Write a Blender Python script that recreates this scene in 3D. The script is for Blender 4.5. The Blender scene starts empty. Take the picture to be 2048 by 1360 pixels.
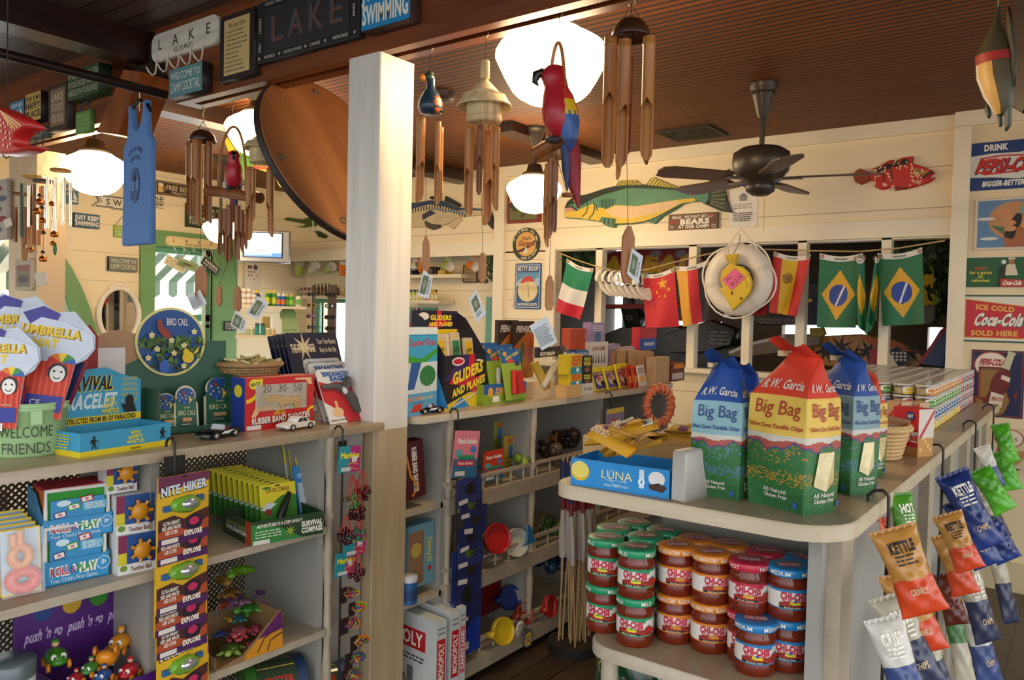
import bpy,math,random
from math import sin,cos,pi,radians,sqrt,atan2,floor
from mathutils import Matrix,Vector
random.seed(7)
SC=bpy.context.scene
COL=SC.collection
# ---------------------------------------------------------------- camera, light, exposure
H=1.44
FPX=1573.76
YAW,PIT,ROL=-0.634515,-0.0317734,0.0233436
_d=Vector((sin(YAW)*cos(PIT),cos(YAW)*cos(PIT),sin(PIT)))
_r=Vector((cos(YAW),-sin(YAW),0));_u=_r.cross(_d)
CR=cos(ROL)*_r+sin(ROL)*_u;CU=-sin(ROL)*_r+cos(ROL)*_u;CD=_d
cam=bpy.data.objects.new('camera',bpy.data.cameras.new('camera'));COL.objects.link(cam)
cam.data.sensor_width=36;cam.data.lens=FPX/2048*36;cam.data.clip_start=.02
cam.matrix_world=Matrix(((CR.x,CU.x,-CD.x,0),(CR.y,CU.y,-CD.y,0),(CR.z,CU.z,-CD.z,H),(0,0,0,1)))
SC.camera=cam
W=bpy.data.worlds.new('daylight');SC.world=W;W.use_nodes=True
_wn=W.node_tree;_wg=_wn.nodes['Background'];_wg.inputs[0].default_value=(.95,.97,1,1)
_wt=_wn.nodes.new('ShaderNodeTexCoord');_ws=_wn.nodes.new('ShaderNodeSeparateXYZ');_wm=_wn.nodes.new('ShaderNodeMapRange')
_wn.links.new(_wt.outputs['Generated'],_ws.inputs[0]);_wn.links.new(_ws.outputs[2],_wm.inputs[0])
for _i,_v in((1,-.35),(2,.35),(3,.35),(4,2.1)):_wm.inputs[_i].default_value=_v
_wx=_wn.nodes.new('ShaderNodeMapRange');_wn.links.new(_ws.outputs[0],_wx.inputs[0])
for _i,_v in((1,-1),(2,1),(3,.45),(4,1.55)):_wx.inputs[_i].default_value=_v
_wp=_wn.nodes.new('ShaderNodeMath');_wp.operation='MULTIPLY';_wn.links.new(_wm.outputs[0],_wp.inputs[0]);_wn.links.new(_wx.outputs[0],_wp.inputs[1]);_wn.links.new(_wp.outputs[0],_wg.inputs[1])
SC.view_settings.view_transform='Standard';SC.view_settings.look='None'
SC.view_settings.gamma=1;SC.view_settings.use_curve_mapping=False
SC.view_settings.exposure=0.5
def U(u,v,x=None,y=None,z=None,d=None):
 """the point of the place seen at photo pixel (u, v) on a plane of constant x, y, z or depth"""
 r=CD+CR*((u-1024)/FPX)-CU*((v-680)/FPX)
 if x is not None:t=x/r.x
 elif y is not None:t=y/r.y
 elif z is not None:t=(z-H)/r.z
 else:t=d
 return Vector((0,0,H))+r*t
# the planes of the place
XF=-1.885
HC=1.073
YW=5.1
ZC=2.63
XL=-6.63
# ---------------------------------------------------------------- materials
_mats={}
def lin(h):
 if isinstance(h,(tuple,list)):return tuple(h)[:3]
 h=h.lstrip('#')
 if len(h)==3:h=''.join(c*2 for c in h)
 c=[int(h[i:i+2],16)/255 for i in(0,2,4)]
 return tuple(x/12.92 if x<=.04045 else((x+.055)/1.055)**2.4 for x in c)
def C(h,r=.55,m=0,n=.10,em=0,sc=30):
 """plain procedural surface: colour with faint mottling"""
 k=(h if isinstance(h,str)else tuple(h),r,m,n,em,sc)
 if k in _mats:return _mats[k]
 mt=bpy.data.materials.new('surface');mt.use_nodes=True
 nt=mt.node_tree;b=nt.nodes['Principled BSDF']
 c=lin(h)
 b.inputs['Roughness'].default_value=r;b.inputs['Metallic'].default_value=m
 b.inputs['Base Color'].default_value=(*c,1)
 if n:
  tc=nt.nodes.new('ShaderNodeTexCoord');no=nt.nodes.new('ShaderNodeTexNoise')
  no.inputs['Scale'].default_value=sc;no.inputs['Detail'].default_value=3
  nt.links.new(tc.outputs['Object'],no.inputs['Vector'])
  mx=nt.nodes.new('ShaderNodeMix');mx.data_type='RGBA'
  mx.inputs[6].default_value=(*[x*(1-n)for x in c],1);mx.inputs[7].default_value=(*[min(1,x*(1+n))for x in c],1)
  nt.links.new(no.outputs[0],mx.inputs[0]);nt.links.new(mx.outputs[2],b.inputs['Base Color'])
 if em:
  b.inputs['Emission Color'].default_value=(*c,1);b.inputs['Emission Strength'].default_value=em
 _mats[k]=mt;return mt
def nodes(name):
 mt=bpy.data.materials.new(name);mt.use_nodes=True
 nt=mt.node_tree
 return mt,nt,nt.nodes['Principled BSDF'],(lambda t,**kw:_nn(nt,t,kw)),nt.links.new
def _nn(nt,t,kw):
 n=nt.nodes.new('ShaderNode'+t)
 for k,v in kw.items():setattr(n,k,v)
 return n
def board_mat(name,c0,c1,cg,pitch,axis,along,groove=.06,rough=.5,grain=.6,bump=.4,stretch=12):
 """boards of a given pitch across axis, grain streaks along the other axis"""
 mt,nt,b,N,L=nodes(name)
 tc=N('TexCoord');sp=N('SeparateXYZ');L(tc.outputs['Object'],sp.inputs[0])
 dv=N('Math',operation='DIVIDE');L(sp.outputs[axis],dv.inputs[0]);dv.inputs[1].default_value=pitch
 fr=N('Math',operation='FRACT');L(dv.outputs[0],fr.inputs[0])
 fl=N('Math',operation='FLOOR');L(dv.outputs[0],fl.inputs[0])
 pp=N('Math',operation='PINGPONG');L(fr.outputs[0],pp.inputs[0]);pp.inputs[1].default_value=.5
 gr=N('Math',operation='LESS_THAN');L(pp.outputs[0],gr.inputs[0]);gr.inputs[1].default_value=groove
 mp=N('Mapping');L(tc.outputs['Object'],mp.inputs[0])
 s=[stretch*2.5]*3;s[along]=stretch*.12
 mp.inputs['Scale'].default_value=s
 ad=N('VectorMath',operation='ADD');cb=N('CombineXYZ');m7=N('Math',operation='MULTIPLY')
 L(fl.outputs[0],m7.inputs[0]);m7.inputs[1].default_value=7.31
 L(m7.outputs[0],cb.inputs[along]);L(mp.outputs[0],ad.inputs[0]);L(cb.outputs[0],ad.inputs[1])
 no=N('TexNoise');L(ad.outputs[0],no.inputs[0]);no.inputs['Scale'].default_value=1;no.inputs['Detail'].default_value=5
 no.inputs['Roughness'].default_value=.65
 wn=N('TexWhiteNoise',noise_dimensions='1D');L(fl.outputs[0],wn.inputs[1])
 a1=N('Math',operation='MULTIPLY_ADD');L(wn.outputs[0],a1.inputs[0]);a1.inputs[1].default_value=(1-grain)
 ms=N('Math',operation='MULTIPLY');L(no.outputs[0],ms.inputs[0]);ms.inputs[1].default_value=grain
 L(ms.outputs[0],a1.inputs[2])
 mx=N('Mix',data_type='RGBA');L(a1.outputs[0],mx.inputs[0]);mx.inputs[6].default_value=(*lin(c0),1);mx.inputs[7].default_value=(*lin(c1),1)
 m2=N('Mix',data_type='RGBA');L(gr.outputs[0],m2.inputs[0]);L(mx.outputs[2],m2.inputs[6]);m2.inputs[7].default_value=(*lin(cg),1)
 L(m2.outputs[2],b.inputs['Base Color']);b.inputs['Roughness'].default_value=rough
 bp=N('Bump');bp.inputs['Strength'].default_value=bump;bp.inputs['Distance'].default_value=.004
 iv=N('Math',operation='SUBTRACT');iv.inputs[0].default_value=1;L(gr.outputs[0],iv.inputs[1])
 L(iv.outputs[0],bp.inputs['Height']);L(bp.outputs[0],b.inputs['Normal'])
 return mt
def wood(name,c0,c1,along=0,sc=4,rough=.45,coat=0):
 mt,nt,b,N,L=nodes(name)
 tc=N('TexCoord');mp=N('Mapping');L(tc.outputs['Object'],mp.inputs[0])
 s=[sc*8]*3;s[along]=sc*.7;mp.inputs['Scale'].default_value=s
 no=N('TexNoise');L(mp.outputs[0],no.inputs[0]);no.inputs['Scale'].default_value=1;no.inputs['Detail'].default_value=6;no.inputs['Roughness'].default_value=.6
 rp=N('ValToRGB');L(no.outputs[0],rp.inputs[0])
 rp.color_ramp.elements[0].position=.3;rp.color_ramp.elements[1].position=.7
 rp.color_ramp.elements[0].color=(*lin(c0),1);rp.color_ramp.elements[1].color=(*lin(c1),1)
 L(rp.outputs[0],b.inputs['Base Color']);b.inputs['Roughness'].default_value=rough;b.inputs['Coat Weight'].default_value=coat
 bp=N('Bump');bp.inputs['Strength'].default_value=.15;bp.inputs['Distance'].default_value=.002
 L(no.outputs[0],bp.inputs['Height']);L(bp.outputs[0],b.inputs['Normal'])
 return mt
def clear_mat(name,tint=(1,1,1),fac=.06,rough=.06):
 """thin clear film or pane: mostly see-through with a glossy sheen"""
 mt=bpy.data.materials.new(name);mt.use_nodes=True;nt=mt.node_tree
 for n in list(nt.nodes):
  if n.type=='BSDF_PRINCIPLED':nt.nodes.remove(n)
 out=[n for n in nt.nodes if n.type=='OUTPUT_MATERIAL'][0]
 t=nt.nodes.new('ShaderNodeBsdfTransparent');t.inputs[0].default_value=(*tint,1)
 g=nt.nodes.new('ShaderNodeBsdfGlossy');g.inputs['Roughness'].default_value=rough
 f=nt.nodes.new('ShaderNodeLayerWeight');f.inputs[0].default_value=.25
 no=nt.nodes.new('ShaderNodeTexNoise');no.inputs['Scale'].default_value=7
 bp=nt.nodes.new('ShaderNodeBump');bp.inputs['Strength'].default_value=.12 if 'pane' not in name else 0
 bp.inputs['Distance'].default_value=.01
 nt.links.new(no.outputs[0],bp.inputs['Height']);nt.links.new(bp.outputs[0],g.inputs['Normal'])
 ma=nt.nodes.new('ShaderNodeMath');ma.operation='MULTIPLY_ADD';nt.links.new(f.outputs[1],ma.inputs[0])
 ma.inputs[1].default_value=.4;ma.inputs[2].default_value=fac
 mx=nt.nodes.new('ShaderNodeMixShader');nt.links.new(ma.outputs[0],mx.inputs[0])
 nt.links.new(t.outputs[0],mx.inputs[1]);nt.links.new(g.outputs[0],mx.inputs[2]);nt.links.new(mx.outputs[0],out.inputs[0])
 return mt
CLEAR=clear_mat('clear_plastic');PANE=clear_mat('pane_glass',fac=.03)
# ---------------------------------------------------------------- lettering
_gl={}
_cu=bpy.data.curves.new('glyph','FONT');_go=bpy.data.objects.new('glyph',_cu);_cu.resolution_u=2
def _mesh(s,b):
 _cu.body=s;_cu.offset=b
 me=_go.to_mesh();v=[(p.co.x,p.co.y)for p in me.vertices];f=[tuple(p.vertices)for p in me.polygons]
 _go.to_mesh_clear();return v,f
_barw=None
def glyph(c,b):
 global _barw
 k=(c,b)
 if k in _gl:return _gl[k]
 if _barw is None:_barw=max(p[0]for p in _mesh('||',0)[0])-min(p[0]for p in _mesh('||',0)[0])
 w=[p[0]for p in _mesh('|'+c+'|',0)[0]]
 adv=max(w)-min(w)-_barw
 v,f=([],[])if c==' ' else _mesh(c,b)
 _gl[k]=(v,f,adv);return _gl[k]
CAPH=.682
def text_geo(s,h,w=None,bold=.02,shear=0,al='c',sp=0):
 vs,fs,x=[],[],0
 for c in s:
  v,f,a=glyph(c,bold);o=len(vs)
  vs+=[(p[0]+x,p[1])for p in v];fs+=[tuple(i+o for i in q)for q in f]
  x+=a+sp+bold
 if not vs:return[],[]
 k=h/CAPH;tw=x*k;kx=k if w is None else w/x
 if w is not None:tw=w
 ox=-tw/2 if al=='c' else(0 if al=='l' else-tw)
 return[(p[0]*kx+ox+shear*p[1]*k,p[1]*k-h/2)for p in vs],fs
class Art:
 """flat printed layers: x to the right, y up, later layers lie on top"""
 def __init__(s):s.L=[]
 def add(s,v,f,c):s.L.append((v,f,c));return s
 def rect(s,x0,y0,x1,y1,c):return s.add([(x0,y0),(x1,y0),(x1,y1),(x0,y1)],[(0,1,2,3)],c)
 def poly(s,p,c):return s.add(list(p),[tuple(range(len(p)))],c)
 def ell(s,x,y,rx,ry,c,n=20):return s.poly([(x+rx*cos(2*pi*i/n),y+ry*sin(2*pi*i/n))for i in range(n)],c)
 def star(s,x,y,r,c,n=5,k=.4,a=0):
  return s.poly([(x+(r if i%2==0 else r*k)*sin(a+pi*i/n),y+(r if i%2==0 else r*k)*cos(a+pi*i/n))for i in range(2*n)],c)
 def line(s,p,w,c):
  v,f=[],[]
  for i,(x,y)in enumerate(p):
   a,b2=p[max(0,i-1)],p[min(len(p)-1,i+1)]
   dx,dy=b2[0]-a[0],b2[1]-a[1];l=sqrt(dx*dx+dy*dy)or 1
   v+=[(x-dy/l*w/2,y+dx/l*w/2),(x+dy/l*w/2,y-dx/l*w/2)]
   if i:f.append((2*i-2,2*i-1,2*i+1,2*i))
  return s.add(v,f,c)
 def ring(s,x,y,rx,ry,w,c,n=32):return s.line([(x+rx*cos(2*pi*i/n),y+ry*sin(2*pi*i/n))for i in range(n+1)],w,c)
 def arc(s,x,y,rx,ry,a0,a1,w,c,n=16):return s.line([(x+rx*cos(radians(a0+(a1-a0)*i/n)),y+ry*sin(radians(a0+(a1-a0)*i/n)))for i in range(n+1)],w,c)
 def frame(s,x0,y0,x1,y1,w,c):
  return s.rect(x0,y0,x1,y0+w,c).rect(x0,y1-w,x1,y1,c).rect(x0,y0,x0+w,y1,c).rect(x1-w,y0,x1,y1,c)
 def text(s,t,x,y,h,c,w=None,bold=.02,shear=0,al='c',rot=0,sp=0,slope=0):
  v,f=text_geo(t,h,w,bold,shear,al,sp)
  if not f:return s
  if rot:v=[(p[0]*cos(rot)-p[1]*sin(rot),p[0]*sin(rot)+p[1]*cos(rot))for p in v]
  return s.add([(p[0]+x,p[1]+y+slope*p[0])for p in v],f,c)
 def arctext(s,t,x,y,r,a0,a1,h,c,bold=.02,inward=False):
  n=len(t)
  for i,ch in enumerate(t):
   a=radians(a0+(a1-a0)*(i+.5)/n)
   s.text(ch,x+r*cos(a),y+r*sin(a),h,c,bold=bold,rot=a-pi/2 if not inward else a+pi/2)
  return s
 def lines(s,x0,x1,y0,y1,n,c,seed=0):
  """rows of small print"""
  rr=random.Random(seed);st=(y1-y0)/n
  for i in range(n):
   y=y1-st*(i+.5);x=x0
   while x<x1-st:
    w=min(rr.uniform(.6,2.6)*st,x1-x);s.rect(x,y-st*.22,x+w,y+st*.22,c);x+=w+st*.45
  return s
 def bar(s,x0,y0,x1,y1):
  s.rect(x0,y0,x1,y1,'#f4f2ea');rr=random.Random(3);x=x0+(x1-x0)*.1
  while x<x1-(x1-x0)*.1:
   w=rr.choice((.02,.035,.05))*(x1-x0);s.rect(x,y0+(y1-y0)*.15,x+w,y1-(y1-y0)*.1,'#222');x+=w*rr.uniform(1.6,2.4)
  return s
 def put(s,o,dx=0,dy=0,k=1,rot=0):
  c0,s0=cos(rot)*k,sin(rot)*k
  for v,f,c in o.L:s.L.append(([(p[0]*c0-p[1]*s0+dx,p[0]*s0+p[1]*c0+dy)for p in v],f,c))
  return s
# ---------------------------------------------------------------- mesh builder
class MB:
 def __init__(s):s.v=[];s.f=[];s.fm=[];s.sm=[];s.m=[];s.T=None
 def mi(s,m):
  if isinstance(m,(str,tuple)):m=C(m)
  if m not in s.m:s.m.append(m)
  return s.m.index(m)
 def raw(s,vs,fs,m,smooth=False):
  o=len(s.v);k=s.mi(m)if not isinstance(m,list)else None
  if s.T is not None:vs=[s.T@Vector(p)for p in vs]
  s.v+=[tuple(p)for p in vs]
  for i,q in enumerate(fs):
   s.f.append(tuple(j+o for j in q));s.fm.append(k if k is not None else s.mi(m[i]));s.sm.append(smooth)
  return s
 def bx(s,x0,x1,y0,y1,z0,z1,m):
  vs=[(x,y,z)for z in(z0,z1)for y in(y0,y1)for x in(x0,x1)]
  return s.raw(vs,[(0,2,3,1),(4,5,7,6),(0,1,5,4),(2,6,7,3),(0,4,6,2),(1,3,7,5)],m)
 def rings(s,rs,m,closed=True,cap0=False,cap1=False,smooth=True):
  n=len(rs[0]);vs=[p for r in rs for p in r];fs=[]
  for i in range(len(rs)-1):
   for j in range(n if closed else n-1):
    k=(j+1)%n;fs.append((i*n+j,i*n+k,(i+1)*n+k,(i+1)*n+j))
  s.raw(vs,fs,m,smooth)
  if cap0:s.raw(rs[0],[tuple(range(n-1,-1,-1))],m)
  if cap1:s.raw(rs[-1],[tuple(range(n))],m)
  return s
 def lathe(s,pr,m,n=20,c=(0,0,0),cap=True,smooth=True):
  """profile of (radius, z) turned about the vertical"""
  rs=[[(c[0]+r*cos(2*pi*j/n),c[1]+r*sin(2*pi*j/n),c[2]+z)for j in range(n)]for r,z in pr]
  return s.rings(rs,m,True,cap and pr[0][0]>1e-4,cap and pr[-1][0]>1e-4,smooth)
 def cyl(s,p0,p1,r0,m,r1=None,n=10,cap=True):
  return s.tube([p0,p1],r0,m,n,r1,cap)
 def tube(s,pts,r,m,n=6,r1=None,cap=True,closed=False):
  P=[Vector(p)for p in pts];rs=[]
  N=len(P);up=None
  for i in range(N):
   d=(P[(i+1)%N]-P[i-1])if closed else(P[min(i+1,N-1)]-P[max(i-1,0)])
   if d.length<1e-9:d=Vector((0,0,1))
   d.normalize()
   if up is None:
    up=Vector((0,0,1))if abs(d.z)<.9 else Vector((1,0,0))
   a=d.cross(up)
   if a.length<1e-6:a=d.cross(Vector((1,.3,0)))
   a.normalize();b=a.cross(d);up=b
   rr=r[i]if isinstance(r,(list,tuple))else(r if r1 is None else r+(r1-r)*i/(N-1))
   rs.append([P[i]+a*(rr*cos(2*pi*j/n))+b*(rr*sin(2*pi*j/n))for j in range(n)])
  if closed:rs.append(rs[0])
  return s.rings(rs,m,True,cap and not closed,cap and not closed)
 def sph(s,c,r,m,n=14,k=9,rot=None):
  if not isinstance(r,(tuple,list)):r=(r,r,r)
  rs=[]
  for i in range(k+1):
   t=-pi/2+pi*i/k
   rg=[Vector((r[0]*cos(t)*cos(2*pi*j/n),r[1]*cos(t)*sin(2*pi*j/n),r[2]*sin(t)))for j in range(n)]
   if rot is not None:rg=[rot@p for p in rg]
   rs.append([Vector(c)+p for p in rg])
  return s.rings(rs,m)
 def prism(s,p,a,b,m,ms=None,bev=0,ax='y'):
  """polygon p=(x,z) pushed from y=a to y=b (a is the front, b behind); bev rounds the front rim"""
  ar=sum(p[i][0]*p[(i+1)%len(p)][1]-p[(i+1)%len(p)][0]*p[i][1]for i in range(len(p)))
  if ar<0:p=p[::-1]
  n=len(p);D=(lambda q,y:(q[0],y,q[1]))if ax=='y' else((lambda q,y:(q[0],q[1],y))if ax=='z' else(lambda q,y:(y,q[0],q[1])))
  fl=(ax=='x' and b<a)or(ax=='z' and b>a)or(ax=='y' and b<a)
  if bev:
   q=[]
   for i in range(n):
    a0,c0,b0=Vector(p[i-1]),Vector(p[i]),Vector(p[(i+1)%n])
    e=(c0-a0);g=(b0-c0)
    nn=Vector((-(e.y),e.x)).normalized()+Vector((-(g.y),g.x)).normalized()if e.length>1e-9 and g.length>1e-9 else Vector((0,0))
    if nn.length>1e-6:nn=nn.normalized()
    q.append(c0+nn*bev)
   sg=1 if b>a else-1
   R=[[D(t,a)for t in q],[D(t,a+bev*.9*sg)for t in p],[D(t,b)for t in p]]
  else:R=[[D(t,a)for t in p],[D(t,b)for t in p]]
  vs=[t for r in R for t in r];fs=[]
  for i in range(len(R)-1):
   for j in range(n):
    k=(j+1)%n;fs.append((i*n+j,(i+1)*n+j,(i+1)*n+k,i*n+k))
  s.raw(vs,fs,ms or m,bool(bev));s.raw(R[0],[tuple(range(n))],m);s.raw(R[-1],[tuple(range(n-1,-1,-1))],ms or m)
  return s
 def grid(s,fn,nu,nv,m,smooth=True,wrap=False):
  """fn(a, b) with a, b in 0..1; m may be a function giving a colour per cell"""
  vs=[fn(i/nu,j/nv)for j in range(nv+1)for i in range(nu+1)];fs=[];ms=[]
  for j in range(nv):
   for i in range(nu):
    o=j*(nu+1)+i;fs.append((o,o+1,o+nu+2,o+nu+1))
    if callable(m):ms.append(m((i+.5)/nu,(j+.5)/nv))
  return s.raw(vs,fs,ms if callable(m)else m,smooth)
 def art(s,A,fn,dz=.00018,st=.0004):
  """fn(x, y, off) places each printed layer on its surface"""
  for i,(v,f,c)in enumerate(A.L):
   o=st+dz*i;s.raw([fn(p[0],p[1],o)for p in v],f,c)
  return s
 def front(s,A,y=0,x=0,z=0):return s.art(A,lambda a,b,o:(a+x,y-o,b+z))
 def back(s,A,y=0,x=0,z=0):return s.art(A,lambda a,b,o:(x-a,y+o,b+z))
 def right(s,A,x=0,y=0,z=0):return s.art(A,lambda a,b,o:(x+o,a+y,b+z))
 def left(s,A,x=0,y=0,z=0):return s.art(A,lambda a,b,o:(x-o,y-a,b+z))
 def up(s,A,z=0,x=0,y=0):return s.art(A,lambda a,b,o:(a+x,b+y,z+o))
 def wrap(s,A,r,z=0,x=0,y=0):
  B=Art();st=r*.22
  for v,f,c in A.L:
   q=[p[0]for p in v]
   if max(q)-min(q)<st*1.5 or len(f)>12:B.add(v,f,c);continue
   V,F=[],[]
   for g in f:
    P=[v[i]for i in g];a=floor(min(p[0]for p in P)/st)*st
    while a<max(p[0]for p in P):
     K=P
     for lim,sg in((a,1),(a+st,-1)):
      o=[]
      for i in range(len(K)):
       p,n=K[i],K[(i+1)%len(K)];d,e=(p[0]-lim)*sg,(n[0]-lim)*sg
       if d>=0:o.append(p)
       if d*e<0:o.append((lim,p[1]+(n[1]-p[1])*d/(d-e)))
      K=o
      if not K:break
     if len(K)>2:F.append(tuple(range(len(V),len(V)+len(K))));V+=K
     a+=st
   B.add(V,F,c)
  return s.art(B,lambda a,b,o:(x+(r+o)*sin(a/r),y-(r+o)*cos(a/r),z+b))
 def mesh(s,name):
  me=bpy.data.meshes.new(name);me.from_pydata(s.v,[],s.f)
  for m in s.m:me.materials.append(m if not isinstance(m,(str,tuple))else C(m))
  me.polygons.foreach_set('material_index',s.fm);me.polygons.foreach_set('use_smooth',s.sm);me.update()
  return me
def tag(o,label=None,cat=None,group=None,kind=None):
 if label:o['label']=label
 if cat:o['category']=cat
 if group:o['group']=group
 if kind:o['kind']=kind
 return o
def rotv(r):return(0,0,r)if isinstance(r,(int,float))else tuple(r)
def thing(name,label,cat,loc=(0,0,0),rot=0,group=None):
 o=bpy.data.objects.new(name,None);COL.objects.link(o);o.location=loc;o.rotation_euler=rotv(rot);o.empty_display_size=.05
 return tag(o,label,cat,group)
def part(name,mb,parent,label=None,loc=(0,0,0),rot=0):
 o=bpy.data.objects.new(name,mb.mesh(name)if isinstance(mb,MB)else mb);COL.objects.link(o);o.parent=parent;o.location=loc;o.rotation_euler=rotv(rot)
 _kids.setdefault(parent.name,[]).append(o)
 return tag(o,label)
_kids={}
def solo(name,mb,label,cat,loc=(0,0,0),rot=0,group=None,kind=None):
 o=bpy.data.objects.new(name,mb.mesh(name)if isinstance(mb,MB)else mb);COL.objects.link(o);o.location=loc;o.rotation_euler=rotv(rot)
 return tag(o,label,cat,group,kind)
def struct(name,mb,label=None):
 o=bpy.data.objects.new(name,mb.mesh(name));COL.objects.link(o);o['kind']='structure'
 if label:o['label']=label
 return o
def dup(root,loc=None,rot=None,label=None,group=None):
 def cp(o,par):
  c=o.copy();COL.objects.link(c)
  if par is not None:c.parent=par;_kids.setdefault(par.name,[]).append(c)
  for k in _kids.get(o.name,[])[:]:cp(k,c)
  return c
 r=cp(root,None)
 if loc is not None:r.location=loc
 if rot is not None:r.rotation_euler=rotv(rot)
 if label:r['label']=label
 if group:r['group']=group
 return r
RX=pi/2
# ================================================================ the setting
M_floor=board_mat('floor_planks','#2e2418','#574838','#1a140e',.12,0,1,.03,.35,.75,.15)
M_bead=board_mat('bead_board','#5e2902','#8e4e08','#261001',.045,1,0,.16,.62,.7,.6)
M_front=board_mat('ceiling_boards','#3d2c24','#6f5a4e','#1b1310',.085,1,0,.045,.4,.7,.5)
M_ship=board_mat('shiplap','#e8d6b0','#efdfbd','#96845f',.235,2,0,.008,.5,.6,.3)
M_shipL=board_mat('shiplap_left','#e6d3ac','#eedfbe','#a08d69',.235,2,1,.006,.5,.6,.3)
M_cream=C('#dfcca6',.5,0,.05,0,8);M_trim=C('#ecdfc2',.45,0,.04,0,10)
M_white=wood('white_paint','#d2ccc0','#e4ded2',2,3,.45)
M_green=C('#6f9a63',.4,0,.05,0,9);M_teal=C('#5d9c80',.4,0,.06,0,9)
M_beam=wood('stained_beam','#5a2a10','#8c4a20',0,2.2,.4)
M_dark=wood('dark_beam','#20100a','#35190e',1,2.5,.35)
M_sky=C('#f4fbff',1,0,0,3.2)
m=MB().bx(-9,3.5,-2,7.6,-.06,0,M_floor);struct('floor',m)
m=MB().bx(-9,3.5,1.84,7.6,ZC,ZC+.05,M_bead);struct('ceiling',m)
m=MB().bx(-7.5,3.5,-1.2,1.84,ZC,ZC+.05,M_front);struct('ceiling_porch',m)
# left wall with an arched window and a sash window
def strips(f,x,y0,y1,iv,m,th=.12):
 """iv(y) -> list of solid (z0, z1) intervals at y; wall runs along y at constant x, thickness away from the room"""
 pass
yc,zc=2.3,.6
def arch(a,b,n=24):return[(yc-a*cos(pi*i/n),zc+b*sin(pi*i/n))for i in range(n+1)]
wy0,wy1,wz0,wz1=3.69,4.26,.75,1.97
m=MB();N=24;A=arch(.85,1.5)
for i in range(N):
 (ya,za),(yb,zb)=A[i],A[i+1]
 m.raw([(XL,ya,za),(XL,yb,zb),(XL,yb,ZC),(XL,ya,ZC),(XL-.12,ya,za),(XL-.12,yb,zb)],[(3,2,1,0),(0,1,5,4)],M_shipL)
m.bx(XL-.12,XL,-2,yc-.85,0,ZC,M_shipL);m.bx(XL-.12,XL,yc-.85,yc+.85,0,zc,M_shipL)
m.bx(XL-.12,XL,yc+.85,wy0,0,ZC,M_shipL);m.bx(XL-.12,XL,wy0,wy1,0,wz0,M_shipL);m.bx(XL-.12,XL,wy0,wy1,wz1,ZC,M_shipL)
m.bx(XL-.12,XL,wy1,YW+.3,0,ZC,M_shipL)
struct('wall_left',m)
def archtrim(a0,b0,a1,b1,x0,x1,mt):
 m=MB();P,Q=arch(a0,b0),arch(a1,b1)
 m.rings([[(x0,*p)for p in P],[(x1,*p)for p in P],[(x1,*p)for p in Q],[(x0,*p)for p in Q]],mt,closed=False,smooth=False)
 return m
w1=struct('window_1',archtrim(.97,1.62,.83,1.48,XL-.05,XL+.03,M_green))
m=archtrim(.83,1.48,.79,1.44,XL-.1,XL-.02,C('#b9dcc8',.4));part('window_frame',m,w1)
m=MB().raw([(XL-.06,*p)for p in arch(.8,1.45)],[tuple(range(25))],PANE);part('pane',m,w1)
m=MB()
g=MB()
g.bx(XL-.02,XL+.03,wy0-.13,wy0,wz0,wz1,M_green);g.bx(XL-.02,XL+.03,wy1,wy1+.25,wz0,wz1,M_green)
g.bx(XL-.02,XL+.03,wy0-.13,wy1+.25,wz1,wz1+.14,M_green);g.bx(XL-.02,XL+.05,wy0-.13,wy1+.25,wz0-.05,wz0,M_green)
w2=struct('window_2',g)
m=MB();zm=1.33
for a,b,c,d in((wy0,wy0+.03,wz0,wz1),(wy1-.05,wy1,wz0,wz1),(wy0,wy1,wz1-.05,wz1),(wy0,wy1,zm-.015,zm+.045),(wy0,wy1,zm-.075,zm-.05),(wy0,wy1,wz0,wz0+.04)):
 m.bx(XL-.07,XL-.03,a,b,c,d,M_teal)
m.bx(XL-.1,XL-.02,wy1-.09,wy1-.05,wz0,wz1,C('#cfe6d6'))
part('window_sash',m,w2)
m=MB().raw([(XL-.05,wy0,wz0),(XL-.05,wy1,wz0),(XL-.05,wy1,wz1),(XL-.05,wy0,wz1)],[(0,1,2,3)],PANE);part('pane',m,w2)
# daylight outside the left wall: bright open yard and a striped awning
m=MB().bx(XL-3.1,XL-3,-2,8,-.5,4.5,M_sky);struct('sky_outside',m)
m=MB();n=28
for i in range(n):
 a,b=2.6+i*.1,2.6+(i+1)*.1;mt=C('#5d7468')if i%2 else C('#f2f4ee')
 m.raw([(XL-.5,a,2.25),(XL-.5,b,2.25),(XL-1.5,b,1.72),(XL-1.5,a,1.72),(XL-1.5,b,1.57),(XL-1.5,(a+b)/2,1.54),(XL-1.5,a,1.57)],[(0,1,2,3),(3,2,4,5,6)],mt)
solo('awning',m,'green and white striped awning outside the left window','awning')
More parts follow.
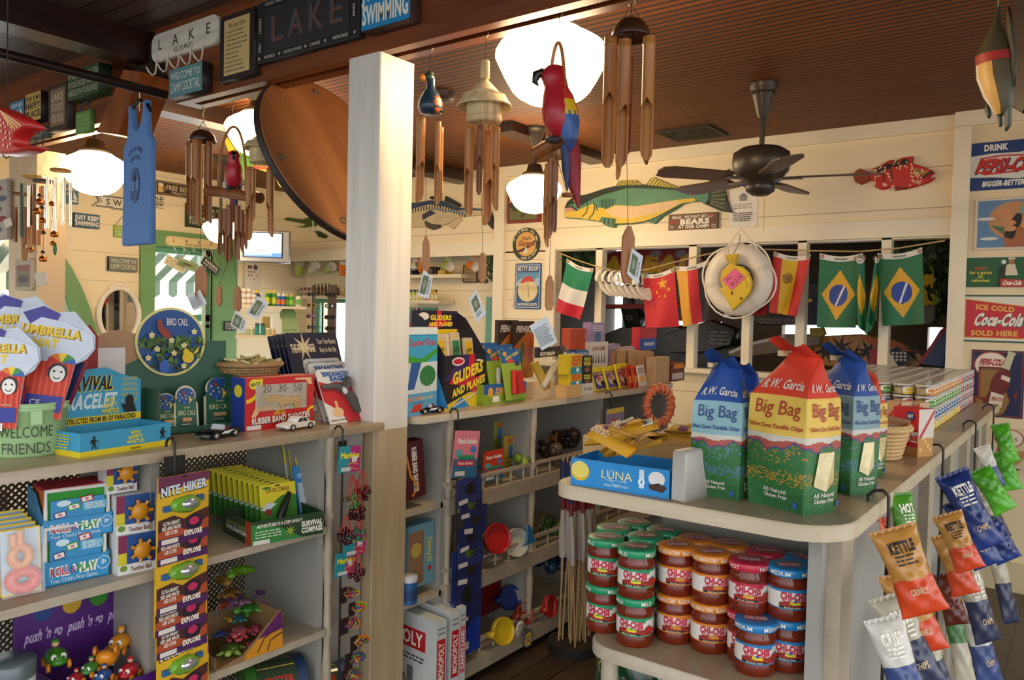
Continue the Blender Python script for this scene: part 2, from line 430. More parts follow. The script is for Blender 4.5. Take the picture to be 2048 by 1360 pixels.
# back wall: boarded band above, trim, openings with mullions, pilasters
B=MB()
B.bx(XL-.1,-.65,YW,YW+.1,1.94,ZC,M_ship)
B.bx(-3.91,-3.36,YW,YW+.1,0,1.95,M_ship)
B.bx(-3.36,-.65,YW,YW+.1,0,1.1,M_ship)
struct('wall_back_right',MB().bx(-.66,3.5,YW-.05,YW+.1,0,ZC,C('#e6d2a8',.5,0,.05,0,6)))
struct('wall_back',B)
T=MB()
T.bx(XL,-.66,YW-.025,YW,2.548,ZC,M_trim);T.bx(-.66,3.5,YW-.075,YW-.05,2.548,ZC,M_trim)
struct('trim_1',T)
T=MB();T.bx(XL,-3.94,YW-.03,YW,1.925,2.035,M_trim);T.bx(-3.34,-.66,YW-.028,YW,1.95,2.052,M_trim);struct('trim_2',T)
T=MB();T.bx(-3.94,-3.84,YW-.03,YW,.0,2.55,M_trim);T.bx(-3.43,-3.34,YW-.03,YW,0,2.0,M_trim);T.bx(-.66,-.575,YW-.075,YW-.05,0,2.55,M_trim)
struct('trim_3',T)
T=MB();T.bx(-3.36,-.66,YW-.06,YW+.08,1.075,1.105,M_trim);struct('window_sill',T)
for a,b in((-2.996,-2.94),(-2.256,-2.2),(-1.868,-1.814),(-1.52,-1.465),(-1.03,-.975)):
 struct('mullion',MB().bx(a,b,YW,YW+.07,1.1,1.96,M_trim))
struct('baseboard_back',MB().bx(-.66,3.5,YW-.07,YW-.05,0,.16,C('#d3bf95')))
# side room behind the openings
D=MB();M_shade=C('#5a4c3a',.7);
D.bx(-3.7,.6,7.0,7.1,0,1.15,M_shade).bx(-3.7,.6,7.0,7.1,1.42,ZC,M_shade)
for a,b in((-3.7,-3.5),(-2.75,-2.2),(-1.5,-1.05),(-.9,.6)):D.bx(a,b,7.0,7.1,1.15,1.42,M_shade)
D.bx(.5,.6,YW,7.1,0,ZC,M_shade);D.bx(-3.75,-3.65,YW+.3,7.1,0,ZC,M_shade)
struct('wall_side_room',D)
struct('sky_behind',MB().bx(-4,1,7.6,7.65,0,3,M_sky))
# recessed wall on the left of the pier with green trimmed windows
yb=5.36
D=MB()
wins=((-6.38,-5.3,.55,1.52),(-5.14,-4.86,.9,1.42),(-4.14,-3.98,.95,1.52))
xs=-6.75
for a,b,c,d in wins:
 D.bx(xs,a,yb,yb+.1,0,ZC,M_ship);D.bx(a,b,yb,yb+.1,0,c,M_ship);D.bx(a,b,yb,yb+.1,d,ZC,M_ship);xs=b
D.bx(xs,-3.8,yb,yb+.1,0,ZC,M_ship)
struct('wall_recess',D)
struct('sky_beyond',MB().bx(-8.5,-3.6,6.6,6.65,0,3,M_sky))
for k,(a,b,c,d)in enumerate(wins):
 g=MB();w=.07
 g.bx(a-w,a,yb-.03,yb+.02,c-w,d+w,M_teal).bx(b,b+w,yb-.03,yb+.02,c-w,d+w,M_teal).bx(a,b,yb-.03,yb+.02,d,d+w,M_teal).bx(a,b,yb-.03,yb+.02,c-w,c,M_teal)
 g.bx((a+b)/2-.015,(a+b)/2+.015,yb,yb+.03,c,d,M_teal)if k==0 else None
 o=struct('window_%d'%(k+3),g)
 part('pane',MB().raw([(a,yb+.04,c),(b,yb+.04,c),(b,yb+.04,d),(a,yb+.04,d)],[(0,1,2,3)],PANE),o)
# beam over the counter, with its post and braces
by0,by1,bz0=1.83,1.94,2.292
m=MB();m.bx(-3.05,1.2,by0,by0+.04,bz0,ZC,M_beam).bx(-3.05,1.2,by1-.04,by1,bz0,ZC,M_beam).bx(-3.05,1.2,by0+.04,by1-.04,bz0+.035,ZC,M_beam)
m.prism([(-3.05,ZC),(-3.05,bz0),(-3.12,bz0),(-3.3,ZC)],by0,by1,M_beam)
struct('beam',m)
m=MB();m.bx(-6.5,-3.66,by0,by0+.04,bz0,ZC,M_beam).bx(-6.5,-3.66,by1-.04,by1,bz0,ZC,M_beam).bx(-6.5,-3.66,by0+.04,by1-.04,bz0+.035,ZC,M_beam)
m.bx(-3.66,-3.2,by0+.06,by1,bz0+.16,ZC,M_dark)
struct('beam_left',m)
a,b,c,d=U(252,140,y=by0-.03),U(286,145,y=by0-.03),U(240,270,y=by0-.03),U(198,265,y=by0-.03)
struct('brace',MB().prism([(p.x,p.z)for p in(a,b,c,d)],by0-.04,by1,wood('brace_wood','#7a3a12','#a3581f',2,2)))
m=MB();px0,px1=-2.058,-1.905
m.prism([(px0,1.83),(px0+.004,1.826),(px1-.004,1.826),(px1,1.83),(px1,1.985),(px0,1.985)],HC-.03,bz0,M_white,ax='z')
m.prism([(px0,1.831),(px0+.004,1.827),(px1-.004,1.827),(px1,1.831),(px1,1.985),(px0,1.985)],0,HC-.03,wood('tan_paint','#a8926f','#b9a481',2,3,.45),ax='z')
struct('post',m)
# rafter under the porch ceiling and the pipe the shirt hangs from
m=MB();r0,r1=U(0,40,z=2.5),U(275,112,z=2.5)
m.bx(-3.48,-3.34,-.5,by0,2.5,ZC,M_dark);struct('rafter',m)
struct('rafter_back',MB().bx(-4.35,-4.2,by1,YW,2.53,ZC,M_dark));struct('rafter_right',MB().bx(-3.05,-2.9,3.9,YW,2.57,ZC,M_dark))
# ================================================================ lamps, fan, things hung from the beam
def mpp(p):return(Vector(p)-Vector((0,0,H))).dot(CD)/FPX
M_shade_glow=bpy.data.materials.new('lit_glass_shade');M_shade_glow.use_nodes=True
_b=M_shade_glow.node_tree.nodes['Principled BSDF'];_b.inputs['Base Color'].default_value=(1,.93,.8,1)
_b.inputs['Emission Color'].default_value=(1,.74,.42,1);_b.inputs['Emission Strength'].default_value=22
M_bronze=C('#4a4238',.4,.5);M_brass=C('#8a7a4c',.35,.6)
def lamp(u,v,d,r,label,hs=1.0):
 p=U(u,v,d=d);t=thing('ceiling_lamp',label,'lamp',(p.x,p.y,p.z),0,'schoolhouse lamps under the wooden ceiling')
 h=r*.70
 pr=[(r*q,r*z)for q,z in((.42,.63),(.52,.61),(.58,.56),(.75,.47),(.92,.36),(1,.22),(1,.13),(.95,.02),(.84,-.2),(.70,-.43),(.6,-.53),(.42,-.63),(.2,-.69),(.002,-.7))]
 part('glass_shade',MB().lathe(pr,M_shade_glow,32),t)
 part('fitter',MB().lathe([(r*.45,h*.9),(r*.47,h*.98),(r*.42,h*1.08),(r*.3,h*1.15),(r*.24,h*1.5),(r*.2,h*1.52)],M_bronze,24),t)
 top=ZC-p.z
 if top>h*1.6:part('stem',MB().cyl((0,0,h*1.5),(0,0,top-.02),.012,M_bronze),t)
 part('canopy',MB().lathe([(.02,top-.12),(.03,top-.09),(.055,top-.05),(.06,top-.02),(.075,top-.015),(.075,top)],M_bronze,20),t)
 return t
lamp(1103,132,2.6,.186,'large lit schoolhouse lamp directly behind the beam, between two bamboo chimes')
lamp(517,268,4.3,.178,'lit schoolhouse lamp half hidden by the big round wooden disc')
lamp(190,346,4.6,.182,'lit schoolhouse lamp left of the blue tank top')
lamp(1068,388,5.0,.176,'lit pendant lamp on a long stem beside the big striped bass carving')
lamp(441,462,6.2,.135,'small far lamp glowing behind the parrot chime above the green window')
# ceiling fan
p=U(1522,335,y=3.95)
f=thing('ceiling_fan','dark bronze ceiling fan turning under the boards near the back wall','fan',p)
top=ZC-p.z;k=mpp(p)
part('motor_housing',MB().lathe([(.02,.1),(.10,.095),(.138,.07),(.142,.02),(.135,-.02),(.11,-.05),(.07,-.075),(.055,-.085)],M_bronze,32),f)
m=MB().lathe([(.065,-.075),(.075,-.09),(.07,-.12),(.04,-.14),(.001,-.145)],C('#3f3a34',.35,.4),24);part('switch_cup',m,f)
part('downrod',MB().cyl((0,0,.09),(0,0,top-.1),.013,M_bronze),f)
part('canopy',MB().lathe([(.02,top-.17),(.03,top-.15),(.055,top-.06),(.06,top-.05),(.052,top-.045),(.068,top-.03),(.07,top)],M_bronze,24),f)
for i in range(5):
 a=.25+i*2*pi/5;m=MB();m.T=Matrix.Rotation(a,4,'Z')
 m.bx(.10,.2,-.02,.02,-.065,-.055,M_bronze)
 m.T=Matrix.Rotation(a,4,'Z')@Matrix.Translation((0,0,-.055))@Matrix.Rotation(radians(10),4,'X')
 m.prism([(.17,-.05),(.2,-.06),(.5,-.07),(.55,-.05),(.56,0),(.55,.05),(.5,.07),(.2,.06),(.17,.05)],-.005,.005,wood('fan_blade_wood','#3a2412','#5a3a20',0,3),ax='z')
 part('blade',m,f)
part('pull_chain',MB().cyl((.03,-.02,-.13),(.03,-.02,-.32),.002,M_brass,n=5),f)
# ceiling vent and smoke alarm
a,b,c,d=[U(*q,z=ZC)for q in((1320,262),(1413,250),(1450,267),(1355,280))]
m=MB();vx0,vx1,vy0,vy1=(a.x+d.x)/2,(b.x+c.x)/2,(a.y+b.y)/2,(c.y+d.y)/2
m.bx(vx0,vx1,vy0,vy1,-.004,0,'#15120e');
for i in range(9):y=vy0+(vy1-vy0)*(i+.5)/9;m.bx(vx0,vx1,y-.006,y+.006,-.012,-.004,'#2b251d')
for i in range(14):x=vx0+(vx1-vx0)*(i+.5)/14;m.bx(x-.005,x+.005,vy0,vy1,-.012,-.004,'#2b251d')
for q in((vx0-.02,vx1+.02,vy0-.02,vy0),(vx0-.02,vx1+.02,vy1,vy1+.02),(vx0-.02,vx0,vy0,vy1),(vx1,vx1+.02,vy0,vy1)):m.bx(*q,-.014,0,'#241e17')
solo('ceiling_vent',m,'black slotted ceiling vent left of the ceiling fan','vent',(0,0,ZC))
p=U(882,186,z=ZC);solo('smoke_alarm',MB().lathe([(.001,-.045),(.06,-.045),(.075,-.03),(.08,0)],C('#4a3a30'),24),'round brown smoke alarm on the ceiling behind the duck chime','alarm',p)
# ---------------------------------------------------------------- bamboo chimes
M_bam=wood('bamboo','#8a4c1a','#c4863e',2,2.2,.42,.05);M_bam2=wood('bamboo_dark','#6a3612','#9c5e28',2,2.2,.42,.05);M_bin=C('#5e3c20',.6)
M_str=C('#241a12',.8);M_coco=wood('coconut','#2a1609','#54301a',2,4,.3,.4);M_thatch=wood('thatch','#b59a68','#e3d0a0',2,9,.75)
M_wire=C('#b9a884',.3,.8)
def bamboo(x,y,z0,z1,r,nz,mt,ang=0,lean=(0,0)):
 """closed round tube above nz, below it an open channel cut on a slant"""
 m=MB();n=14;sh=lambda z:(lean[0]*(z0-z),lean[1]*(z0-z))
 def ring(z,rr,a0=0,a1=2*pi,k=n,e=True):
  dx,dy=sh(z);return[(x+dx+rr*cos(a0+(a1-a0)*j/(k if not e else k-1)),y+dy+rr*sin(a0+(a1-a0)*j/(k if not e else k-1)),z)for j in range(k)]
 full=lambda z,rr:ring(z,rr,k=n,e=False)
 L=z0-z1;nd=z0-.06*L
 zs=[(z0,r),(nd+.004,r),(nd,r*1.1),(nd-.004,r)]
 m.rings([full(z,q)for z,q in zs]+[full(nz+.02,r),full(nz,r*.99)],mt,True,True,False)
 m.rings([full(z0,r*.75),full(z0-.01,r*.75)],M_bin,True,False,True)
 st=[]
 for q,w in((0,pi),(.012,pi*.82),(.022,pi*.6),(.03,pi*.52)):
  st.append((nz-q,w))
 e=z1;st+=[(e+.03,pi*.5),(e+.012,pi*.34),(e,pi*.12)]
 o=[ring(z,r,ang+2.2-w,ang+2.2+w)for z,w in st];i_=[ring(z,r*.72,ang+2.2-w,ang+2.2+w)for z,w in st]
 m.rings(o,mt,False);m.rings([c[::-1]for c in i_],M_bin if mt is None else mt,False)
 for s in(0,-1):m.rings([[c[s]for c in o],[c[s]for c in i_]],mt,False,smooth=False)
 m.rings([o[-1],i_[-1]],mt,False,smooth=False)
 return m
class Cords:
 def __init__(s,t):s.t=t
 def cyl(s,*a,**k):part('cord',MB().cyl(*a,**k),s.t)
def chime(name,label,u,vh,yp,tubes,mt=M_bam,top=None,sail=None,card=None,clap=None,dz=0):
 """tubes: (u, v_top, v_bottom, radius px, side) in the plane y = yp"""
 base=U(u,vh,y=yp);k=mpp(base);loc=lambda uu,vv:U(uu,vv,y=yp)-base
 t=thing(name,label,'wind chime',base,0,'wind chimes hanging along the beam')
 hk=MB();hk.tube([(0,0,.0),(0,0,.012),(.008,0,.02),(.01,0,.03),(0,0,.036),(-.008,0,.03)],.0018,M_wire,5)
 hk.tube([(0,0,0),(.008,0,-.008),(.01,0,-.018),(0,0,-.026),(-.009,0,-.018)],.0018,M_wire,5)
 part('hook',hk,t)
 rr=random.Random(int(u));sm=Cords(t);tops=[]
 for i,q in enumerate(tubes):
  a=loc(q[0],q[1]);b=loc(q[0],q[2]);yo=q[4]if len(q)>4 else rr.uniform(-.02,.02)
  nz=a.z-(a.z-b.z)*rr.uniform(.42,.52)
  part('bamboo_tube',bamboo(a.x,yo,a.z,b.z,q[3]*k,nz,mt if i%2 else M_bam2 if rr.random()<.35 else mt,rr.uniform(-.7,.7)),t)
  sm.cyl((a.x,yo,a.z),(a.x*.8,yo*.7,a.z+.035),.001,M_str,n=4);tops.append(a)
 if top:top(t,(lambda uu,vv:loc(uu or u,vv)),k,sm)
 if clap:
  c=loc(*clap);part('clapper',MB().lathe([(.001,.006),(.016,.005),(.017,0),(.016,-.005),(.001,-.006)],M_bam2,16,c),t)
  sm.cyl((c.x,0,c.z),(0,0,c.z+.12),.001,M_str,n=4)
 if sail:
  su,v0,v1,w,an=sail;a=loc(su,v0);b=loc(su,v1);L=a.z-b.z;hw=w*k/2;ht=max(hw,.012)
  m=MB();m.T=Matrix.Translation(((a.x+b.x)/2,0,(a.z+b.z)/2))@Matrix.Rotation(an,4,'Z')
  m.prism([(-ht*.35,L/2),(ht*.35,L/2),(ht,L*.3),(ht*1.05,-L*.35),(ht*.6,-L/2),(-ht*.6,-L/2),(-ht*1.05,-L*.35),(-ht,L*.3)],-.004,.004,M_bam,bev=.002)
  part('wooden_sail',m,t)
  part('sail_cord',MB().cyl((a.x,0,a.z),(tops[0].x*.3,0,min(q.z for q in tops)-.02),.0009,M_str,n=4),t)
 if card:
  pts,ph=card;P=[loc(*q)for q in pts];m=MB()
  m.raw([(q.x,-.012,q.z)for q in P]+[(q.x,-.0105,q.z)for q in P],[(0,1,2,3),(7,6,5,4),(0,4,5,1),(1,5,6,2),(2,6,7,3),(3,7,4,0)],C('#dfe3e4',.3))
  c=sum(P,Vector())/4;ex,ez=P[1]-P[0],P[0]-P[3]
  A=Art();
  if ph:A.rect(-.36,-.15,.36,.36,'#8f8a70').rect(-.34,-.13,.34,.34,'#6d7a58').ell(0,.1,.2,.14,'#9aa08a');A.lines(-.3,.3,-.38,-.22,2,'#6a6a6a')
  else:A.lines(-.38,.38,-.4,.3,9,'#8c949a',2)
  m.art(A,lambda x,y,o:(c.x+ex.x*x+ez.x*y,-.012-o,c.z+ex.z*x+ez.z*y));part('card',m,t)
 return t
def coco(v0,v1,hw):
 def f(t,loc,k,sm):
  a,b=loc(0,v0).z,loc(0,v1).z;r=hw*k;m=MB();h=a-b
  m.lathe([(.001,a),(r*.35,a-h*.05),(r*.66,a-h*.24),(r*.88,a-h*.55),(r,b),(r*.97,b-.003),(r*.85,a-h*.58),(r*.6,a-h*.3),(.001,a-h*.14)],M_coco,28);part('coconut_cap',m,t)
  for i in range(4):an=i*pi/2+.4;sm.cyl((0,0,-.02),(r*.93*cos(an),r*.93*sin(an),b+.006),.0009,M_str,n=4)
 return f
def hut(vs0,vs1,vr,hwr,vb,hwb):
 def f(t,loc,k,sm):
  z=lambda v:loc(0,v).z
  a,b,c,e=z(vs0),z(vs1),z(vr),z(vb);r,q=hwr*k,hwb*k
  part('straw_peak',MB().lathe([(.012*1,a),(.014,a-.006),(.015,b+.004),(.011,b)],M_thatch,12),t)
  m=MB().lathe([(.008,b),(r*.55,b-(b-c)*.5),(r*.56,b-(b-c)*.56),(r*.78,b-(b-c)*.62),(r*.8,b-(b-c)*.7),(r,c),(r*.97,c-.004),(r*.6,b-(b-c)*.7),(.01,b-.01)],M_thatch,40,smooth=False);part('thatched_roof',m,t)
  m=MB().lathe([(q*1.02,c+(b-c)*.3),(q,c-(c-e)*.55),(q*.98,c-(c-e)*.6),(q*1.02,c-(c-e)*.62),(q*1.02,e+.008),(q*.95,e),(.001,e+.004)],M_thatch,28);part('straw_body',m,t)
  sm.cyl((0,0,-.02),(0,0,a),.001,M_str,n=4)
 return f
def parrot_body(m_at,sc,body,wing,side):
 """small carved parrot standing at m_at, face towards -y when side is 0, else turned"""
 X=Matrix.Translation(m_at)@Matrix.Rotation(side,4,'Z')@Matrix.Scale(sc,4);out=[]
 m=MB();m.T=X
 rs=[]
 for z,r,y in((-.42,.10,.12),(-.35,.2,.08),(-.15,.27,.03),(.05,.27,0),(.25,.23,-.03),(.38,.18,-.06),(.5,.19,-.1),(.6,.19,-.12),(.7,.13,-.1),(.74,.02,-.08)):
  rs.append([(r*cos(a),y+r*1.05*sin(a),z)for a in[2*pi*j/16 for j in range(16)]])
 m.rings(rs,body,True,True,True);out.append(('body',m))
 m=MB();m.T=X;m.sph((0,-.2,.56),(.15,.1,.13),'#ece6d8');
 m.sph((.09,-.27,.6),.025,'#141414',8,6);m.sph((-.09,-.27,.6),.025,'#141414',8,6);out.append(('face',m))
 m=MB();m.T=X;m.tube([(0,-.26,.62),(0,-.38,.57),(0,-.4,.46),(0,-.34,.4)],[.07,.075,.05,.01],C('#17130f',.3),8);out.append(('beak',m))
 for s in(1,-1):
  m=MB();m.T=X
  m.grid(lambda a,b:(s*(.2+.09*sin(pi*b)*sin(pi*a)-.02*b),.04+.2*(a-.45)*sin(pi*b)**.6*1.6+.12*b,.34-b*.95),10,16,lambda a,b:'#c8322a' if b<.16 else('#d9b81e' if b<.42+.05*sin(a*20)else(wing if b<.8 else '#24407c')))
  m.grid(lambda a,b:(s*(.16-.02*b),.04+.2*(.55-a)*sin(pi*b)**.6*1.6+.12*b,.34-b*.95),6,10,wing)
  out.append(('wing',m))
 m=MB();m.T=X;m.tube([(0,.15,-.3),(0,.22,-.7),(0,.25,-1.1),(0,.33,-1.45)],[.13,.13,.1,.02],'#8c1f2c',8);m.tube([(.06,.1,-.5),(.06,.12,-.9),(.05,.14,-1.2)],[.09,.07,.01],'#2d3f6a',6)
 out.append(('tail',m))
 m=MB();m.T=X
 for s in(1,-1):m.sph((s*.12,-.1,-.44),(.1,.14,.06),'#3a3230',8,6)
 out.append(('foot',m));return out
def hoop(top,l,r,per0,per1,pr,bird,bsc,side,wingc):
 def f(t,loc,k,sm):
  T,Lp,Rp=loc(*top),loc(*l),loc(*r);pts=[]
  for i in range(21):
   a=pi*i/20;cx=(Lp.x+Rp.x)/2;bz=Lp.z+(Rp.z-Lp.z)*i/20
   pts.append((cx-(Rp.x-Lp.x)/2*cos(a),.012*cos(a),bz+(T.z-bz)*sin(a)**.8))
  part('cane_hoop',MB().tube(pts,.0055,M_bam,8),t)
  a,b=loc(*per0),loc(*per1);m=MB();R=pr*k
  A,B_=Vector((a.x,0,a.z)),Vector((b.x,0,b.z))
  m.tube([A,B_],R,M_bam2,16,cap=False);m.tube([B_,A],R*.72,M_bin,16)
  d=(B_-A).normalized()
  m.tube([A,A+d*.001],R,M_bam2,16);m.tube([B_-d*.001,B_],R,M_bam2,16);m.tube([A-d*.0005,A-d*.0012],R*.7,M_bin,12);m.tube([B_+d*.0005,B_+d*.0012],R*.7,M_bin,12)
  part('perch',m,t)
  for nm,mb in parrot_body(loc(*bird),bsc,C('#b3202c',.3),C('#2a62a8',.3),side):part(nm,mb,t)
  sm.cyl((0,0,-.02),T,.001,M_str,n=4)
 return f
yp=1.9
chime('bamboo_chime','coconut topped bamboo chime, leftmost on the long beam beside the blue tank top',406,232,yp,[(382,284,432,8),(407,281,452,10.5,-.03),(425,285,447,6.5),(398,290,440,7,.04)],M_bam,coco(259,282,26),(402,532,600,22,.9),([(378,592),(405,580),(419,608),(392,622)],0),(393,346))
chime('parrot_chime','red parrot on cane hoop chime above the television, facing the camera',465,222,yp,[(441,425,510,4.6,0),(451,418,516,5.4,0),(464,411,525,6.4,-.01),(475,411,520,6,0),(484,420,505,4.5,0),(492,428,498,3.8,0)],M_bam2,hoop((463,254),(431,384),(497,390),(416,381),(520,396),11,(468,349),.128,.95,0),(475,573,622,15,.8),([(497,628),(520,592),(543,606),(520,640)],1))
chime('hut_chime','thatched hut bamboo chime in front of the television, left of the round disc',527,200,yp,[(508,336,481,7.5,-.02),(522,340,442,5,-.035),(530,342,466,6.5,.03),(541,336,474,7.5,0)],M_bam,hut(237,265,297,40,327,26),(438,572,612,8,.5),([(466,650),(476,620),(495,640),(494,668)],1))
def duck(t,loc,k,sm):
 c=loc(861,205);q=k
 part('body',MB().lathe([(.001,-24*q),(20*q,-23*q),(25*q,-12*q),(24*q,2*q),(17*q,18*q),(10*q,26*q),(8.5*q,40*q),(9*q,46*q)],C('#20384a',.25),24,c).sph((c.x-4*q,-.002,c.z+50*q),(11*q,13*q,10*q),C('#1f3a28',.3)),t)
 part('beak',MB().sph((c.x-8*q,-11*q,c.z+47*q),(6*q,12*q,7*q),C('#d9852a',.35),10,7),t)
 part('wing',MB().sph((c.x+18*q,0,c.z-6*q),(7*q,15*q,18*q),C('#c9582a',.35),10,7),t)
 part('tail',MB().tube([(c.x+10*q,.01,c.z-14*q),(c.x+30*q,.012,c.z-22*q)],[7*q,1*q],C('#24452f',.35),8),t)
 part('crest',MB().sph((c.x-2*q,0,c.z+57*q),(7*q,8*q,6*q),C('#26351f'),8,6),t)
 sm.cyl((0,0,-.02),(c.x-2*q,0,c.z+40*q),.001,M_str,n=4)
chime('duck_chime','painted wooden duck bamboo chime right of the white post',861,88,yp,[(838,255,395,5.5,.01),(851,238,406,9,-.02),(864,255,385,5,.035),(873,252,398,6.5,.02),(881,245,410,6,-.01)],M_bam,duck,(852,472,545,10,.6),([(840,590),(852,540),(870,555),(862,598)],1))
chime('hut_chime','thatched hut bamboo chime between the duck chime and the big lamp',972,58,yp,[(948,250,431,9.5,-.02),(964,258,447,10,.035),(975,255,392,6,-.035),(993,254,420,7.5,0)],M_bam,hut(121,158,212,56,246,35),(965,505,566,11,.9),([(942,598),(957,579),(976,628),(958,646)],1))
chime('parrot_chime','red and blue parrot on cane hoop chime in front of the big lamp',1119,18,yp,[(1089,338,450,5,.01),(1096,328,494,6,.0),(1104,326,472,6,-.01),(1112,320,478,7,-.02),(1122,325,466,6.5,-.03),(1092,332,405,5,.03)],M_bam,hoop((1122,84),(1090,280),(1133,262),(1071,308),(1141,268),14.5,(1120,226),.185,-.9,0),(1099,551,621,11,.9),([(1063,652),(1098,632),(1119,684),(1088,701)],0),(1135,390))
chime('bamboo_chime','large coconut topped bamboo chime right of the big lamp, rightmost on the beam',1264,-6,yp,[(1229,79,335,13,-.02),(1222,120,352,6,.06),(1245,105,300,8,.04),(1266,90,338,12.5,-.045),(1281,100,322,7,.045),(1299,74,318,12.5,0)],M_bam,coco(35,74,40),(1256,452,566,26,.8),([(1258,548),(1268,497),(1290,513),(1280,570)],1))
# ================================================================ signs and hangings
def rect_on(q,y=None,x=None):
 P=[U(*c,y=y,x=x)for c in q];h=(lambda p:p.x)if x is None else(lambda p:p.y)
 a,b=(h(P[0])+h(P[3]))/2,(h(P[1])+h(P[2]))/2;t,o=(P[0].z+P[1].z)/2,(P[2].z+P[3].z)/2
 return a,b,o,t
def board(name,label,cat,q,th,base,art,y=None,x=None,edge=None,group=None,rnd=0,bev=.002,gap=0.001):
 """flat board hung on a wall: q = its corners TL TR BR BL in the photo; art(A, w, h)"""
 if y is not None:a,b,o,t=rect_on(q,y=y-th);loc=((a+b)/2,y-gap,(o+t)/2);rot=0
 else:a,b,o,t=rect_on(q,x=x+th);loc=(x+gap,(a+b)/2,(o+t)/2);rot=RX
 w,h=b-a,t-o;m=MB()
 if rnd:
  r=rnd*min(w,h)/2;p=[]
  for cx,cy,a0 in((w/2-r,h/2-r,0),(-w/2+r,h/2-r,90),(-w/2+r,-h/2+r,180),(w/2-r,-h/2+r,270)):
   for i in range(7):an=radians(a0+15*i);p.append((cx+r*cos(an),cy+r*sin(an)))
 else:p=[(-w/2,-h/2),(w/2,-h/2),(w/2,h/2),(-w/2,h/2)]
 m.prism(p,-th,0,base,edge,bev)
 A=Art();art(A,w,h);m.front(A,-th)
 return solo(name,m,label,cat,loc,rot,group),w,h
TW='#efe9d8'
def hooks(o,w,h,n,mt,yb=-.012,sz=1.0,x0=None,x1=None,zt=None):
 x0=-w*.42 if x0 is None else x0;x1=w*.42 if x1 is None else x1;zt=-h*.25 if zt is None else zt
 for i in range(n):
  x=x0+(x1-x0)*i/(n-1);k=sz
  m=MB().tube([(x,yb,zt),(x,yb-.003,zt-.05*k),(x,yb-.008,zt-.072*k),(x,yb-.02,zt-.08*k),(x-.004*k,yb-.032,zt-.07*k),(x-.012*k,yb-.036,zt-.055*k),(x-.018*k,yb-.034,zt-.052*k)],.0032*k,mt,8)
  part('hook',m,o)
yB=by0
M_wht=wood('white_board','#c9c2b2','#ece5d4',0,5,.6)
def a_lake(A,w,h):
 for i,c in enumerate('LAKE'):A.text(c,w*(-.36+.24*i),h*.08,h*.36,'#4a4438',bold=.01,slope=0)
 A.text('GEAR',0,-h*.28,h*.17,'#4a4438',w=w*.3,bold=.0)
o,w,h=board('hook_board','white rounded LAKE GEAR hook board on the beam, left end','sign',((303,75),(436,22),(438,78),(303,132)),.02,M_wht,a_lake,y=yB,rnd=.7)
hooks(o,w,h,5,C('#ddd6c6',.35),-.022,1.15,-w*.4,w*.3)
def a_txt(rows,c=TW,mx=.88,pad=.1,bold=.02,shear=0):
 """rows of (text, relative height) filling a panel"""
 def f(A,w,h):
  tot=sum(r[1]for r in rows);y=h/2-h*pad;H_=h*(1-2*pad)
  for r in rows:
   rh=H_*r[1]/tot;hh=rh*.72;cc=r[2]if len(r)>2 else c
   tw=max(p[0]for p in text_geo(r[0],hh,None,bold)[0])*2 if r[0].strip()else 0
   if r[0].strip():A.text(r[0],0,y-rh/2,hh,cc,w=min(tw,w*mx)if len(r)<4 else w*mx,bold=bold,shear=shear)
   y-=rh
 return f
def a_bord(f,c,k=.03,ins=.03):
 def g(A,w,h):
  q=min(w,h);A.frame(-w/2+q*ins,-h/2+q*ins,w/2-q*ins,h/2-q*ins,q*k,c);f(A,w,h)
 return g
board('sign_block','teal block sign WELCOME TO CAMP COCKTAIL on the beam under the white hook board','sign',((337,150),(405,113),(405,172),(340,205)),.045,'#5f8f93',a_txt([('WELCOME TO',.42,TW,1),('CAMP COCKTAIL',.58,TW,1)],bold=.0),y=yB,edge='#241c18')
def a_rules(A,w,h):
 A.rect(-w*.37,-h*.42,w*.37,h*.42,'#d0b377');A.text('My Lake Rules',0,h*.33,h*.06,'#3a2a18',w=w*.5,bold=0,shear=.2);A.rect(-w*.2,h*.285,w*.2,h*.29,'#3a2a18')
 for i,s in enumerate(('1. Bask in the sunshine.','2. Feel the cool breezes.','3. Take pleasure in the day.','4. Enjoy the summer nights.','5. Savor the fresh air.','6. Discover time.','7. Encourage fun.','8. Listen to the trees.','9. Look at the blue sky.','10. Relish each moment.')):
  A.text(s,-w*.33,h*(.235-.066*i),h*.034,'#3a2a18',al='l',bold=0,shear=.15)
board('framed_print','dark framed tan list My Lake Rules on the beam','picture',((440,42),(508,6),(510,145),(440,168)),.03,'#231815',a_rules,y=yB)
def a_black(A,w,h):
 A.frame(-w/2,-h/2,w/2,h/2,h*.012,'#4a4a46');A.frame(-w*.42,-h*.36,w*.42,h*.36,h*.012,'#3a3a38');A.rect(-w*.41,-h*.35,w*.41,h*.35,'#2b2725')
 for i,c in enumerate('LAKE'):
  A.text(c,w*(-.29+.195*i)-.004,.003,h*.42,'#1b4658',bold=.02,w=w*.15);A.text(c,w*(-.29+.195*i),0,h*.42,'#6a4337',bold=-.005,w=w*.145)
 for s,x in(('FRIENDS',-.36),('GOOD FOOD',-.12),('CANOE',.1),('MEMORIES',.34)):A.text(s,w*x,-h*.43,h*.05,'#cfcabc',bold=.005)
 for x in(-.255,.01,.2,-.47,.47):A.star(w*x,-h*.43,h*.035,'#cfcabc')
 for s,x in(('GOOD TIMES',-.32),('HIKE',0),('FAMILY',.3)):A.text(s,w*x,h*.43,h*.05,'#cfcabc',bold=.005)
 A.text('SWIM',w*.46,-h*.1,h*.05,'#cfcabc',rot=-pi/2);A.text('LAUGH',-w*.46,h*.1,h*.05,'#cfcabc',rot=pi/2);A.text('FISH',-w*.46,-h*.26,h*.05,'#cfcabc',rot=pi/2)
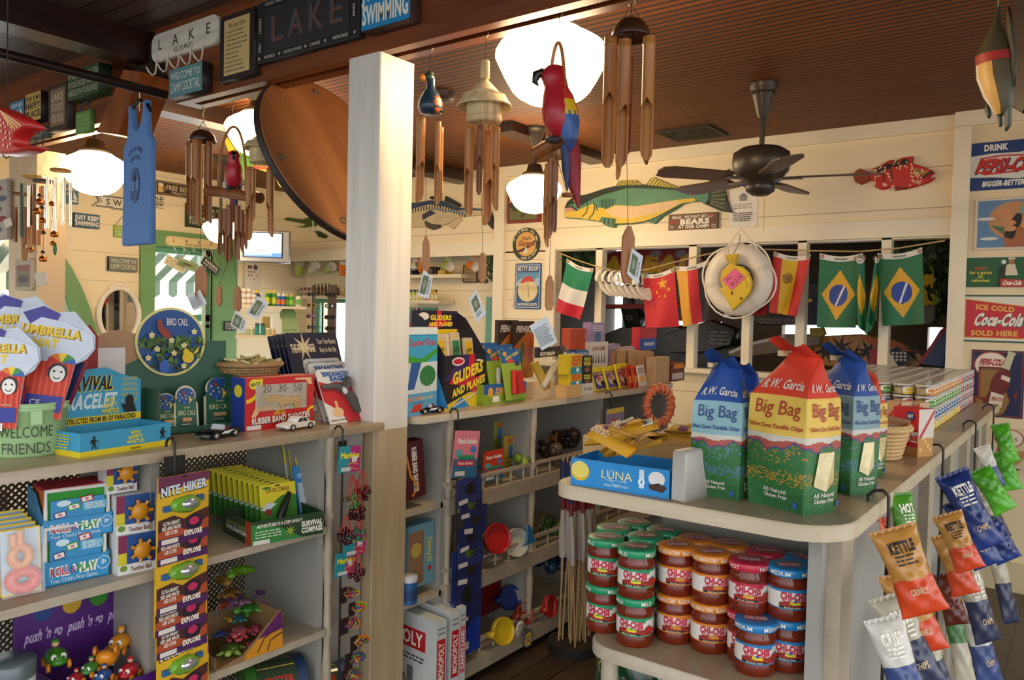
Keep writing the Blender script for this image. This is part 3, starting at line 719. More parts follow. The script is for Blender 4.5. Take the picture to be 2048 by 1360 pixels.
board('sign_board','black chalk style LAKE sign on the beam with star border','sign',((513,20),(718,-75),(722,68),(519,131)),.025,'#1d1b1a',a_black,y=yB)
board('sign_block','bright blue JUST KEEP SWIMMING block on the beam above the white post','sign',((722,-40),(822,-78),(822,34),(724,67)),.05,'#1488c0',a_txt([('JUST KEEP',.5,TW,1),('SWIMMING',.5,TW,1)],mx=.94,bold=.045,pad=.06),y=yB,edge='#3a2019',rnd=.08)
board('sign_block','dark green block sign about acorn and pine needles on the left beam','sign',((135,150),(197,119),(199,178),(136,207)),.06,'#2d4a2a',a_txt([('MY WISH FOR YOU AN ACORN',1,'#c9c7a8',1),('IN YOUR POCKET AND PINE',1,'#c9c7a8',1),('NEEDLES IN YOUR SHOES',1,'#c9c7a8',1)],bold=.0,mx=.95,pad=.08),y=yB,edge='#263a1c')
def a_soul(A,w,h):
 A.rect(-w*.36,-h*.4,w*.4,h*.4,'#8a7258');A.text('LAKE',0,h*.23,h*.16,'#c6b79b',w=w*.62);A.text('IS GOOD',0,0,h*.15,'#c6b79b',w=w*.66);A.text('FOR SOUL',0,-h*.24,h*.16,'#c6b79b',w=w*.66)
board('framed_sign','brown framed LAKE sign beside the dark green acorn block','sign',((95,178),(134,158),(134,252),(98,268)),.04,'#3d2c24',a_soul,y=yB)
board('sign_block','yellow THIS IS MY HAPPY PLACE block on the left beam','sign',((50,194),(82,176),(82,234),(52,250)),.045,'#c9a55c',a_txt([('THIS IS MY',.7,'#241a12',1),('HAPPY',1,'#241a12',1),('PLACE',1,'#241a12',1)],mx=.92,bold=.02),y=yB,edge='#1d1512')
def a_calm(A,w,h):
 A.text('CALM SEAS',-w*.02,h*.3,h*.17,TW,w=w*.85);A.text('NO WAVES',-w*.14,h*.02,h*.13,TW,w=w*.5);A.poly([(w*.2,-h*.25),(w*.44,-h*.25),(w*.22,h*.2)],TW);A.poly([(w*.12,-h*.3),(w*.46,-h*.3),(w*.38,-h*.4),(w*.18,-h*.4)],TW)
board('sign_block','blue CALM SEAS sailboat block at the far left of the beam','sign',((20,210),(48,194),(49,238),(21,252)),.04,'#3d84b0',a_calm,y=yB,edge='#2a2a30')
o,w,h=board('hanging_tag','small bright green tag hung on the left beam under the acorn block','sign',((152,228),(181,216),(181,262),(151,270)),.02,'#5f8c3c',a_txt([('HELLO',1,'#a9c48a',1),('CAMPER',1,'#a9c48a',1),('FRIENDS',1,'#a9c48a',1),('HERE',1,'#a9c48a',1)],bold=0),y=yB)
part('rope_loop',MB().tube([(-w*.3,-.01,h/2),(-w*.28,-.012,h*.85),(w*.2,-.012,h*.9),(w*.28,-.01,h/2)],.003,C('#4c545c')),o)
o,w,h=board('hook_board','grey green WET SUITS ONLY hook board at the far left of the beam','sign',((-8,280),(92,250),(94,268),(-6,304)),.03,'#4f5a4c',a_txt([('WET SUITS ONLY',1,'#b9b7a0',1)],bold=0,pad=.12),y=yB,rnd=.7)
hooks(o,w,h,6,C('#3a2c24',.4,.5),-.03,1.0,-w*.2,w*.45,-h*.3)
# left wall signs -----------------------------------------------------------------------------
xw=XL
board('sign_block','blue CALM SEAS block on the cream wall left of the arrow sign','sign',((122,372),(157,368),(157,406),(122,408)),.035,'#46708c',a_calm,x=xw)
def arrow(A,w,h):
 p=[(-w*.5,h*.42),(-w*.36,0),(-w*.5,-h*.42),(w*.1,-h*.45),(w*.18,-h*.2),(w*.5,0),(w*.22,h*.5),(w*.15,h*.3)]
o=None
p0=U(185,385,x=xw+.02);p1=U(300,428,x=xw+.02);w,h=p1.y-p0.y,p0.z-p1.z
m=MB();q=[(-w*.46,h*.44),(-w*.38,0),(-w*.5,-h*.44),(-w*.2,-h*.4),(-w*.12,-h*.5),(w*.2,-h*.42),(w*.22,-h*.55),(w*.5,0),(w*.22,h*.6),(w*.2,h*.45)]
m.prism(q,-.02,0,M_wht,'#6a5a44',.002);A=Art()
A.line([(a*.9,b*.84)for a,b in q]+[(q[0][0]*.9,q[0][1]*.84)],.008,'#3a3226')
for i,c in enumerate('SWIM'):A.text(c,w*(-.24+.16*i),0,h*.4,'#4a4030',bold=.02)
m.front(A,-.02);solo('arrow_sign',m,'white wooden SWIM arrow sign behind the blue tank top','sign',(xw,(p0.y+p1.y)/2,(p0.z+p1.z)/2),RX)
board('sign_block','blue JUST KEEP SWIMMING block on the cream wall over the arch','sign',((148,425),(200,430),(199,458),(149,454)),.035,'#356079',a_txt([('JUST KEEP',1,TW,1),('SWIMMING',1,TW,1)],mx=.93,bold=.03),x=xw,edge='#20303a')
o,w,h=board('hanging_tag','small lime green tag on the cream wall half hidden by the blue tank top','sign',((228,450),(262,453),(262,477),(228,474)),.015,'#8db03a',a_txt([('I LOVE',1,TW,1),('NOT',1,TW,1),('CAMPING',1,TW,1)],bold=0),x=xw)
part('string',MB().tube([(-w*.38,-.01,h/2),(-w*.02,-.012,h*1.25),(w*.38,-.01,h/2)],.002,C('#5a5a4a')),o)
def a_beer(A,w,h):
 A.frame(-w*.48,-h*.44,w*.48,h*.44,h*.03,'#c9b48a');A.rect(-w*.43,-h*.33,-w*.3,h*.25,'#d8b878');A.ell(-w*.365,h*.25,w*.07,h*.1,TW);A.arc(-w*.29,-h*.03,w*.035,h*.18,-90,90,h*.05,'#d8b878')
 A.text('FREE BEER',w*.1,h*.08,h*.36,'#d9c7a0',w=w*.66);A.text('TOMORROW',w*.1,-h*.27,h*.14,'#d9c7a0',w=w*.4)
board('sign_board','brown FREE BEER TOMORROW sign high on the cream wall','sign',((311,361),(388,371),(388,398),(310,387)),.02,'#3d2a1c',a_beer,x=xw)
board('sign_block','black and cream OLD IS THE NEW NEW block under the beer sign','sign',((303,388),(329,391),(328,417),(303,414)),.03,'#e0d4b4',a_txt([('OLD',1.2,'#221a14',1),('IS THE NEW',.6,'#221a14',1),('NEW',1.2,'#221a14',1)],bold=.04),x=xw,edge='#241c16')
board('sign_board','dark green SIT DOWN sign behind the coconut chime, above the green window','sign',((373,406),(446,416),(446,462),(373,452)),.03,'#263618',a_txt([('DON\'T LOOK UP',1,'#cfccae',1),('KEEP CALM',1,'#cfccae',1),('SIT IF TEA',1,'#cfccae',1),('YOU\'RE HOME',1,'#cfccae',1)],bold=.02),x=xw)
board('sign_block','grey WELCOME TO CAMP COCKTAIL block on the cream wall above the oval mirror','sign',((218,513),(276,516),(275,544),(218,541)),.035,'#6e7466',a_txt([('WELCOME TO',.45,'#ddd8c2',1),('CAMP COCKTAIL',.55,'#ddd8c2',1)],bold=0),x=xw,edge='#2e2a24')
o,w,h=board('hook_board','cream LAKE GEAR hook board over the green window','sign',((332,470),(437,482),(436,500),(332,489)),.02,wood('cream_board','#d8c088','#ecd8a6',0,5,.6),a_lake,x=xw+.03,rnd=.9)
hooks(o,w,h,5,C('#e8dcc0',.35),-.022,.8,-w*.36,w*.36)
for nm,lab,q,base,f,an,sp in(('hanging_sign','tilted cream plaque hanging from the cream hook board, leftmost',((332,508),(372,530),(367,548),(330,527)),'#e2d8ae',a_txt([('PLEASE',1,'#55492e',1),('LEAVE THE',1,'#55492e',1),('RULES OUT',1,'#55492e',1)],bold=0),0,(345,492)),('hanging_sign','tilted pale green plaque with a canoe hanging from the cream hook board',((356,514),(396,528),(391,545),(350,530)),'#8da070',(lambda A,w,h:(A.frame(-w*.46,-h*.4,w*.46,h*.4,h*.05,'#c9cfae'),A.ell(0,0,w*.25,h*.1,'#5a4630'))),0,(372,498)),('hanging_sign','tilted black WARNING plaque hanging from the cream hook board',((408,512),(439,537),(432,551),(402,527)),'#26241f',a_txt([('WARNING',1.3,TW,1),('MIND THE DOG',.8,TW,1)],bold=.02),0,(420,498))):
 P=[U(*c,x=xw+.1)for c in q];c0=sum(P,Vector())/4;ex=(P[1]+P[2]-P[0]-P[3])/2;w=ex.length;hh=(P[0]+P[1]-P[2]-P[3]).length/2
 a=atan2(ex.z,ex.y);m=MB().prism([(-w/2,-hh/2),(w/2,-hh/2),(w/2,hh/2),(-w/2,hh/2)],-.012,0,base,None,.001);A=Art();f(A,w,hh);m.front(A,-.012)
 o=solo(nm,m,lab,'sign',c0,(0,-a,RX),'plaques on the cream hook board')
 o.rotation_euler=(Matrix.Rotation(RX,3,'Z')@Matrix.Rotation(-a,3,'Y')).to_euler()
 t_=o.rotation_euler.to_matrix().inverted()@(U(*sp,x=xw+.08)-c0)
 part('string',MB().tube([(-w*.4,-.006,hh/2),t_,(w*.4,-.006,hh/2)],.002,C('#d8cfae')),o)
board('sign_block','small black OLD AGE plaque on the green window trim','sign',((449,643),(472,643),(472,661),(449,661)),.015,'#1f1c1a',a_txt([('OLD AGE',1,TW,1),('IS COMING',1,TW,1),('AT A BAD',1,TW,1),('TIME',1,TW,1)],bold=0),x=xw+.03)
# oval mirror
c0=U(239,630,x=xw+.02);t=thing('oval_mirror','oval mirror in an ornate white frame on the cream wall','mirror',(xw,c0.y,c0.z),RX)
ry=(U(283,630,x=xw).y-U(197,630,x=xw).y)/2;rz=(U(239,574,x=xw).z-U(239,690,x=xw).z)/2
m=MB();m.tube([(ry*.93*cos(a),-.015,rz*.93*sin(a))for a in[2*pi*i/40 for i in range(40)]],.022,C('#e6dcc6',.4),10,closed=True)
for i in range(7):a=pi/2+(i-3)*.13;m.sph((ry*1.0*cos(a),-.015,rz*(1.0+.02*(3-abs(i-3)))*sin(a)),(.024,.014,.02),C('#e6dcc6',.4),8,6)
part('frame',m,t)
part('glass',MB().raw([(ry*.92*cos(a),-.01,rz*.92*sin(a))for a in[2*pi*i/40 for i in range(40)]],[tuple(range(40))],C('#b8b4ac',.03,1,0)),t)
# pipe, hanger and tank top
pa,pb=U(-40,70,x=-3.16),U(332,190,y=by0)
m=MB();pa=Vector((pb.x,-.3,pb.z));m.cyl(pa,pb,.019,C('#2a1c16',.35,.3),n=12);solo('hanging_pipe',m,'dark iron pipe running under the porch ceiling to the beam','pipe')
hp=Vector((pb.x,U(279,185,x=pb.x).y,pb.z))
def shirt_at():
 t=thing('tank_top','blue tank top with a tree and waves print hanging on the pipe','shirt',hp,-.1)
 t.scale=(.72,.72,.72)
 z0=-.085;Lh=.62;w=.2
 out=[(-.115,z0),(-.085,z0+.005),(-.075,z0-.06),(-.045,z0-.13),(0,z0-.155),(.045,z0-.13),(.075,z0-.06),(.085,z0+.005),(.115,z0),(.118,z0-.1),(.135,z0-.19),(.185,z0-.24),(.18,z0-.4),(.19,z0-Lh-.19),(-.19,z0-Lh-.19),(-.18,z0-.4),(-.185,z0-.24),(-.135,z0-.19),(-.118,z0-.1)]
 m=MB();cl=C('#5f86bf',.85,0,.12,0,60)
 m.prism(out,-.018,.018,cl,None,.012)
 A=Art();A.arctext('PORT & SHORE',0,z0-.42,.16,125,55,.026,'#2b3f66',.0);A.arctext('NEW JERSEY',0,z0-.44,.13,122,58,.022,'#2b3f66',0)
 A.ell(0,z0-.47,.058,.1,'#2b3f66',28).ell(0,z0-.47,.052,.094,'#5f86bf',28)
 A.line([(0,z0-.5),(0,z0-.44)],.016,'#22304f')
 for a in range(9):an=radians(20+a*17.5);A.line([(0,z0-.45),(.048*cos(an),z0-.45+.07*sin(an))],.005,'#22304f')
 for i in range(4):A.line([(-.045+.009*j,z0-.51-.014*i+.004*(j%2))for j in range(11)],.006,'#22304f')
 m.front(A,-.018);b=part('shirt_cloth',m,t)
 h=MB();h.tube([(0,0,-.13),(0,0,-.03),(.012,0,-.005),(0,0,.022),(-.02,0,.008),(-.022,0,-.006)],.0025,C('#b8b4a8',.3,.8),6)
 part('hanger_hook',h,t)
 h=MB();h.tube([(-.15,0,-.15),(-.1,0,-.1),(0,0,-.07),(.1,0,-.1),(.15,0,-.15)],[.008,.013,.014,.013,.008],C('#15120f',.35),8);part('hanger',h,t)
shirt_at()
# big round wooden disc behind the post
n=(CD*-.484+(CR*.88+CU*.474)*.875).normalized();c0=U(676,318,d=3.12);R=184*3.12/FPX
e1=(CR*.474-CU*.88).normalized();e2=n.cross(e1)
RM=Matrix((e1,e2,n)).transposed()
t=thing('wooden_disc','big round brown wooden disc seen from behind, hung beside the white post','sign',c0,RM.to_euler())
M_ply=wood('ply_brown','#7a4a26','#9a6438',0,1.2,.55)
part('disc',MB().lathe([(.001,0),(R*.99,0),(R,-.006)],M_ply,64,smooth=False),t)
part('rim',MB().lathe([(R,-.004),(R*1.015,-.004),(R*1.015,-.03),(.001,-.03)],C('#2e211c',.5),64,smooth=False),t)
for a,rr in((-1.62,.9),(-.6,.86),(.62,.9),(2.9,.86)):
 x,y=rr*R*cos(a),rr*R*sin(a);m=MB();m.bx(x-.012,x+.012,y-.006,y+.006,0,.003,C('#8a8478',.4,.7));m.tube([(x+.012*cos(b),y+.012+.012*sin(b),.005)for b in[2*pi*i/10 for i in range(10)]],.0018,C('#8a8478',.4,.7),5,closed=True)
 part('hanging_clip',m,t)
# metal and glass chimes at the far left ---------------------------------------------------------
def chime2(label,u,vh,top,tubes,beads,extra=None):
 base=U(u,vh,y=yp);k=mpp(base);loc=lambda uu,vv:U(uu,vv,y=yp)-base
 t=thing('metal_chime',label,'wind chime',base,0,'small chimes at the left end of the beam');sm=MB()
 tz=loc(u,top[1]).z;tw=top[2]*k
 m=MB();m.lathe([(.001,tz+.006),(tw*.95,tz+.006),(tw,tz),(tw*.95,tz-.006),(.001,tz-.006)],top[3],top[4]if len(top)>4 else 8,smooth=False);part('top_plate',m,t)
 for i in range(4):a=i*pi/2+.6;part('cord',MB().cyl((0,0,0),(tw*.8*cos(a),tw*.8*sin(a),tz+.004),.0009,C('#cfc6ae'),n=4),t)
 for j,q in enumerate(tubes):
  a,b=loc(q[0],q[1]),loc(q[0],q[2]);part('metal_tube',MB().tube([(a.x,(j%3-1)*.022,a.z),(a.x,(j%3-1)*.022,b.z)],q[3]*k,q[4],10),t)
 if beads:
  bm=MB();P=[loc(*q[:2])for q in beads]
  bm.tube([(p.x,-.03,p.z)for p in P],.0012,M_str,4);part('bead_string',bm,t)
  for q,p in zip(beads,P):
   part(q[4],MB().lathe([(.001,q[2]*k),(q[2]*k*.8,q[2]*k*.5),(q[2]*k,-q[2]*k*.2),(q[2]*k*.9,-q[2]*k*.6),(.001,-q[2]*k*.7)],q[3],12,(p.x,-.03,p.z))if q[4]!='glass_drop' else MB().sph((p.x,-.03,p.z),(q[2]*k,.006,q[2]*k*1.7),q[3],14,10),t)
 if extra:extra(t,loc,k)
SIL=C('#e2d2bc',.18,.9,.02);COP=C('#b8692c',.25,.8);BLK=C('#17130f',.4)
def wtag(pts,c):
 def f(t,loc,k):
  P=[loc(*q)for q in pts];m=MB();m.raw([(q.x,-.05,q.z)for q in P]+[(q.x,-.046,q.z)for q in P],[(0,1,2,3),(7,6,5,4),(0,4,5,1),(1,5,6,2),(2,6,7,3),(3,7,4,0)],c);part('sail_tag',m,t)
 return f
chime2('small chime with a yellow top plate and dark green tube, at the far left',72,318,(0,355,26,C('#c9922e',.4),4),[(53,368,475,3.5,C('#1d3a2c',.3)),(62,370,450,3,BLK),(70,372,490,3.5,C('#a86a2c',.4)),(78,370,490,3.5,M_bam2),(85,372,470,3,M_bam)],[(75,500,5,COP,'bell')],wtag(((62,497),(76,497),(72,522),(64,522)),M_bam))
chime2('silver tube chime with a dark octagon top and copper bells, second from the far left',90,312,(0,363,23,C('#3c3f46',.4),8),[(66+6.2*i,372,455+((i*5)%9),3.1,SIL)for i in range(8)],[(91,392,4,BLK,'bead'),(91,405,8,COP,'bell'),(86,424,8,COP,'bell'),(97,416,4,BLK,'bead'),(98,442,7,COP,'bell'),(100,466,4,BLK,'bead'),(98,505,4,BLK,'bead'),(98,519,8,COP,'bell')],wtag(((88,548),(112,545),(117,568),(95,575)),C('#d9c9b4')))
def jar(t,loc,k):
 a,b=loc(122,345),loc(122,375);r=17*k
 part('glass_jar',MB().lathe([(r*.8,a.z),(r,a.z-.01),(r,b.z),(r*.9,b.z-.004)],CLEAR,20,(0,0,0),cap=False),t)
chime2('silver tube chime under a glass jar with a wooden lid and green glass drop',122,315,(0,341,20,M_bam,20),[(104+5.6*i,356+(i%3)*4,452-((i*7)%11),2.8,SIL)for i in range(7)],[(116,409,6,COP,'bell'),(121,470,8,COP,'bell'),(119,488,6,COP,'bell'),(122,499,7.5,C('#0f6a38',.1),'glass_drop')],jar)
chime2('wooden tube chime hanging furthest back at the far left',42,322,(0,388,16,M_bam2,14),[(40,415,485,3.5,M_bam2),(46,418,500,3.5,M_bam),(52,416,505,3.8,M_bam),(60,415,490,3.2,M_bam2)],None,wtag(((26,442),(40,437),(44,452),(31,458)),C('#e3d6c0')))
# ================================================================ carved fish, wall signs, flags
def zz(x0,y0,s,pts):return[(x0+x*s,y0+y*s)for x,y in pts]
def carved(name,label,cat,y,th,outline,base,art=None,parts=(),d=None,rot=None,group=None,bev=.006):
 """carved wooden cut-out on a wall plane y (or hung at depth d); outlines in photo pixels"""
 cu,cv=sum(p[0]for p in outline)/len(outline),sum(p[1]for p in outline)/len(outline)
 c=U(cu,cv,y=y-th)if d is None else U(cu,cv,d=d)
 Q=lambda u,v:(lambda p:(p.x-c.x,p.z-c.z))(U(u,v,y=c.y))
 t=thing(name,label,cat,(c.x,c.y+th,c.z),0,group)
 m=MB().prism([Q(*p)for p in outline],-th,0,base,None,bev);A=Art()
 if art:art(A,Q);m.front(A,-th)
 part('body',m,t)
 for nm,o,col,f,b in parts:
  m=MB().prism([Q(*p)for p in o],-th*f,-th*b,col,None,min(.004,th*.2));part(nm,m,t)
 return t,Q,c
def PL(A,Q,pts,c):A.poly([Q(*p)for p in pts],c)
def LN(A,Q,pts,w,c):A.line([Q(*p)for p in pts],w,c)
z1=lambda*p:zz(1110,320,.18066,p)
def a_bass(A,Q):
 PL(A,Q,z1((105,530),(240,560),(420,480),(480,530),(680,500),(900,510),(1100,480),(1350,440),(1540,420),(1560,455),(1400,482),(1250,560),(1100,638),(1000,675),(850,698),(680,703),(500,678),(300,648),(112,632)),'#d9b83c')
 PL(A,Q,z1((560,560),(680,505),(900,515),(1100,485),(1350,450),(1400,470),(1250,545),(1050,600),(800,650),(620,620)),'#e0be92')
 PL(A,Q,z1((110,520),(135,462),(200,410),(360,380),(520,326),(640,296),(980,276),(1400,326),(1560,330),(1500,350),(1200,320),(800,310),(520,390),(420,430),(300,500),(210,480)),'#1f2a20')
 PL(A,Q,z1((105,530),(180,520),(230,565),(110,575)),'#c98f80')
 LN(A,Q,z1((110,525),(180,515),(245,560)),.012,'#20281e')
 for p in(((350,455),(365,520),(340,590),(300,630)),((430,470),(440,540),(420,600),(375,650)),((455,500),(470,560))):LN(A,Q,z1(*p),.009,'#24401f')
 e=Q(*z1((232,445))[0]);A.ell(*e,.018,.02,'#d98a3a').ell(*e,.012,.014,'#141414')
 PL(A,Q,z1((490,450),(560,420),(680,440),(640,510),(570,545),(500,520)),'#3d6f58')
 for i in range(4):LN(A,Q,z1((525+38*i,440),(530+38*i,530-8*i)),.006,'#17291c')
 LN(A,Q,z1((1660,265),(1705,340),(1700,430),(1665,490)),.005,'#16251a')
G1=C('#4f8468',.5,0,.25,0,14)
t,Q,c=carved('fish_carving','big green backed striped bass carving on the back wall','fish',YW,.035,z1((105,525),(130,460),(200,405),(360,375),(520,320),(640,290),(800,275),(980,270),(1200,300),(1400,320),(1560,325),(1660,264),(1720,350),(1712,430),(1665,492),(1600,455),(1500,460),(1400,485),(1250,560),(1100,640),(1000,680),(850,705),(680,710),(500,685),(300,655),(105,640),(100,570)),G1,a_bass)
def finpart(nm,o,col,lines,lw=.006,lc='#1a2a1c',f=.7):
 A=Art();m=MB().prism([Q(*p)for p in o],-.035*f,0,col,None,.003)
 for l in lines:A.line([Q(*p)for p in l],lw,lc)
 m.front(A,-.035*f);part(nm,m,t)
finpart('tail_fin',z1((1655,268),(1760,170),(1920,95),(1905,210),(1870,330),(1900,450),(1950,580),(1820,560),(1660,490),(1712,430),(1720,350)),C('#2a3326',.5),[z1((1690+i*4,300+i*25),(1790+i*8,210+i*45),(1890-abs(i-4)*6,170+i*52))for i in range(8)],.007,'#76804a')
finpart('dorsal_fin',z1((640,292),(720,222),(880,220),(945,272)),C('#cdbb4e'),[z1((670+28*i,285-2*i),(705+26*i,228))for i in range(9)])
finpart('dorsal_fin',z1((995,272),(1070,185),(1250,260),(1420,320)),C('#c9bb58'),[z1((1010+36*i,272+4*i),(1060+34*i,195+12*i))for i in range(11)])
finpart('pelvic_fin',z1((490,670),(520,628),(680,652),(655,745),(590,738)),C('#4c7a5c'),[z1((560+45*i,650),(545+48*i,715))for i in range(3)],.01,f=1.15)
finpart('anal_fin',z1((1000,675),(1250,560),(1400,480),(1390,500),(1180,620),(1090,705)),C('#4a7a62'),[z1((1030+40*i,680-20*i),(1060+40*i,690-22*i))for i in range(8)],.005)
z2=lambda*p:zz(1690,290,.09766,p)
def a_red(A,Q):
 for x,y in((715,495),(870,440),(1040,385),(1225,345)):e=Q(*z2((x,y))[0]);A.ell(e[0],e[1],.024,.018,'#1c120c',12)
 PL(A,Q,z2((1340,540),(1410,470),(1740,530),(1640,600),(1580,690),(1400,640)),'#a8501c')
 for i in range(3):LN(A,Q,z2((1400,490+45*i),(1700-30*i,540+35*i)),.004,'#e3c07a')
 for i in(0,1):LN(A,Q,z2((790+155*i,500-20*i),(790+155*i,760)),.012,'#7a2c1c')
 rr=random.Random(4)
 for i in range(110):
  x,y=rr.uniform(580,1600),rr.uniform(260,880)
  if 1020<x<1340 and y>500:continue
  if y<300+abs(x-1150)*.35 or y>900-abs(x-1000)*.15:continue
  e=Q(*z2((x,y))[0]);A.ell(e[0],e[1],.0055,.0055,'#f0c8a0',6)
 LN(A,Q,z2((1600,680),(1680,610),(1820,550)),.012,'#2a1618');e=Q(*z2((1505,530))[0]);A.ell(*e,.006,.006,'#16100c',10)
RD=C('#c01818',.4,0,.15,0,20)
t,Q,c=carved('fish_carving','red spotted grouper carving on the back wall at the right','fish',YW,.03,z2((540,490),(700,430),(900,310),(960,300),(1050,320),(1180,250),(1390,228),(1375,370),(1600,440),(1780,520),(1840,565),(1780,600),(1690,690),(1840,650),(1820,690),(1700,770),(1500,830),(1300,885),(1200,900),(940,850),(850,890),(740,915),(600,850),(640,740),(520,715),(480,550),(620,560),(640,525)),RD,a_red,[('tail_fin',z2((160,640),(200,540),(290,478),(400,510),(490,560),(500,710),(420,760),(310,805),(200,750)),C('#8f3c18',.5,0,.3,0,30),.9,0),('pelvic_fin',z2((1015,930),(1050,850),(1320,860),(1260,900)),C('#8a2018'),1.15,.3)])
z3=lambda*p:zz(820,380,.08789,p)
def a_mack(A,Q):
 PL(A,Q,z3((-200,330),(240,270),(450,240),(760,250),(1100,400),(1400,410),(1700,440),(1700,470),(1300,460),(1060,470),(800,380),(430,330),(0,440)),'#26405c')
 for i in range(20):LN(A,Q,z3((60+64*i,420-120*sin(i/6)+i*6),(66+62*i,520-110*sin(i/6)+i*5)),.012,'#191a1c')
 LN(A,Q,z3((400,500),(560,445),(680,450),(800,500),(900,480),(1050,515),(1150,495),(1330,510)),.01,'#5a87a0')
 for i in range(14):LN(A,Q,z3((560+50*i,560),(560+50*i,760-16*i)),.003,'#a89878')
t,Q,c=carved('fish_carving','pale blue backed mackerel carving on the back wall behind the bamboo chimes','fish',YW,.03,z3((-420,560),(-200,420),(40,330),(240,270),(450,225),(760,245),(950,320),(1130,410),(1320,420),(1650,440),(1740,400),(1780,520),(1700,560),(1450,590),(1140,615),(950,700),(760,800),(500,790),(250,850),(0,860),(-250,780)),C('#d0bd98',.5),a_mack,[('dorsal_fin',z3((430,200),(440,140),(600,130),(610,230)),C('#1c1a18'),.8,0),('dorsal_fin',z3((770,240),(790,130),(1130,320),(1090,380)),C('#25221e'),.8,0),('anal_fin',z3((800,800),(950,890),(1160,670),(1100,610)),C('#cdb892'),.7,0),('tail_fin',z3((1740,400),(1760,360),(1800,450),(1860,620),(1930,900),(1860,890),(1740,760)),C('#1a1817'),.8,0),('pectoral_fin',z3((290,560),(480,470),(590,530),(400,620),(300,680)),C('#33364a'),1.4,.5),('pelvic_fin',z3((330,740),(370,700),(480,770),(660,790),(680,840),(520,905),(400,860)),C('#4a4238'),1.3,.3)])
z4=lambda*p:zz(350,200,.25,p)
def a_sword(A,Q):
 PL(A,Q,z4((1045,1020),(1130,1010),(1260,1030),(1400,1080),(1400,1130),(1250,1105),(1130,1060)),'#dcd0b4')
 for i in range(5):
  for j in range(4):e=Q(*z4((1105+42*i,955+25*j+6*i))[0]);A.ell(e[0],e[1],.012,.016,'#e6e0cc',8)
 e=Q(*z4((1048,975))[0]);A.ell(*e,.012,.012,'#6a3020',10)
t,Q,c=carved('fish_carving','dark green swordfish carving between the television and the white post','fish',YW,.03,z4((866,945),(900,940),(1020,955),(1060,940),(1115,890),(1180,930),(1300,990),(1450,1040),(1500,1090),(1400,1130),(1250,1105),(1130,1065),(1045,1020),(955,1015),(1040,1005),(1030,990),(900,965),(870,960)),C('#3c5a1e',.45,0,.3,0,6),a_sword,[('pectoral_fin',z4((1125,1045),(1160,1050),(1225,1085),(1190,1105),(1150,1095)),C('#26431e'),1.4,.3)])
t,Q,c=carved('fish_carving','bright green and yellow fish carving hung under the ceiling beside the lit lamp','fish',0,.03,z4((385,300),(430,310),(470,360),(520,400),(600,470),(700,480),(850,490),(980,530),(960,600),(900,640),(780,580),(620,540),(560,640),(510,672),(500,560),(440,440)),C('#4c8a22',.4,0,.3,0,8),lambda A,Q:(PL(A,Q,z4((385,300),(430,310),(485,410),(430,415)),'#d8c222'),PL(A,Q,z4((640,545),(900,560),(950,600),(900,640),(780,590)),'#d6b81e'),LN(A,Q,z4((620,535),(800,553),(920,570)),.02,'#b82a18')),[('fin',z4((800,630),(850,620),(960,640),(970,690),(890,725),(830,690)),C('#d8b92a'),.9,.1)],d=4.7)
part('hanging_wire',MB().cyl((0,-.015,.02),(-.0,-.015,ZC-c.z),.002,M_str,n=4),t)
# red fish, top left, hung from the porch pipe; shark-like fish at the top right
z5=lambda*p:zz(0,0,.25,p)
t,Q,c=carved('fish_carving','red fish carving with striped tail, cut off at the left edge of the view','fish',0,.035,z5((-240,900),(-80,840),(0,860),(120,920),(240,1005),(180,1030),(110,1080),(90,1140),(150,1165),(265,1165),(200,1200),(100,1225),(0,1235),(-160,1200)),C('#b5201a',.35,0,.2,0,30),lambda A,Q:([LN(A,Q,z5((-10+i*20,880+i*28),(100,955+i*24),(170-i*24,1010+i*14)),.004,'#e0b070')for i in range(4)],[A.ell(*Q(*z5((10+(i*37)%90,960+(i*53)%220))[0]),.004,.004,'#e8b8a0',6)for i in range(14)]),d=1.75)
part('hanging_wire',MB().cyl((-.06,-.015,.03),(-.06,-.015,pb.z-c.z),.0015,M_str,n=4),t)
c=U(1999,130,d=2.2);k=mpp(c);t=thing('hanging_fish','painted fish hanging nose down on a wire at the top right corner','fish',c,-.5)
def fs(z):return(z-130)*-k
m=MB();rs=[]
for v,w,x,dp in((12,3,-6,4),(40,6,-8,8),(75,22,-12,18),(105,34,-14,24),(150,36,-8,25),(190,30,2,20),(215,20,8,14),(230,10,8,8)):
 rs.append([(x*k+w*k*cos(a),dp*k*sin(a),fs(v))for a in[2*pi*j/20 for j in range(20)]])
m.rings(rs[:4],C('#4a4530',.4),cap0=True);part('tail_half',m,t)
m=MB()
o=rs[3:]
for s_,e_,cl in((5,9,'#e2d8c2'),(9,12,'#d0a04a'),(12,17,'#5a5238')):
 m.rings([[r[(j+10)%20]for j in range(s_-6,e_-6+1)]for r in o],C(cl,.4),closed=False)
m.rings([[r[j%20]for j in range(1,10)]for r in o],C('#8f8460',.4),closed=False)
m.rings([o[-1],[(8*k,0,fs(234))]*20],C('#4a4530',.4));part('belly',m,t)
part('red_band',MB().rings([[(p[0]*1.02,p[1]*1.04,p[2])for p in rs[3]],[((-10*k)+36.5*k*cos(2*pi*j/20),26*k*sin(2*pi*j/20),fs(124))for j in range(20)]],C('#a83a34',.4)),t)
for o_,cl in((((14,20),(24,60),(34,120),(30,190),(22,110),(12,60)),'#4a4530'),(((20,150),(26,190),(27,255),(18,265),(14,220)),'#4a5046'),(((4,205),(10,250),(6,254),(0,225)),'#4a5046'),(((-22,200),(-14,225),(-18,232),(-26,215)),'#3a4038')):
 part('fin',MB().prism([(x*k,fs(v))for x,v in o_],-.006,.006,C(cl,.45),None,.003),t)
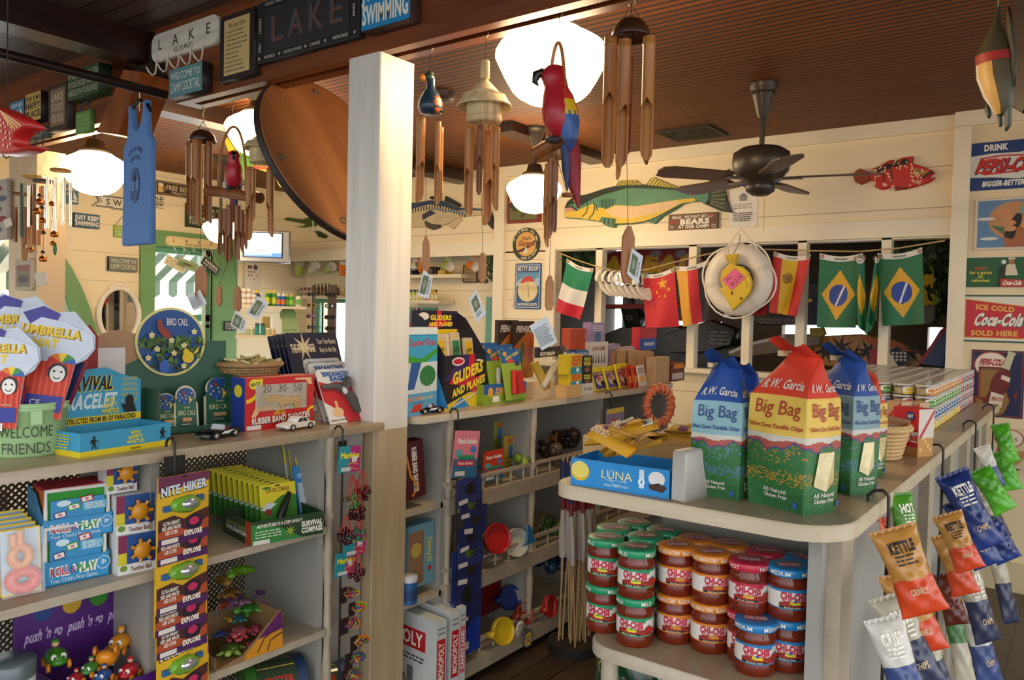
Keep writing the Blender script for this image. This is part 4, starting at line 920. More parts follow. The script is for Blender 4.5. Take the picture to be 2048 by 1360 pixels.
part('wire',MB().tube([(-10*k,0,fs(62)),(-8*k,0,fs(20)),(-8*k,0,ZC-c.z)],.0018,C('#cfc8b0',.3,.8),5),t)
solo('hanging_paddle',MB().prism([(-.02,.3),(.02,.3),(.03,-.1),(.05,-.24),(.02,-.3),(-.03,-.26),(-.03,-.1)],-.01,.01,C('#3a2c1e',.4),None,.004),'dark wooden paddle hanging at the top right corner behind the fish','paddle',U(2044,40,d=2.5),-.5)
t,Q,c=carved('fish_carving','small blue fish carving on the back wall behind the ceiling fan','fish',YW,.02,zz(1250,150,.25,((890,870),(960,805),(1040,790),(1180,790),(1240,830),(1200,880),(1060,905),(960,900))),C('#3c3c86',.4,0,.2,0,20),lambda A,Q:PL(A,Q,zz(1250,150,.25,((985,860),(1040,855),(1030,905),(990,900))),'#c0442a'))
# ---- back wall signs
def a_land(A,w,h):
 A.rect(-w*.44,-h*.44,w*.44,h*.44,'#b7a67e');A.poly([(-w*.44,-h*.44),(w*.44,-h*.44),(w*.44,-h*.1),(w*.1,-h*.02),(-w*.2,-h*.12),(-w*.44,h*.1)],'#6f6a3a')
 for x,y,r in((-.34,.02,.1),(-.24,-.08,.09),(.1,-.2,.08),(.28,-.22,.09),(-.02,-.3,.06)):A.ell(w*x,h*y,w*r,h*r*.9,'#3c4424',12)
 A.poly([(0,-h*.1),(w*.12,h*.15),(w*.2,-h*.05)],'#c98a3c');A.frame(-w*.44,-h*.44,w*.44,h*.44,w*.02,'#3a2c1a')
board('framed_picture','landscape picture in a red frame behind the pendant lamp','picture',((1014,380),(1080,372),(1080,442),(1014,448)),.03,'#8c2c22',a_land,y=YW)
a,b,o,tt=rect_on(((1024,455),(1078,455),(1078,521),(1024,521)),y=YW-.02);r=(b-a)/2;rz=(tt-o)/2
m=MB();m.prism([(r*cos(2*pi*i/48),rz*sin(2*pi*i/48))for i in range(48)],-.012,0,'#2c3a22','#2a2a24',.002);A=Art()
A.ell(0,0,r*.74,rz*.74,'#dca858',36);A.poly([(-r*.72,-rz*.1-rz*.3),(-r*.1,-rz*.22),(r*.7,rz*.25),(r*.68,rz*.1),(0,-rz*.38),(-r*.55,-rz*.5)],'#5c1c18')
A.text("Dad's",r*.05,rz*.36,rz*.2,'#4a2418',w=r*.7);A.text('Garage',r*.02,rz*.06,rz*.3,'#4a2014',w=r*1.25,shear=.3,bold=.05);A.text('Garage',r*.0,rz*.07,rz*.28,'#a8643c',w=r*1.2,shear=.3,bold=.02)
A.ell(0,-rz*.45,r*.16,rz*.14,'#d8d4c8',12).ell(r*.04,-rz*.28,r*.08,rz*.09,'#d8d4c8',10)
A.arctext("IF IT'S BROKE, CALL DAD",0,0,r*.87,168,12,rz*.13,'#e6dcbc',.02);A.arctext('OPEN 24 HOURS',0,0,r*.87,250,340,rz*.13,'#e6dcbc',.02,True)
m.front(A,-.012);solo('round_sign',m,"round green and tan Dad's Garage sign on the pier",'sign',((a+b)/2,YW-.001,(o+tt)/2))
def a_bath(A,w,h):
 A.frame(-w*.46,-h*.47,w*.46,h*.47,w*.02,'#d8dde0');A.rect(-w*.43,0,w*.43,h*.3,'#5f93b8');A.poly([(-w*.43,h*.1),(-w*.1,h*.22),(w*.2,h*.12),(w*.43,h*.2),(w*.43,0),(-w*.43,0)],'#9fc0d0')
 A.ell(0,-h*.1,w*.38,h*.24,'#e0cfa0',30);A.poly([(-w*.38,-h*.1),(w*.38,-h*.1),(w*.3,h*.02),(-w*.3,h*.02)],'#d2bd8a')
 A.poly([(-w*.3,h*.06),(-w*.15,h*.2),(w*.1,h*.22),(w*.28,h*.1),(w*.12,h*.09),(0,h*.11),(-w*.14,h*.07)],'#c8403a');A.line([(0,h*.1),(w*.06,-h*.24)],w*.02,'#6a4a2a')
 A.text('BETTY BOOP',0,h*.385,h*.1,'#e6e2d4',w=w*.8,bold=.03);A.text('BATHING SUITS',0,-h*.4,h*.055,'#e6e2d4',w=w*.76,bold=.03)
board('tin_sign','blue rectangular tin sign for bathing suits under the round green sign','sign',((1030,527),(1082,526),(1081,617),(1030,619)),.01,'#2a5586',a_bath,y=YW,rnd=.06)
board('wall_switch','cream switch plate beside the blue tin sign','switch',((1016,588),(1027,588),(1027,612),(1016,612)),.008,'#e4d6b4',lambda A,w,h:A.rect(-w*.12,-h*.1,w*.12,h*.1,'#c9b896'),y=YW)
def a_bears(A,w,h):
 A.text("RELAX... WE DON'T GET ANY",0,h*.3,h*.16,TW,w=w*.84,bold=.03);A.text('BEARS',w*.04,0,h*.3,TW,w=w*.6,bold=.06);A.text('AT OUR CAMP!',w*.02,-h*.31,h*.19,TW,w=w*.62,bold=.05)
 A.text('many',-w*.38,h*.06,h*.18,'#b02a20',w=w*.18,slope=.3,bold=.04);A.line([(w*.3,h*.24),(w*.42,h*.38)],.006,'#b02a20');A.line([(w*.3,h*.38),(w*.42,h*.24)],.006,'#b02a20')
 A.text('Have',-w*.42,-h*.24,h*.09,TW,bold=0);A.text('Fun!',-w*.42,-h*.37,h*.09,TW,bold=0);A.text('Sleep',w*.42,-h*.24,h*.09,TW,bold=0);A.text('Tight!',w*.42,-h*.37,h*.09,TW,bold=0)
board('wooden_sign',"brown BEARS AT OUR CAMP sign standing on the header under the big bass",'sign',((1338,429),(1437,424),(1435,457),(1336,461)),.02,'#6a452a',a_bears,y=YW)
def a_paper(A,w,h):
 A.rect(-w*.14,h*.2,w*.14,h*.34,'#8c8c88');A.poly([(-w*.16,h*.33),(0,h*.42),(w*.16,h*.33)],'#77777a');A.lines(-w*.32,w*.32,-h*.02,h*.14,3,'#9a8f8a',1);A.lines(-w*.34,w*.34,-h*.36,-h*.1,5,'#4a4644',2)
board('paper_notice','white paper notice with a small building drawing under the ceiling fan','notice',((1459,381),(1516,378),(1514,453),(1457,455)),.003,'#e6e0d4',a_paper,y=YW)
# soda signs on the right pier
yp2=YW-.05
def script(A,s,x,y,h,w,c,sh=None):
 if sh:A.text(s,x+h*.06,y-h*.06,h,sh,w=w,bold=.06,shear=.35)
 A.text(s,x,y,h,c,w=w,bold=.05,shear=.35)
def a_pep1(A,w,h):
 A.poly([(-w/2,h*.22),(-w*.2,h*.26),(w*.1,h*.24),(w*.3,h*.3),(w/2,h*.3),(w/2,h/2),(-w/2,h/2)],'#173a72');A.poly([(-w/2,-h*.22),(-w*.2,-h*.24),(w*.1,-h*.3),(w*.3,-h*.24),(w/2,-h*.22),(w/2,-h/2),(-w/2,-h/2)],'#173a72')
 A.text('DRINK',-w*.18,h*.38,h*.12,TW,w=w*.28,bold=.05);A.text('BIGGER-BETTER',-w*.08,-h*.37,h*.1,TW,w=w*.5,bold=.05,shear=.15)
 script(A,'PEPSI-COLA',0,0,h*.26,w*.86,'#c8281e','#1a2a50');A.line([(-w*.4,-h*.1),(-w*.3,-h*.17),(0,-h*.15),(w*.3,-h*.08)],h*.035,'#c8281e');A.line([(-w*.36,h*.16),(-w*.1,h*.2),(w*.2,h*.17)],h*.03,'#c8281e')
board('tin_sign','red white and blue DRINK cola tin sign, topmost at the right edge','sign',((1939,288),(2110,272),(2108,372),(1936,383)),.006,'#dcd8ce',a_pep1,y=yp2)
def bottle_art(A,x,y,L,c1,c2,a):
 pts=[(-.1,0),(-.13,.1),(-.1,.3),(-.13,.48),(-.11,.58),(-.05,.75),(-.045,.97),(.045,.97),(.05,.75),(.11,.58),(.13,.48),(.1,.3),(.13,.1),(.1,0)]
 R=lambda p:(x+L*(p[0]*cos(a)-p[1]*sin(a)),y+L*(p[0]*sin(a)+p[1]*cos(a)))
 A.poly([R(p)for p in pts],c1);A.poly([R(p)for p in((-.055,.72),(-.045,.97),(.045,.97),(.055,.72))],c2);A.poly([R(p)for p in((-.055,.96),(-.055,1.0),(.055,1.0),(.055,.96))],c2)
def a_hand(A,w,h):
 A.rect(-w*.46,-h*.45,w*.46,h*.45,'#5f86a8');A.ell(w*.0,h*.06,w*.32,h*.36,'#c08a58',30);A.poly([(-w*.3,-h*.02),(-w*.05,-h*.28),(w*.2,-h*.3),(w*.32,-h*.05),(w*.2,-h*.12),(0,-h*.1)],'#4f6a50')
 for x,y in((-.3,-.28),(.2,-.3),(-.35,.1),(.3,-.2)):A.ell(w*x,h*y,w*.12,h*.03,'#d8d8d0',12)
 A.poly([(-w*.1,-h*.45),(-w*.12,-h*.15),(-w*.02,h*.02),(w*.16,-h*.02),(w*.18,-h*.2),(w*.12,-h*.45)],'#a8643c');bottle_art(A,-w*.06,-h*.28,h*.68,'#251814','#7fa08c',-.36)
 for i in range(4):A.ell(-w*(.1+.02*abs(i-1.5))+w*.04*(3-i)*.8,-h*.1+h*.11*i,w*.08,h*.055,'#cf8f60',14)
 A.ell(w*.15,-h*.03,w*.06,h*.08,'#cf8f60',14)
board('framed_poster','framed poster of a hand holding a cola bottle before a globe, at the right edge','poster',((1951,397),(2110,390),(2108,498),(1947,500)),.012,'#d9c6b0',a_hand,y=yp2)
def a_stop(A,w,h):
 A.frame(-w/2,-h/2,w/2,h/2,h*.02,'#e0d6c0');
 for s,y,c,k in(('STOP',.12,'#c8482a',.2),('for a pause',0,'#e6d24a',.34),('GO',-.14,'#e6d24a',.08),('refreshed',-.26,'#e6d24a',.28)):A.text(s,-w*.3,h*y,h*.1,c,w=w*k*.8,bold=.02)
 A.ell(-w*.03,h*.33,h*.07,h*.07,'#d8dcd8',14);A.poly([(-w*.1,-h*.45),(-w*.08,h*.2),(-w*.02,h*.2),(0,-h*.45)],'#1c2a22')
 for x in(.06,.3):A.poly([(w*(x-.07),-h*.1),(w*(x-.06),h*.22),(w*(x-.02),h*.28),(w*(x+.04),h*.26),(w*(x+.08),-h*.1)],'#d8cdb2');A.ell(w*(x),h*.34,h*.08,h*.1,'#a8704a',14);A.rect(w*(x-.04),h*.4,w*(x+.04),h*.46,'#d8cdb2')
 A.poly([(-w*.06,-h*.48),(-w*.06,-h*.2),(w*.2,-h*.25),(w*.45,-h*.16),(w*.45,-h*.48)],'#b8382e');script(A,'Coca-Cola',w*.07,-h*.34,h*.13,w*.22,TW);A.text('ICE COLD',w*.33,-h*.33,h*.06,'#d8b8a0',w=w*.14)
board('tin_sign','green STOP for a pause tin sign with a red cooler, below the hand poster','sign',((1930,515),(2100,511),(2100,575),(1928,576)),.006,'#1e5a32',a_stop,y=yp2)
def a_coke(A,w,h):
 A.frame(-w/2,-h/2,w/2,h/2,h*.035,'#2a5a4a');A.poly([(-w*.45,-h*.42),(-w*.45,h*.42),(w*.48,h*.24),(w*.48,-h*.42)],'#d8b040');A.poly([(-w*.44,-h*.40),(-w*.44,h*.40),(w*.48,h*.22),(w*.48,-h*.40)],'#c42a38')
 A.text('ICE COLD',-w*.06,h*.22,h*.1,'#e0b048',w=w*.5,bold=.05,slope=-.08);script(A,'Coca-Cola',-w*.03,-h*.02,h*.24,w*.62,'#ece4d2','#2a5a50');A.text('SOLD HERE',-w*.06,-h*.31,h*.1,'#e0b048',w=w*.6,bold=.05);bottle_art(A,w*.42,-h*.42,h*.5,'#3a1c1a','#3a1c1a',0)
board('tin_sign','red ICE COLD SOLD HERE cola tin sign at the right edge','sign',((1924,590),(2080,590),(2080,688),(1920,682)),.006,'#e0dccb',a_coke,y=yp2)
def a_pep5(A,w,h):
 A.frame(-w*.47,-h*.48,w*.47,h*.48,w*.012,'#a83a34');A.ell(-w*.12,h*.28,w*.33,h*.2,'#a83a34',30).ell(-w*.12,h*.28,w*.31,h*.185,'#e2d8c4',30)
 A.text('5',-w*.02,-h*.14,h*.62,'#8a2c28',w=w*.7,bold=.09);A.text('5',-w*.02,-h*.14,h*.6,'#8f6c34',w=w*.66,bold=.07);A.text('c',w*.36,-h*.15,h*.1,'#8a2c28',w=w*.1);A.line([(w*.36,-h*.27),(w*.36,-h*.05)],w*.01,'#8a2c28')
 script(A,'PEPSI-COLA',-w*.12,h*.32,h*.09,w*.48,'#a8241e');A.text('BIGGEST VALUE IN TOWN',-w*.12,h*.22,h*.03,'#3a3a3a',w=w*.48)
 bottle_art(A,-w*.12,-h*.42,h*.94,'#6a1c1c','#c4c29a',-.28);A.poly([(-w*.14,-h*.3),(-w*.1,-h*.12),(w*.14,-h*.17),(w*.1,-h*.36)],'#dcd2bc');script(A,'PEPSI-COLA',0,-h*.23,h*.05,w*.22,'#a8241e');A.poly([(w*.07,h*.08),(w*.09,h*.14),(w*.25,h*.1),(w*.23,h*.03)],'#dcd2bc')
board('tin_sign','dark blue cola tin sign with a bottle over a big 5','sign',((1943,700),(2050,702),(2046,838),(1940,830)),.006,'#1a2148',a_pep5,y=yp2)
def a_five(A,w,h):
 A.ell(0,h*.28,w*.34,h*.2,'#a83a34',28).ell(0,h*.28,w*.31,h*.18,'#e6dcc6',28);A.text('5',-w*.06,h*.28,h*.22,'#a8241e',w=w*.26,bold=.07);A.text('c',w*.16,h*.29,h*.09,'#a8241e')
 for x in(-.22,-.05):bottle_art(A,w*x,-h*.36,h*.5,'#8c2422','#8c2422',0);A.rect(w*(x-.06),-h*.3,w*(x+.06),-h*.18,'#e2d6c0')
 A.poly([(w*.1,-h*.34),(w*.14,h*.02),(w*.42,h*.04),(w*.3,-h*.2)],'#b08a4c');A.poly([(-w*.4,-h*.38),(w*.3,-h*.36),(w*.1,-h*.46),(-w*.4,-h*.46)],'#2c1c20')
board('tin_sign','cream 5 cent cola poster low on the right pier','sign',((1975,855),(2064,858),(2060,952),(1972,945)),.004,'#d9c49a',a_five,y=yp2)
# ---- flags on the rope
yr=4.97
rp=[U(*q,y=yr)for q in((1117,505),(1150,519),(1200,535),(1240,543),(1290,540),(1350,524),(1420,507),(1480,498),(1545,499),(1640,502),(1720,503),(1800,496),(1890,481))]
solo('rope',MB().tube(rp,.005,C('#b99a64',.8),6),'tan rope carrying the flags in front of the inner windows','rope')
def flag(label,q,f,n=(36,56),wob=.018,seed=0,yy=yr+.01,band=True):
 P=[U(*c,y=yy)for c in q];c=(P[0]+P[1])/2;rr=random.Random(seed);ph=rr.uniform(0,6)
 def S(a,b):
  p=(P[0]*(1-a)+P[1]*a)*(1-b)+(P[3]*(1-a)+P[2]*a)*b
  y=wob*(sin(a*7+ph+b*1.5)*(.35+.8*b)+.5*sin(b*5+a*3+ph)*b)
  return(p.x-c.x,p.y-c.y-abs(wob)+y,p.z-c.z-.02*sin(a*pi)*(1-b))
 t=thing('national_flag',label,'flag',c,0,'small flags on the tan rope')
 part('cloth',MB().grid(S,n[0],n[1],lambda a,b:f(a,b)),t)
 if band:
  m=MB();m.grid(lambda a,b:(lambda p:(p[0],p[1]-.002,p[2]))(S(a,b*.075-.01)),12,2,'#ddd8cc');m.grid(lambda a,b:(lambda p:(p[0],p[1]-.003,p[2]))(S(.35+a*.3,b*.03+.015)),6,1,'#8a8a88');part('heading',m,t)
  for a in(.06,.94):p=S(a,.025);part('grommet',MB().tube([(p[0]+.009*cos(x),p[1]-.004,p[2]+.009*sin(x))for x in[2*pi*i/10 for i in range(10)]],.003,C('#8a6a3a',.3,.8),5,closed=True),t)
 return t
def stc(a,b,cx,cy,r,asp=1.45):
 x,y=(a-cx)/r,(b-cy)/r*asp;an=math.atan2(x,-y)%(2*pi/5);an=min(an,2*pi/5-an);d=sqrt(x*x+y*y)
 return d*(cos(an)+sin(an)*(1-.382*cos(pi/5))/(.382*sin(pi/5)))<1
RED,YEL='#c4161c','#d9a520'
flag('Italian flag, green white and red, leftmost on the rope',((1136,518),(1189,538),(1161,640),(1112,622)),lambda a,b:'#147a54' if b<.45 else('#d8d4cc' if b<.75 else '#c01c2c'),seed=1)
flag('red Chinese flag with yellow stars beside the white visors',((1287,549),(1350,536),(1358,653),(1292,657)),lambda a,b:YEL if stc(a,b,.62,.2,.17)or any(stc(a,b,x,y,.06)for x,y in((.42,.34),(.5,.42),(.68,.43),(.8,.33)))else RED,(44,64),.012,2)
flag('German flag, gold red and black stripes, left of the life ring',((1353,534),(1420,520),(1422,640),(1368,654)),lambda a,b:'#d99a1c' if a<.36 else(RED if a<.68 else '#1a1618'),seed=3)
flag('red blue and white flag mostly hidden behind the life ring',((1450,520),(1540,512),(1535,630),(1450,632)),lambda a,b:'#d4d4d8' if a<.4 and b>.5 else('#28408c' if b<.7 else '#a82430'),seed=4,yy=yr)
flag('Spanish flag, red and yellow, right of the life ring',((1550,504),(1624,511),(1597,633),(1541,625)),lambda a,b:'#c42018' if a<.24 or a>.68 else('#6a4018' if((a-.45)/.15)**2+((b-.38)/.09)**2<1 and(int(a*60)+int(b*70))%3 else '#dcb01c'),seed=5)
def braz(a,b):
 x,y=abs(a-.5)/.42,abs(b-.54)/.36
 r=sqrt(((a-.5)*1)**2+((b-.54)*1.55)**2)
 if r<.24:return '#d8d8d4' if abs((a-.5)*.9+(b-.54)*.6-.04-((a-.5)**2)*.4)<.022 else '#1c3f94'
 return '#d8a41c' if x+y<1 else '#1e6a42'
flag('green Brazilian flag, left of the two facing the room',((1641,508),(1727,508),(1712,656),(1634,655)),braz,(56,80),.01,6)
flag('green Brazilian flag, rightmost on the rope',((1756,508),(1845,496),(1850,648),(1766,652)),braz,(56,80),.01,7)
fold=lambda a,b:'#d8a41c' if abs(a-.5)*.7+abs(b-.5)<.3 else '#1e6a42'
flag('folded green flag with a yellow edge beside the left Brazilian flag',((1712,512),(1730,512),(1736,672),(1716,650)),fold,(16,40),.02,8,yr-.02)
flag('folded green flag with a yellow edge beside the rightmost flag',((1752,512),(1762,510),(1757,640),(1732,672)),fold,(16,40),.02,9,yr-.02)
# white visors threaded on the rope
vl=('white sun visor hung on the rope, first right of the Italian flag','second white sun visor from the Italian flag','third white sun visor from the Italian flag','middle one of the row of white sun visors','third white sun visor left of the red Chinese flag','second white sun visor left of the red Chinese flag','white sun visor touching the red Chinese flag')
for i in range(7):
 c=U(1208+12.5*i,538+1.2*i,y=yr-.03);k=mpp(c)
 if i==0:
  v0=thing('sun_visor',vl[0],'visor',c,-.35,'white sun visors threaded on the rope');MV=C('#ddd6c8',.7)
  m=MB();m.grid(lambda a,b:((b-.5)*.03+.012*sin(pi*a),.075*cos(pi*(a*1.3-.15)),-.06+.06*sin(pi*(a*1.3-.15))),20,2,MV);part('headband',m,v0)
  m=MB();m.grid(lambda a,b:(.012+.07*b*sin(pi*a)+.015*(1-b),.08*cos(pi*a)*(1-.15*b),-.06-.05*sin(pi*a)-.085*b*sin(pi*a)**.5),20,5,C('#e2dccf',.7));part('brim',m,v0)
 else:dup(v0,c,None,vl[i])
# life ring with rope and the yellow fish
c=U(1477,560,y=4.9);k=mpp(c);t=thing('life_ring','white life ring hung by its rope on the inner window frame','life ring',c)
m=MB();R,r=50*k,20.5*k
m.rings([[((R+r*cos(b))*cos(a),r*.8*sin(b),(R+r*cos(b))*sin(a)*1.02)for b in[2*pi*j/14 for j in range(14)]]for a in[2*pi*i/48 for i in range(49)]],C('#e0d6c4',.4,0,.05));part('ring',m,t)
for a in(radians(112),radians(22),radians(-52),radians(192)):
 m=MB();m.rings([[((R+r*1.04*cos(b))*cos(x),r*.84*sin(b),(R+r*1.04*cos(b))*sin(x)*1.02)for b in[2*pi*j/14 for j in range(15)]]for x in(a-.09,a,a+.09)],C('#d2c8b6',.5));part('strap',m,t)
pts=[];an=[112,22,-52,-168]
for i in range(4):
 a0,a1=an[i],an[(i+1)%4];a1=a1-360 if i==3 else a1
 for j in range(8):
  a=radians(a0+(a1-a0)*j/8);q=R+r*(1.0+.35*sin(pi*j/8));pts.append((q*cos(a),-.01,q*sin(a)))
part('grab_rope',MB().tube(pts,.006,C('#e6dfd0',.7),6,closed=True),t)
e=U(1482,457,y=4.9)-c
part('hanging_rope',MB().tube([(R*1.3*cos(radians(120)),-.005,R*1.3*sin(radians(120))),e,(R*1.35*cos(radians(38)),-.005,R*1.35*sin(radians(38)))],.006,C('#e6dfd0',.7),6),t)
z6=lambda*p:zz(1100,400,.25,p)
t,Q,c=carved('fish_carving','yellow tang carving with a pink price note hung over the life ring','fish',4.83,.02,z6((1395,440),(1505,430),(1480,520),(1540,530),(1590,580),(1615,660),(1600,740),(1550,800),(1500,850),(1460,885),(1440,850),(1400,780),(1355,710),(1380,700),(1358,640),(1370,570),(1420,525),(1430,500)),C('#d9b414',.4,0,.15,0,16),lambda A,Q:([LN(A,Q,z6((1400+18*i,440),(1430+10*i,510)),.004,'#a8860c')for i in range(6)],LN(A,Q,z6((1590,590),(1560,620),(1580,700)),.004,'#b08c10'),A.ell(*Q(*z6((1530,788))[0]),.009,.009,'#5a3a10',10),A.ell(*Q(*z6((1455,745))[0]),.008,.012,'#6a4a10',8)))
part('hanging_cord',MB().tube([(lambda p:(p.x-c.x,-.012,p.z-c.z))(U(*g,y=c.y))for g in((1463,512),(1470,500),(1478,485))]+[(lambda p:(p.x-c.x,4.88-4.83,p.z-c.z))(U(1480,470,y=4.88))],.002,M_str,5),t)
q=z6((1375,640),(1480,545),(1562,620),(1455,725));A=Art();A.poly([Q(*p)for p in q],'#e0628c');e=Q(*z6((1468,635))[0]);A.text("I'm",e[0]-.03,e[1]+.005,.022,'#241a20',rot=.75,bold=.0);A.text('$12.24',e[0]+.02,e[1]-.005,.022,'#241a20',rot=.75,bold=0)
part('price_note',MB().prism([Q(*p)for p in q],-.0225,-.021,'#e0628c').front(A,-.0225),t)
# ================================================================ far corner: television, shelves, mugs, sunglasses
c=U(528,493,d=6.75);k=mpp(c);TA=.86
t=thing('television','silver television switched on in the corner under the ceiling','television',c,TA)
w,h=50*k,32*k;m=MB();SV=C('#8f9092',.35,.4)
m.prism([(-w,-h),(w,-h),(w,h),(-w,h)],-.03,.1,SV,None,.012);m.prism([(-w*.8,-h*.8),(w*.8,-h*.8),(w*.8,h*.8),(-w*.8,h*.8)],.1,.28,C('#5a5a5c',.5));part('case',m,t)
A=Art();A.rect(-w*.8,-h*.72,w*.74,h*.86,'#16181c');part('bezel',MB().front(A,-.03),t)
e1,e2=C('#e8f0fa',.3,0,0,1.6),C('#4a7ac0',.3,0,0,1.1);A=Art();A.rect(-w*.74,-h*.66,w*.68,h*.8,e1);A.rect(-w*.74,-h*.66,w*.68,-h*.4,e2);A.lines(-w*.7,w*.3,-h*.58,-h*.42,2,e1,3);A.rect(-w*.3,-h*.32,w*.1,-h*.24,C('#d88a9a',.3,0,0,.9));A.ell(w*.02,h*.5,w*.09,h*.12,C('#a8b8c8',.3,0,0,.9),12)
part('screen',MB().front(A,-.0325),t);part('wall_bracket',MB().bx(-.04,.04,.28,1.1,-.05,.05,C('#2a2a2c')),t)
# corner shelves facing the room
M_shelfw=C('#dccfb2',.45,0,.04)
def cshelf(lab,u0,u1,v,d=6.7):
 a,b=U(u0,v,d=d),U(u1,v+2,d=d+.15);m=MB();L=(b-a).length;m.bx(0,L,0,.6,-.022,0,M_shelfw)
 an=atan2(b.y-a.y,b.x-a.x);o=solo('corner_shelf',m,lab,'shelf',(a.x,a.y,(a.z+b.z)/2),an,'white shelves in the far corner')
 return o,a,b,an
s1=cshelf('upper white corner shelf carrying sunscreen bottles under the television',480,612,611)
s2=cshelf('lower white corner shelf carrying small tins and tea boxes',470,606,670)
def on(sh,u,dy=.08):
 o,a,b,an=sh;r=CD+CR*((u-1024)/FPX);n=Vector((-sin(an),cos(an),0));q=a+n*dy;t=q.dot(n)/((r.x*n.x+r.y*n.y));p=r*t
 return Vector((p.x,p.y,o.location.z))
def bottle_mb(h,r,body,cap,lab=None,kind=0,ch=.22):
 m=MB();n=12
 if kind==0:m.lathe([(r*.95,0),(r,.004),(r,h*.62),(r*.75,h*.74),(r*.42,h*(1-ch))],body,n)
 else:m.lathe([(r,0),(r,h*(1-ch))],body,n)
 c=MB().lathe([(r*.44 if kind==0 else r*1.02,h*(1-ch)),(r*.42 if kind==0 else r*1.02,h*.99),(r*.3,h),(.001,h)],cap,n)
 if lab:m.lathe([(r*1.02,h*.14),(r*1.02,h*.52)],lab,n,cap=False)
 return m,c
_bt={}
def bottle(name,label,cat,p,h,r,body,cap,lab=None,kind=0,group=None,ch=.22):
 key=(name,round(h,3),round(r,3),body,cap,lab,kind)
 if key in _bt:return dup(_bt[key],p,None,label,group)
 m,c=bottle_mb(h,r,body,cap,lab,kind,ch);t=thing(name,label,cat,p,0,group)
 part('bottle_body' if kind==0 else 'container',m,t);part('cap' if kind==0 else 'lid',c,t);_bt[key]=t;return t
O5=('first','second','third','fourth','fifth');k7=6.8/FPX
for i,u in enumerate((534,541,548)):bottle('sunscreen_bottle','green sunscreen bottle with yellow cap, %s of the trio on the upper corner shelf'%('left one','middle one','right one')[i],'bottle',on(s1,u,.06+.05*(i%2)),33*k7,4.3*k7,'#2f8a24','#e0c01c','#c8d43a',0,'green sunscreen trio')
for i,u in enumerate((573,582)):bottle('sunscreen_bottle','green sunscreen bottle with yellow cap, %s of the pair right of the blue bottles'%('left','right')[i],'bottle',on(s1,u,.08),26*k7,4.6*k7,'#3a9428','#e0c01c','#8ac83a',0,'green sunscreen pair beside the blue bottles')
for i,u in enumerate((557,566)):bottle('lotion_bottle','blue lotion bottle with white cap, %s of the pair on the upper corner shelf'%('left','right')[i],'bottle',on(s1,u,.05),26*k7,4.8*k7,'#1c5aa8','#d8dce0','#c8703a',0,'blue lotion pair')
bottle('aloe_bottle','white aloe bottle with green leaf print at the right end of the corner shelf','bottle',on(s1,596,.05),28*k7,5.6*k7,'#dcdccc','#2f7a34','#7ab048',0,None)
bottle('lotion_bottle','dark blue squat bottle with yellow top beside the white tubs','bottle',on(s1,513,.1),32*k7,6.5*k7,'#1c3a6e','#d8b81c',None,0,None)
for r_,n in((0,3),(1,3),(2,2)):
 for i in range(n):bottle('white_tub','white printed tub in the stack at the left of the upper corner shelf','tub',on(s1,487+10*i,.07)+Vector((0,0,.048*r_)),.047,4.8*k7,'#e0dace','#ece8de','#b8a898',1,'stacked white tubs')
for i,u in enumerate((514,525)):bottle('lip_balm','%s teal tube of the pair on the lower corner shelf'%('left','right')[i],'tube',on(s2,u),24*k7,4*k7,'#1f8a86','#2a4a48',None,1,'teal tubes on the lower corner shelf')
for i,u in enumerate((484,496,504,536,546)):bottle('small_tin',('small pale green tin, leftmost on the lower corner shelf','small pale green tin left of the teal tubes','small pale green tin touching the teal tubes','small cream tin right of the teal tubes','small cream tin at the right end of the lower shelf')[i],'tin',on(s2,u),15*k7,4.6*k7,'#a8b88a' if i<3 else '#c9b88a','#d8d4c0',None,1,'small tins on the lower corner shelf')
p=on(s2,580,.12);m=MB()
tb=thing('tea_box','pale green WELCOME box and gold packets on the lower corner shelf','box',p,s2[3]);w,h=.14,.15
A=Art();A.text('WELCOME',0,-h*.2,.018,'#4a6a3a',w=w*.8);part('carton',MB().bx(-w/2,w/2,0,.06,0,h,'#9ab07a').front(A,0,0,h/2),tb);part('round_lid',MB().lathe([(.07,-.01),(.07,.01)],'#7a9a5a',20,(0,0,0)),tb,None,(-.02,.04,h+.03),(pi/2,0,0))
p0=on(s2,566,.2)
for i in range(4):solo('gold_packet',MB().bx(-.03,.03,-.008,.008,0,.16,C('#c9a94c',.4)),'gold packet, %s in the row left of the green tea box'%O5[i],'packet',p0+Vector((.018*i*cos(s2[3]),.018*i*sin(s2[3]),0))+Vector((-.11,-.12,0)),s2[3]+1.3,'gold packets on the lower corner shelf')
A=Art();A.rect(-.06,.07,-.01,.1,'#6a4a4a');A.ell(.03,.085,.025,.025,'#5a3a4a',12)
for i in range(7):A.star(-.045+.03*(i%4),.04-.035*(i//3),.012,('#a84a3a','#4a5a4a','#6a5a7a')[i%3],5,.5)
m=MB().prism([(-.09,-.13),(.09,-.13),(.09,.13),(-.09,.13)],-.004,0,'#d8ccb4').front(A,-.004);c=U(505,552,x=XL+.01)
solo('paper_poster',m,'small cream poster of tools and creatures under the television','poster',c,RX)
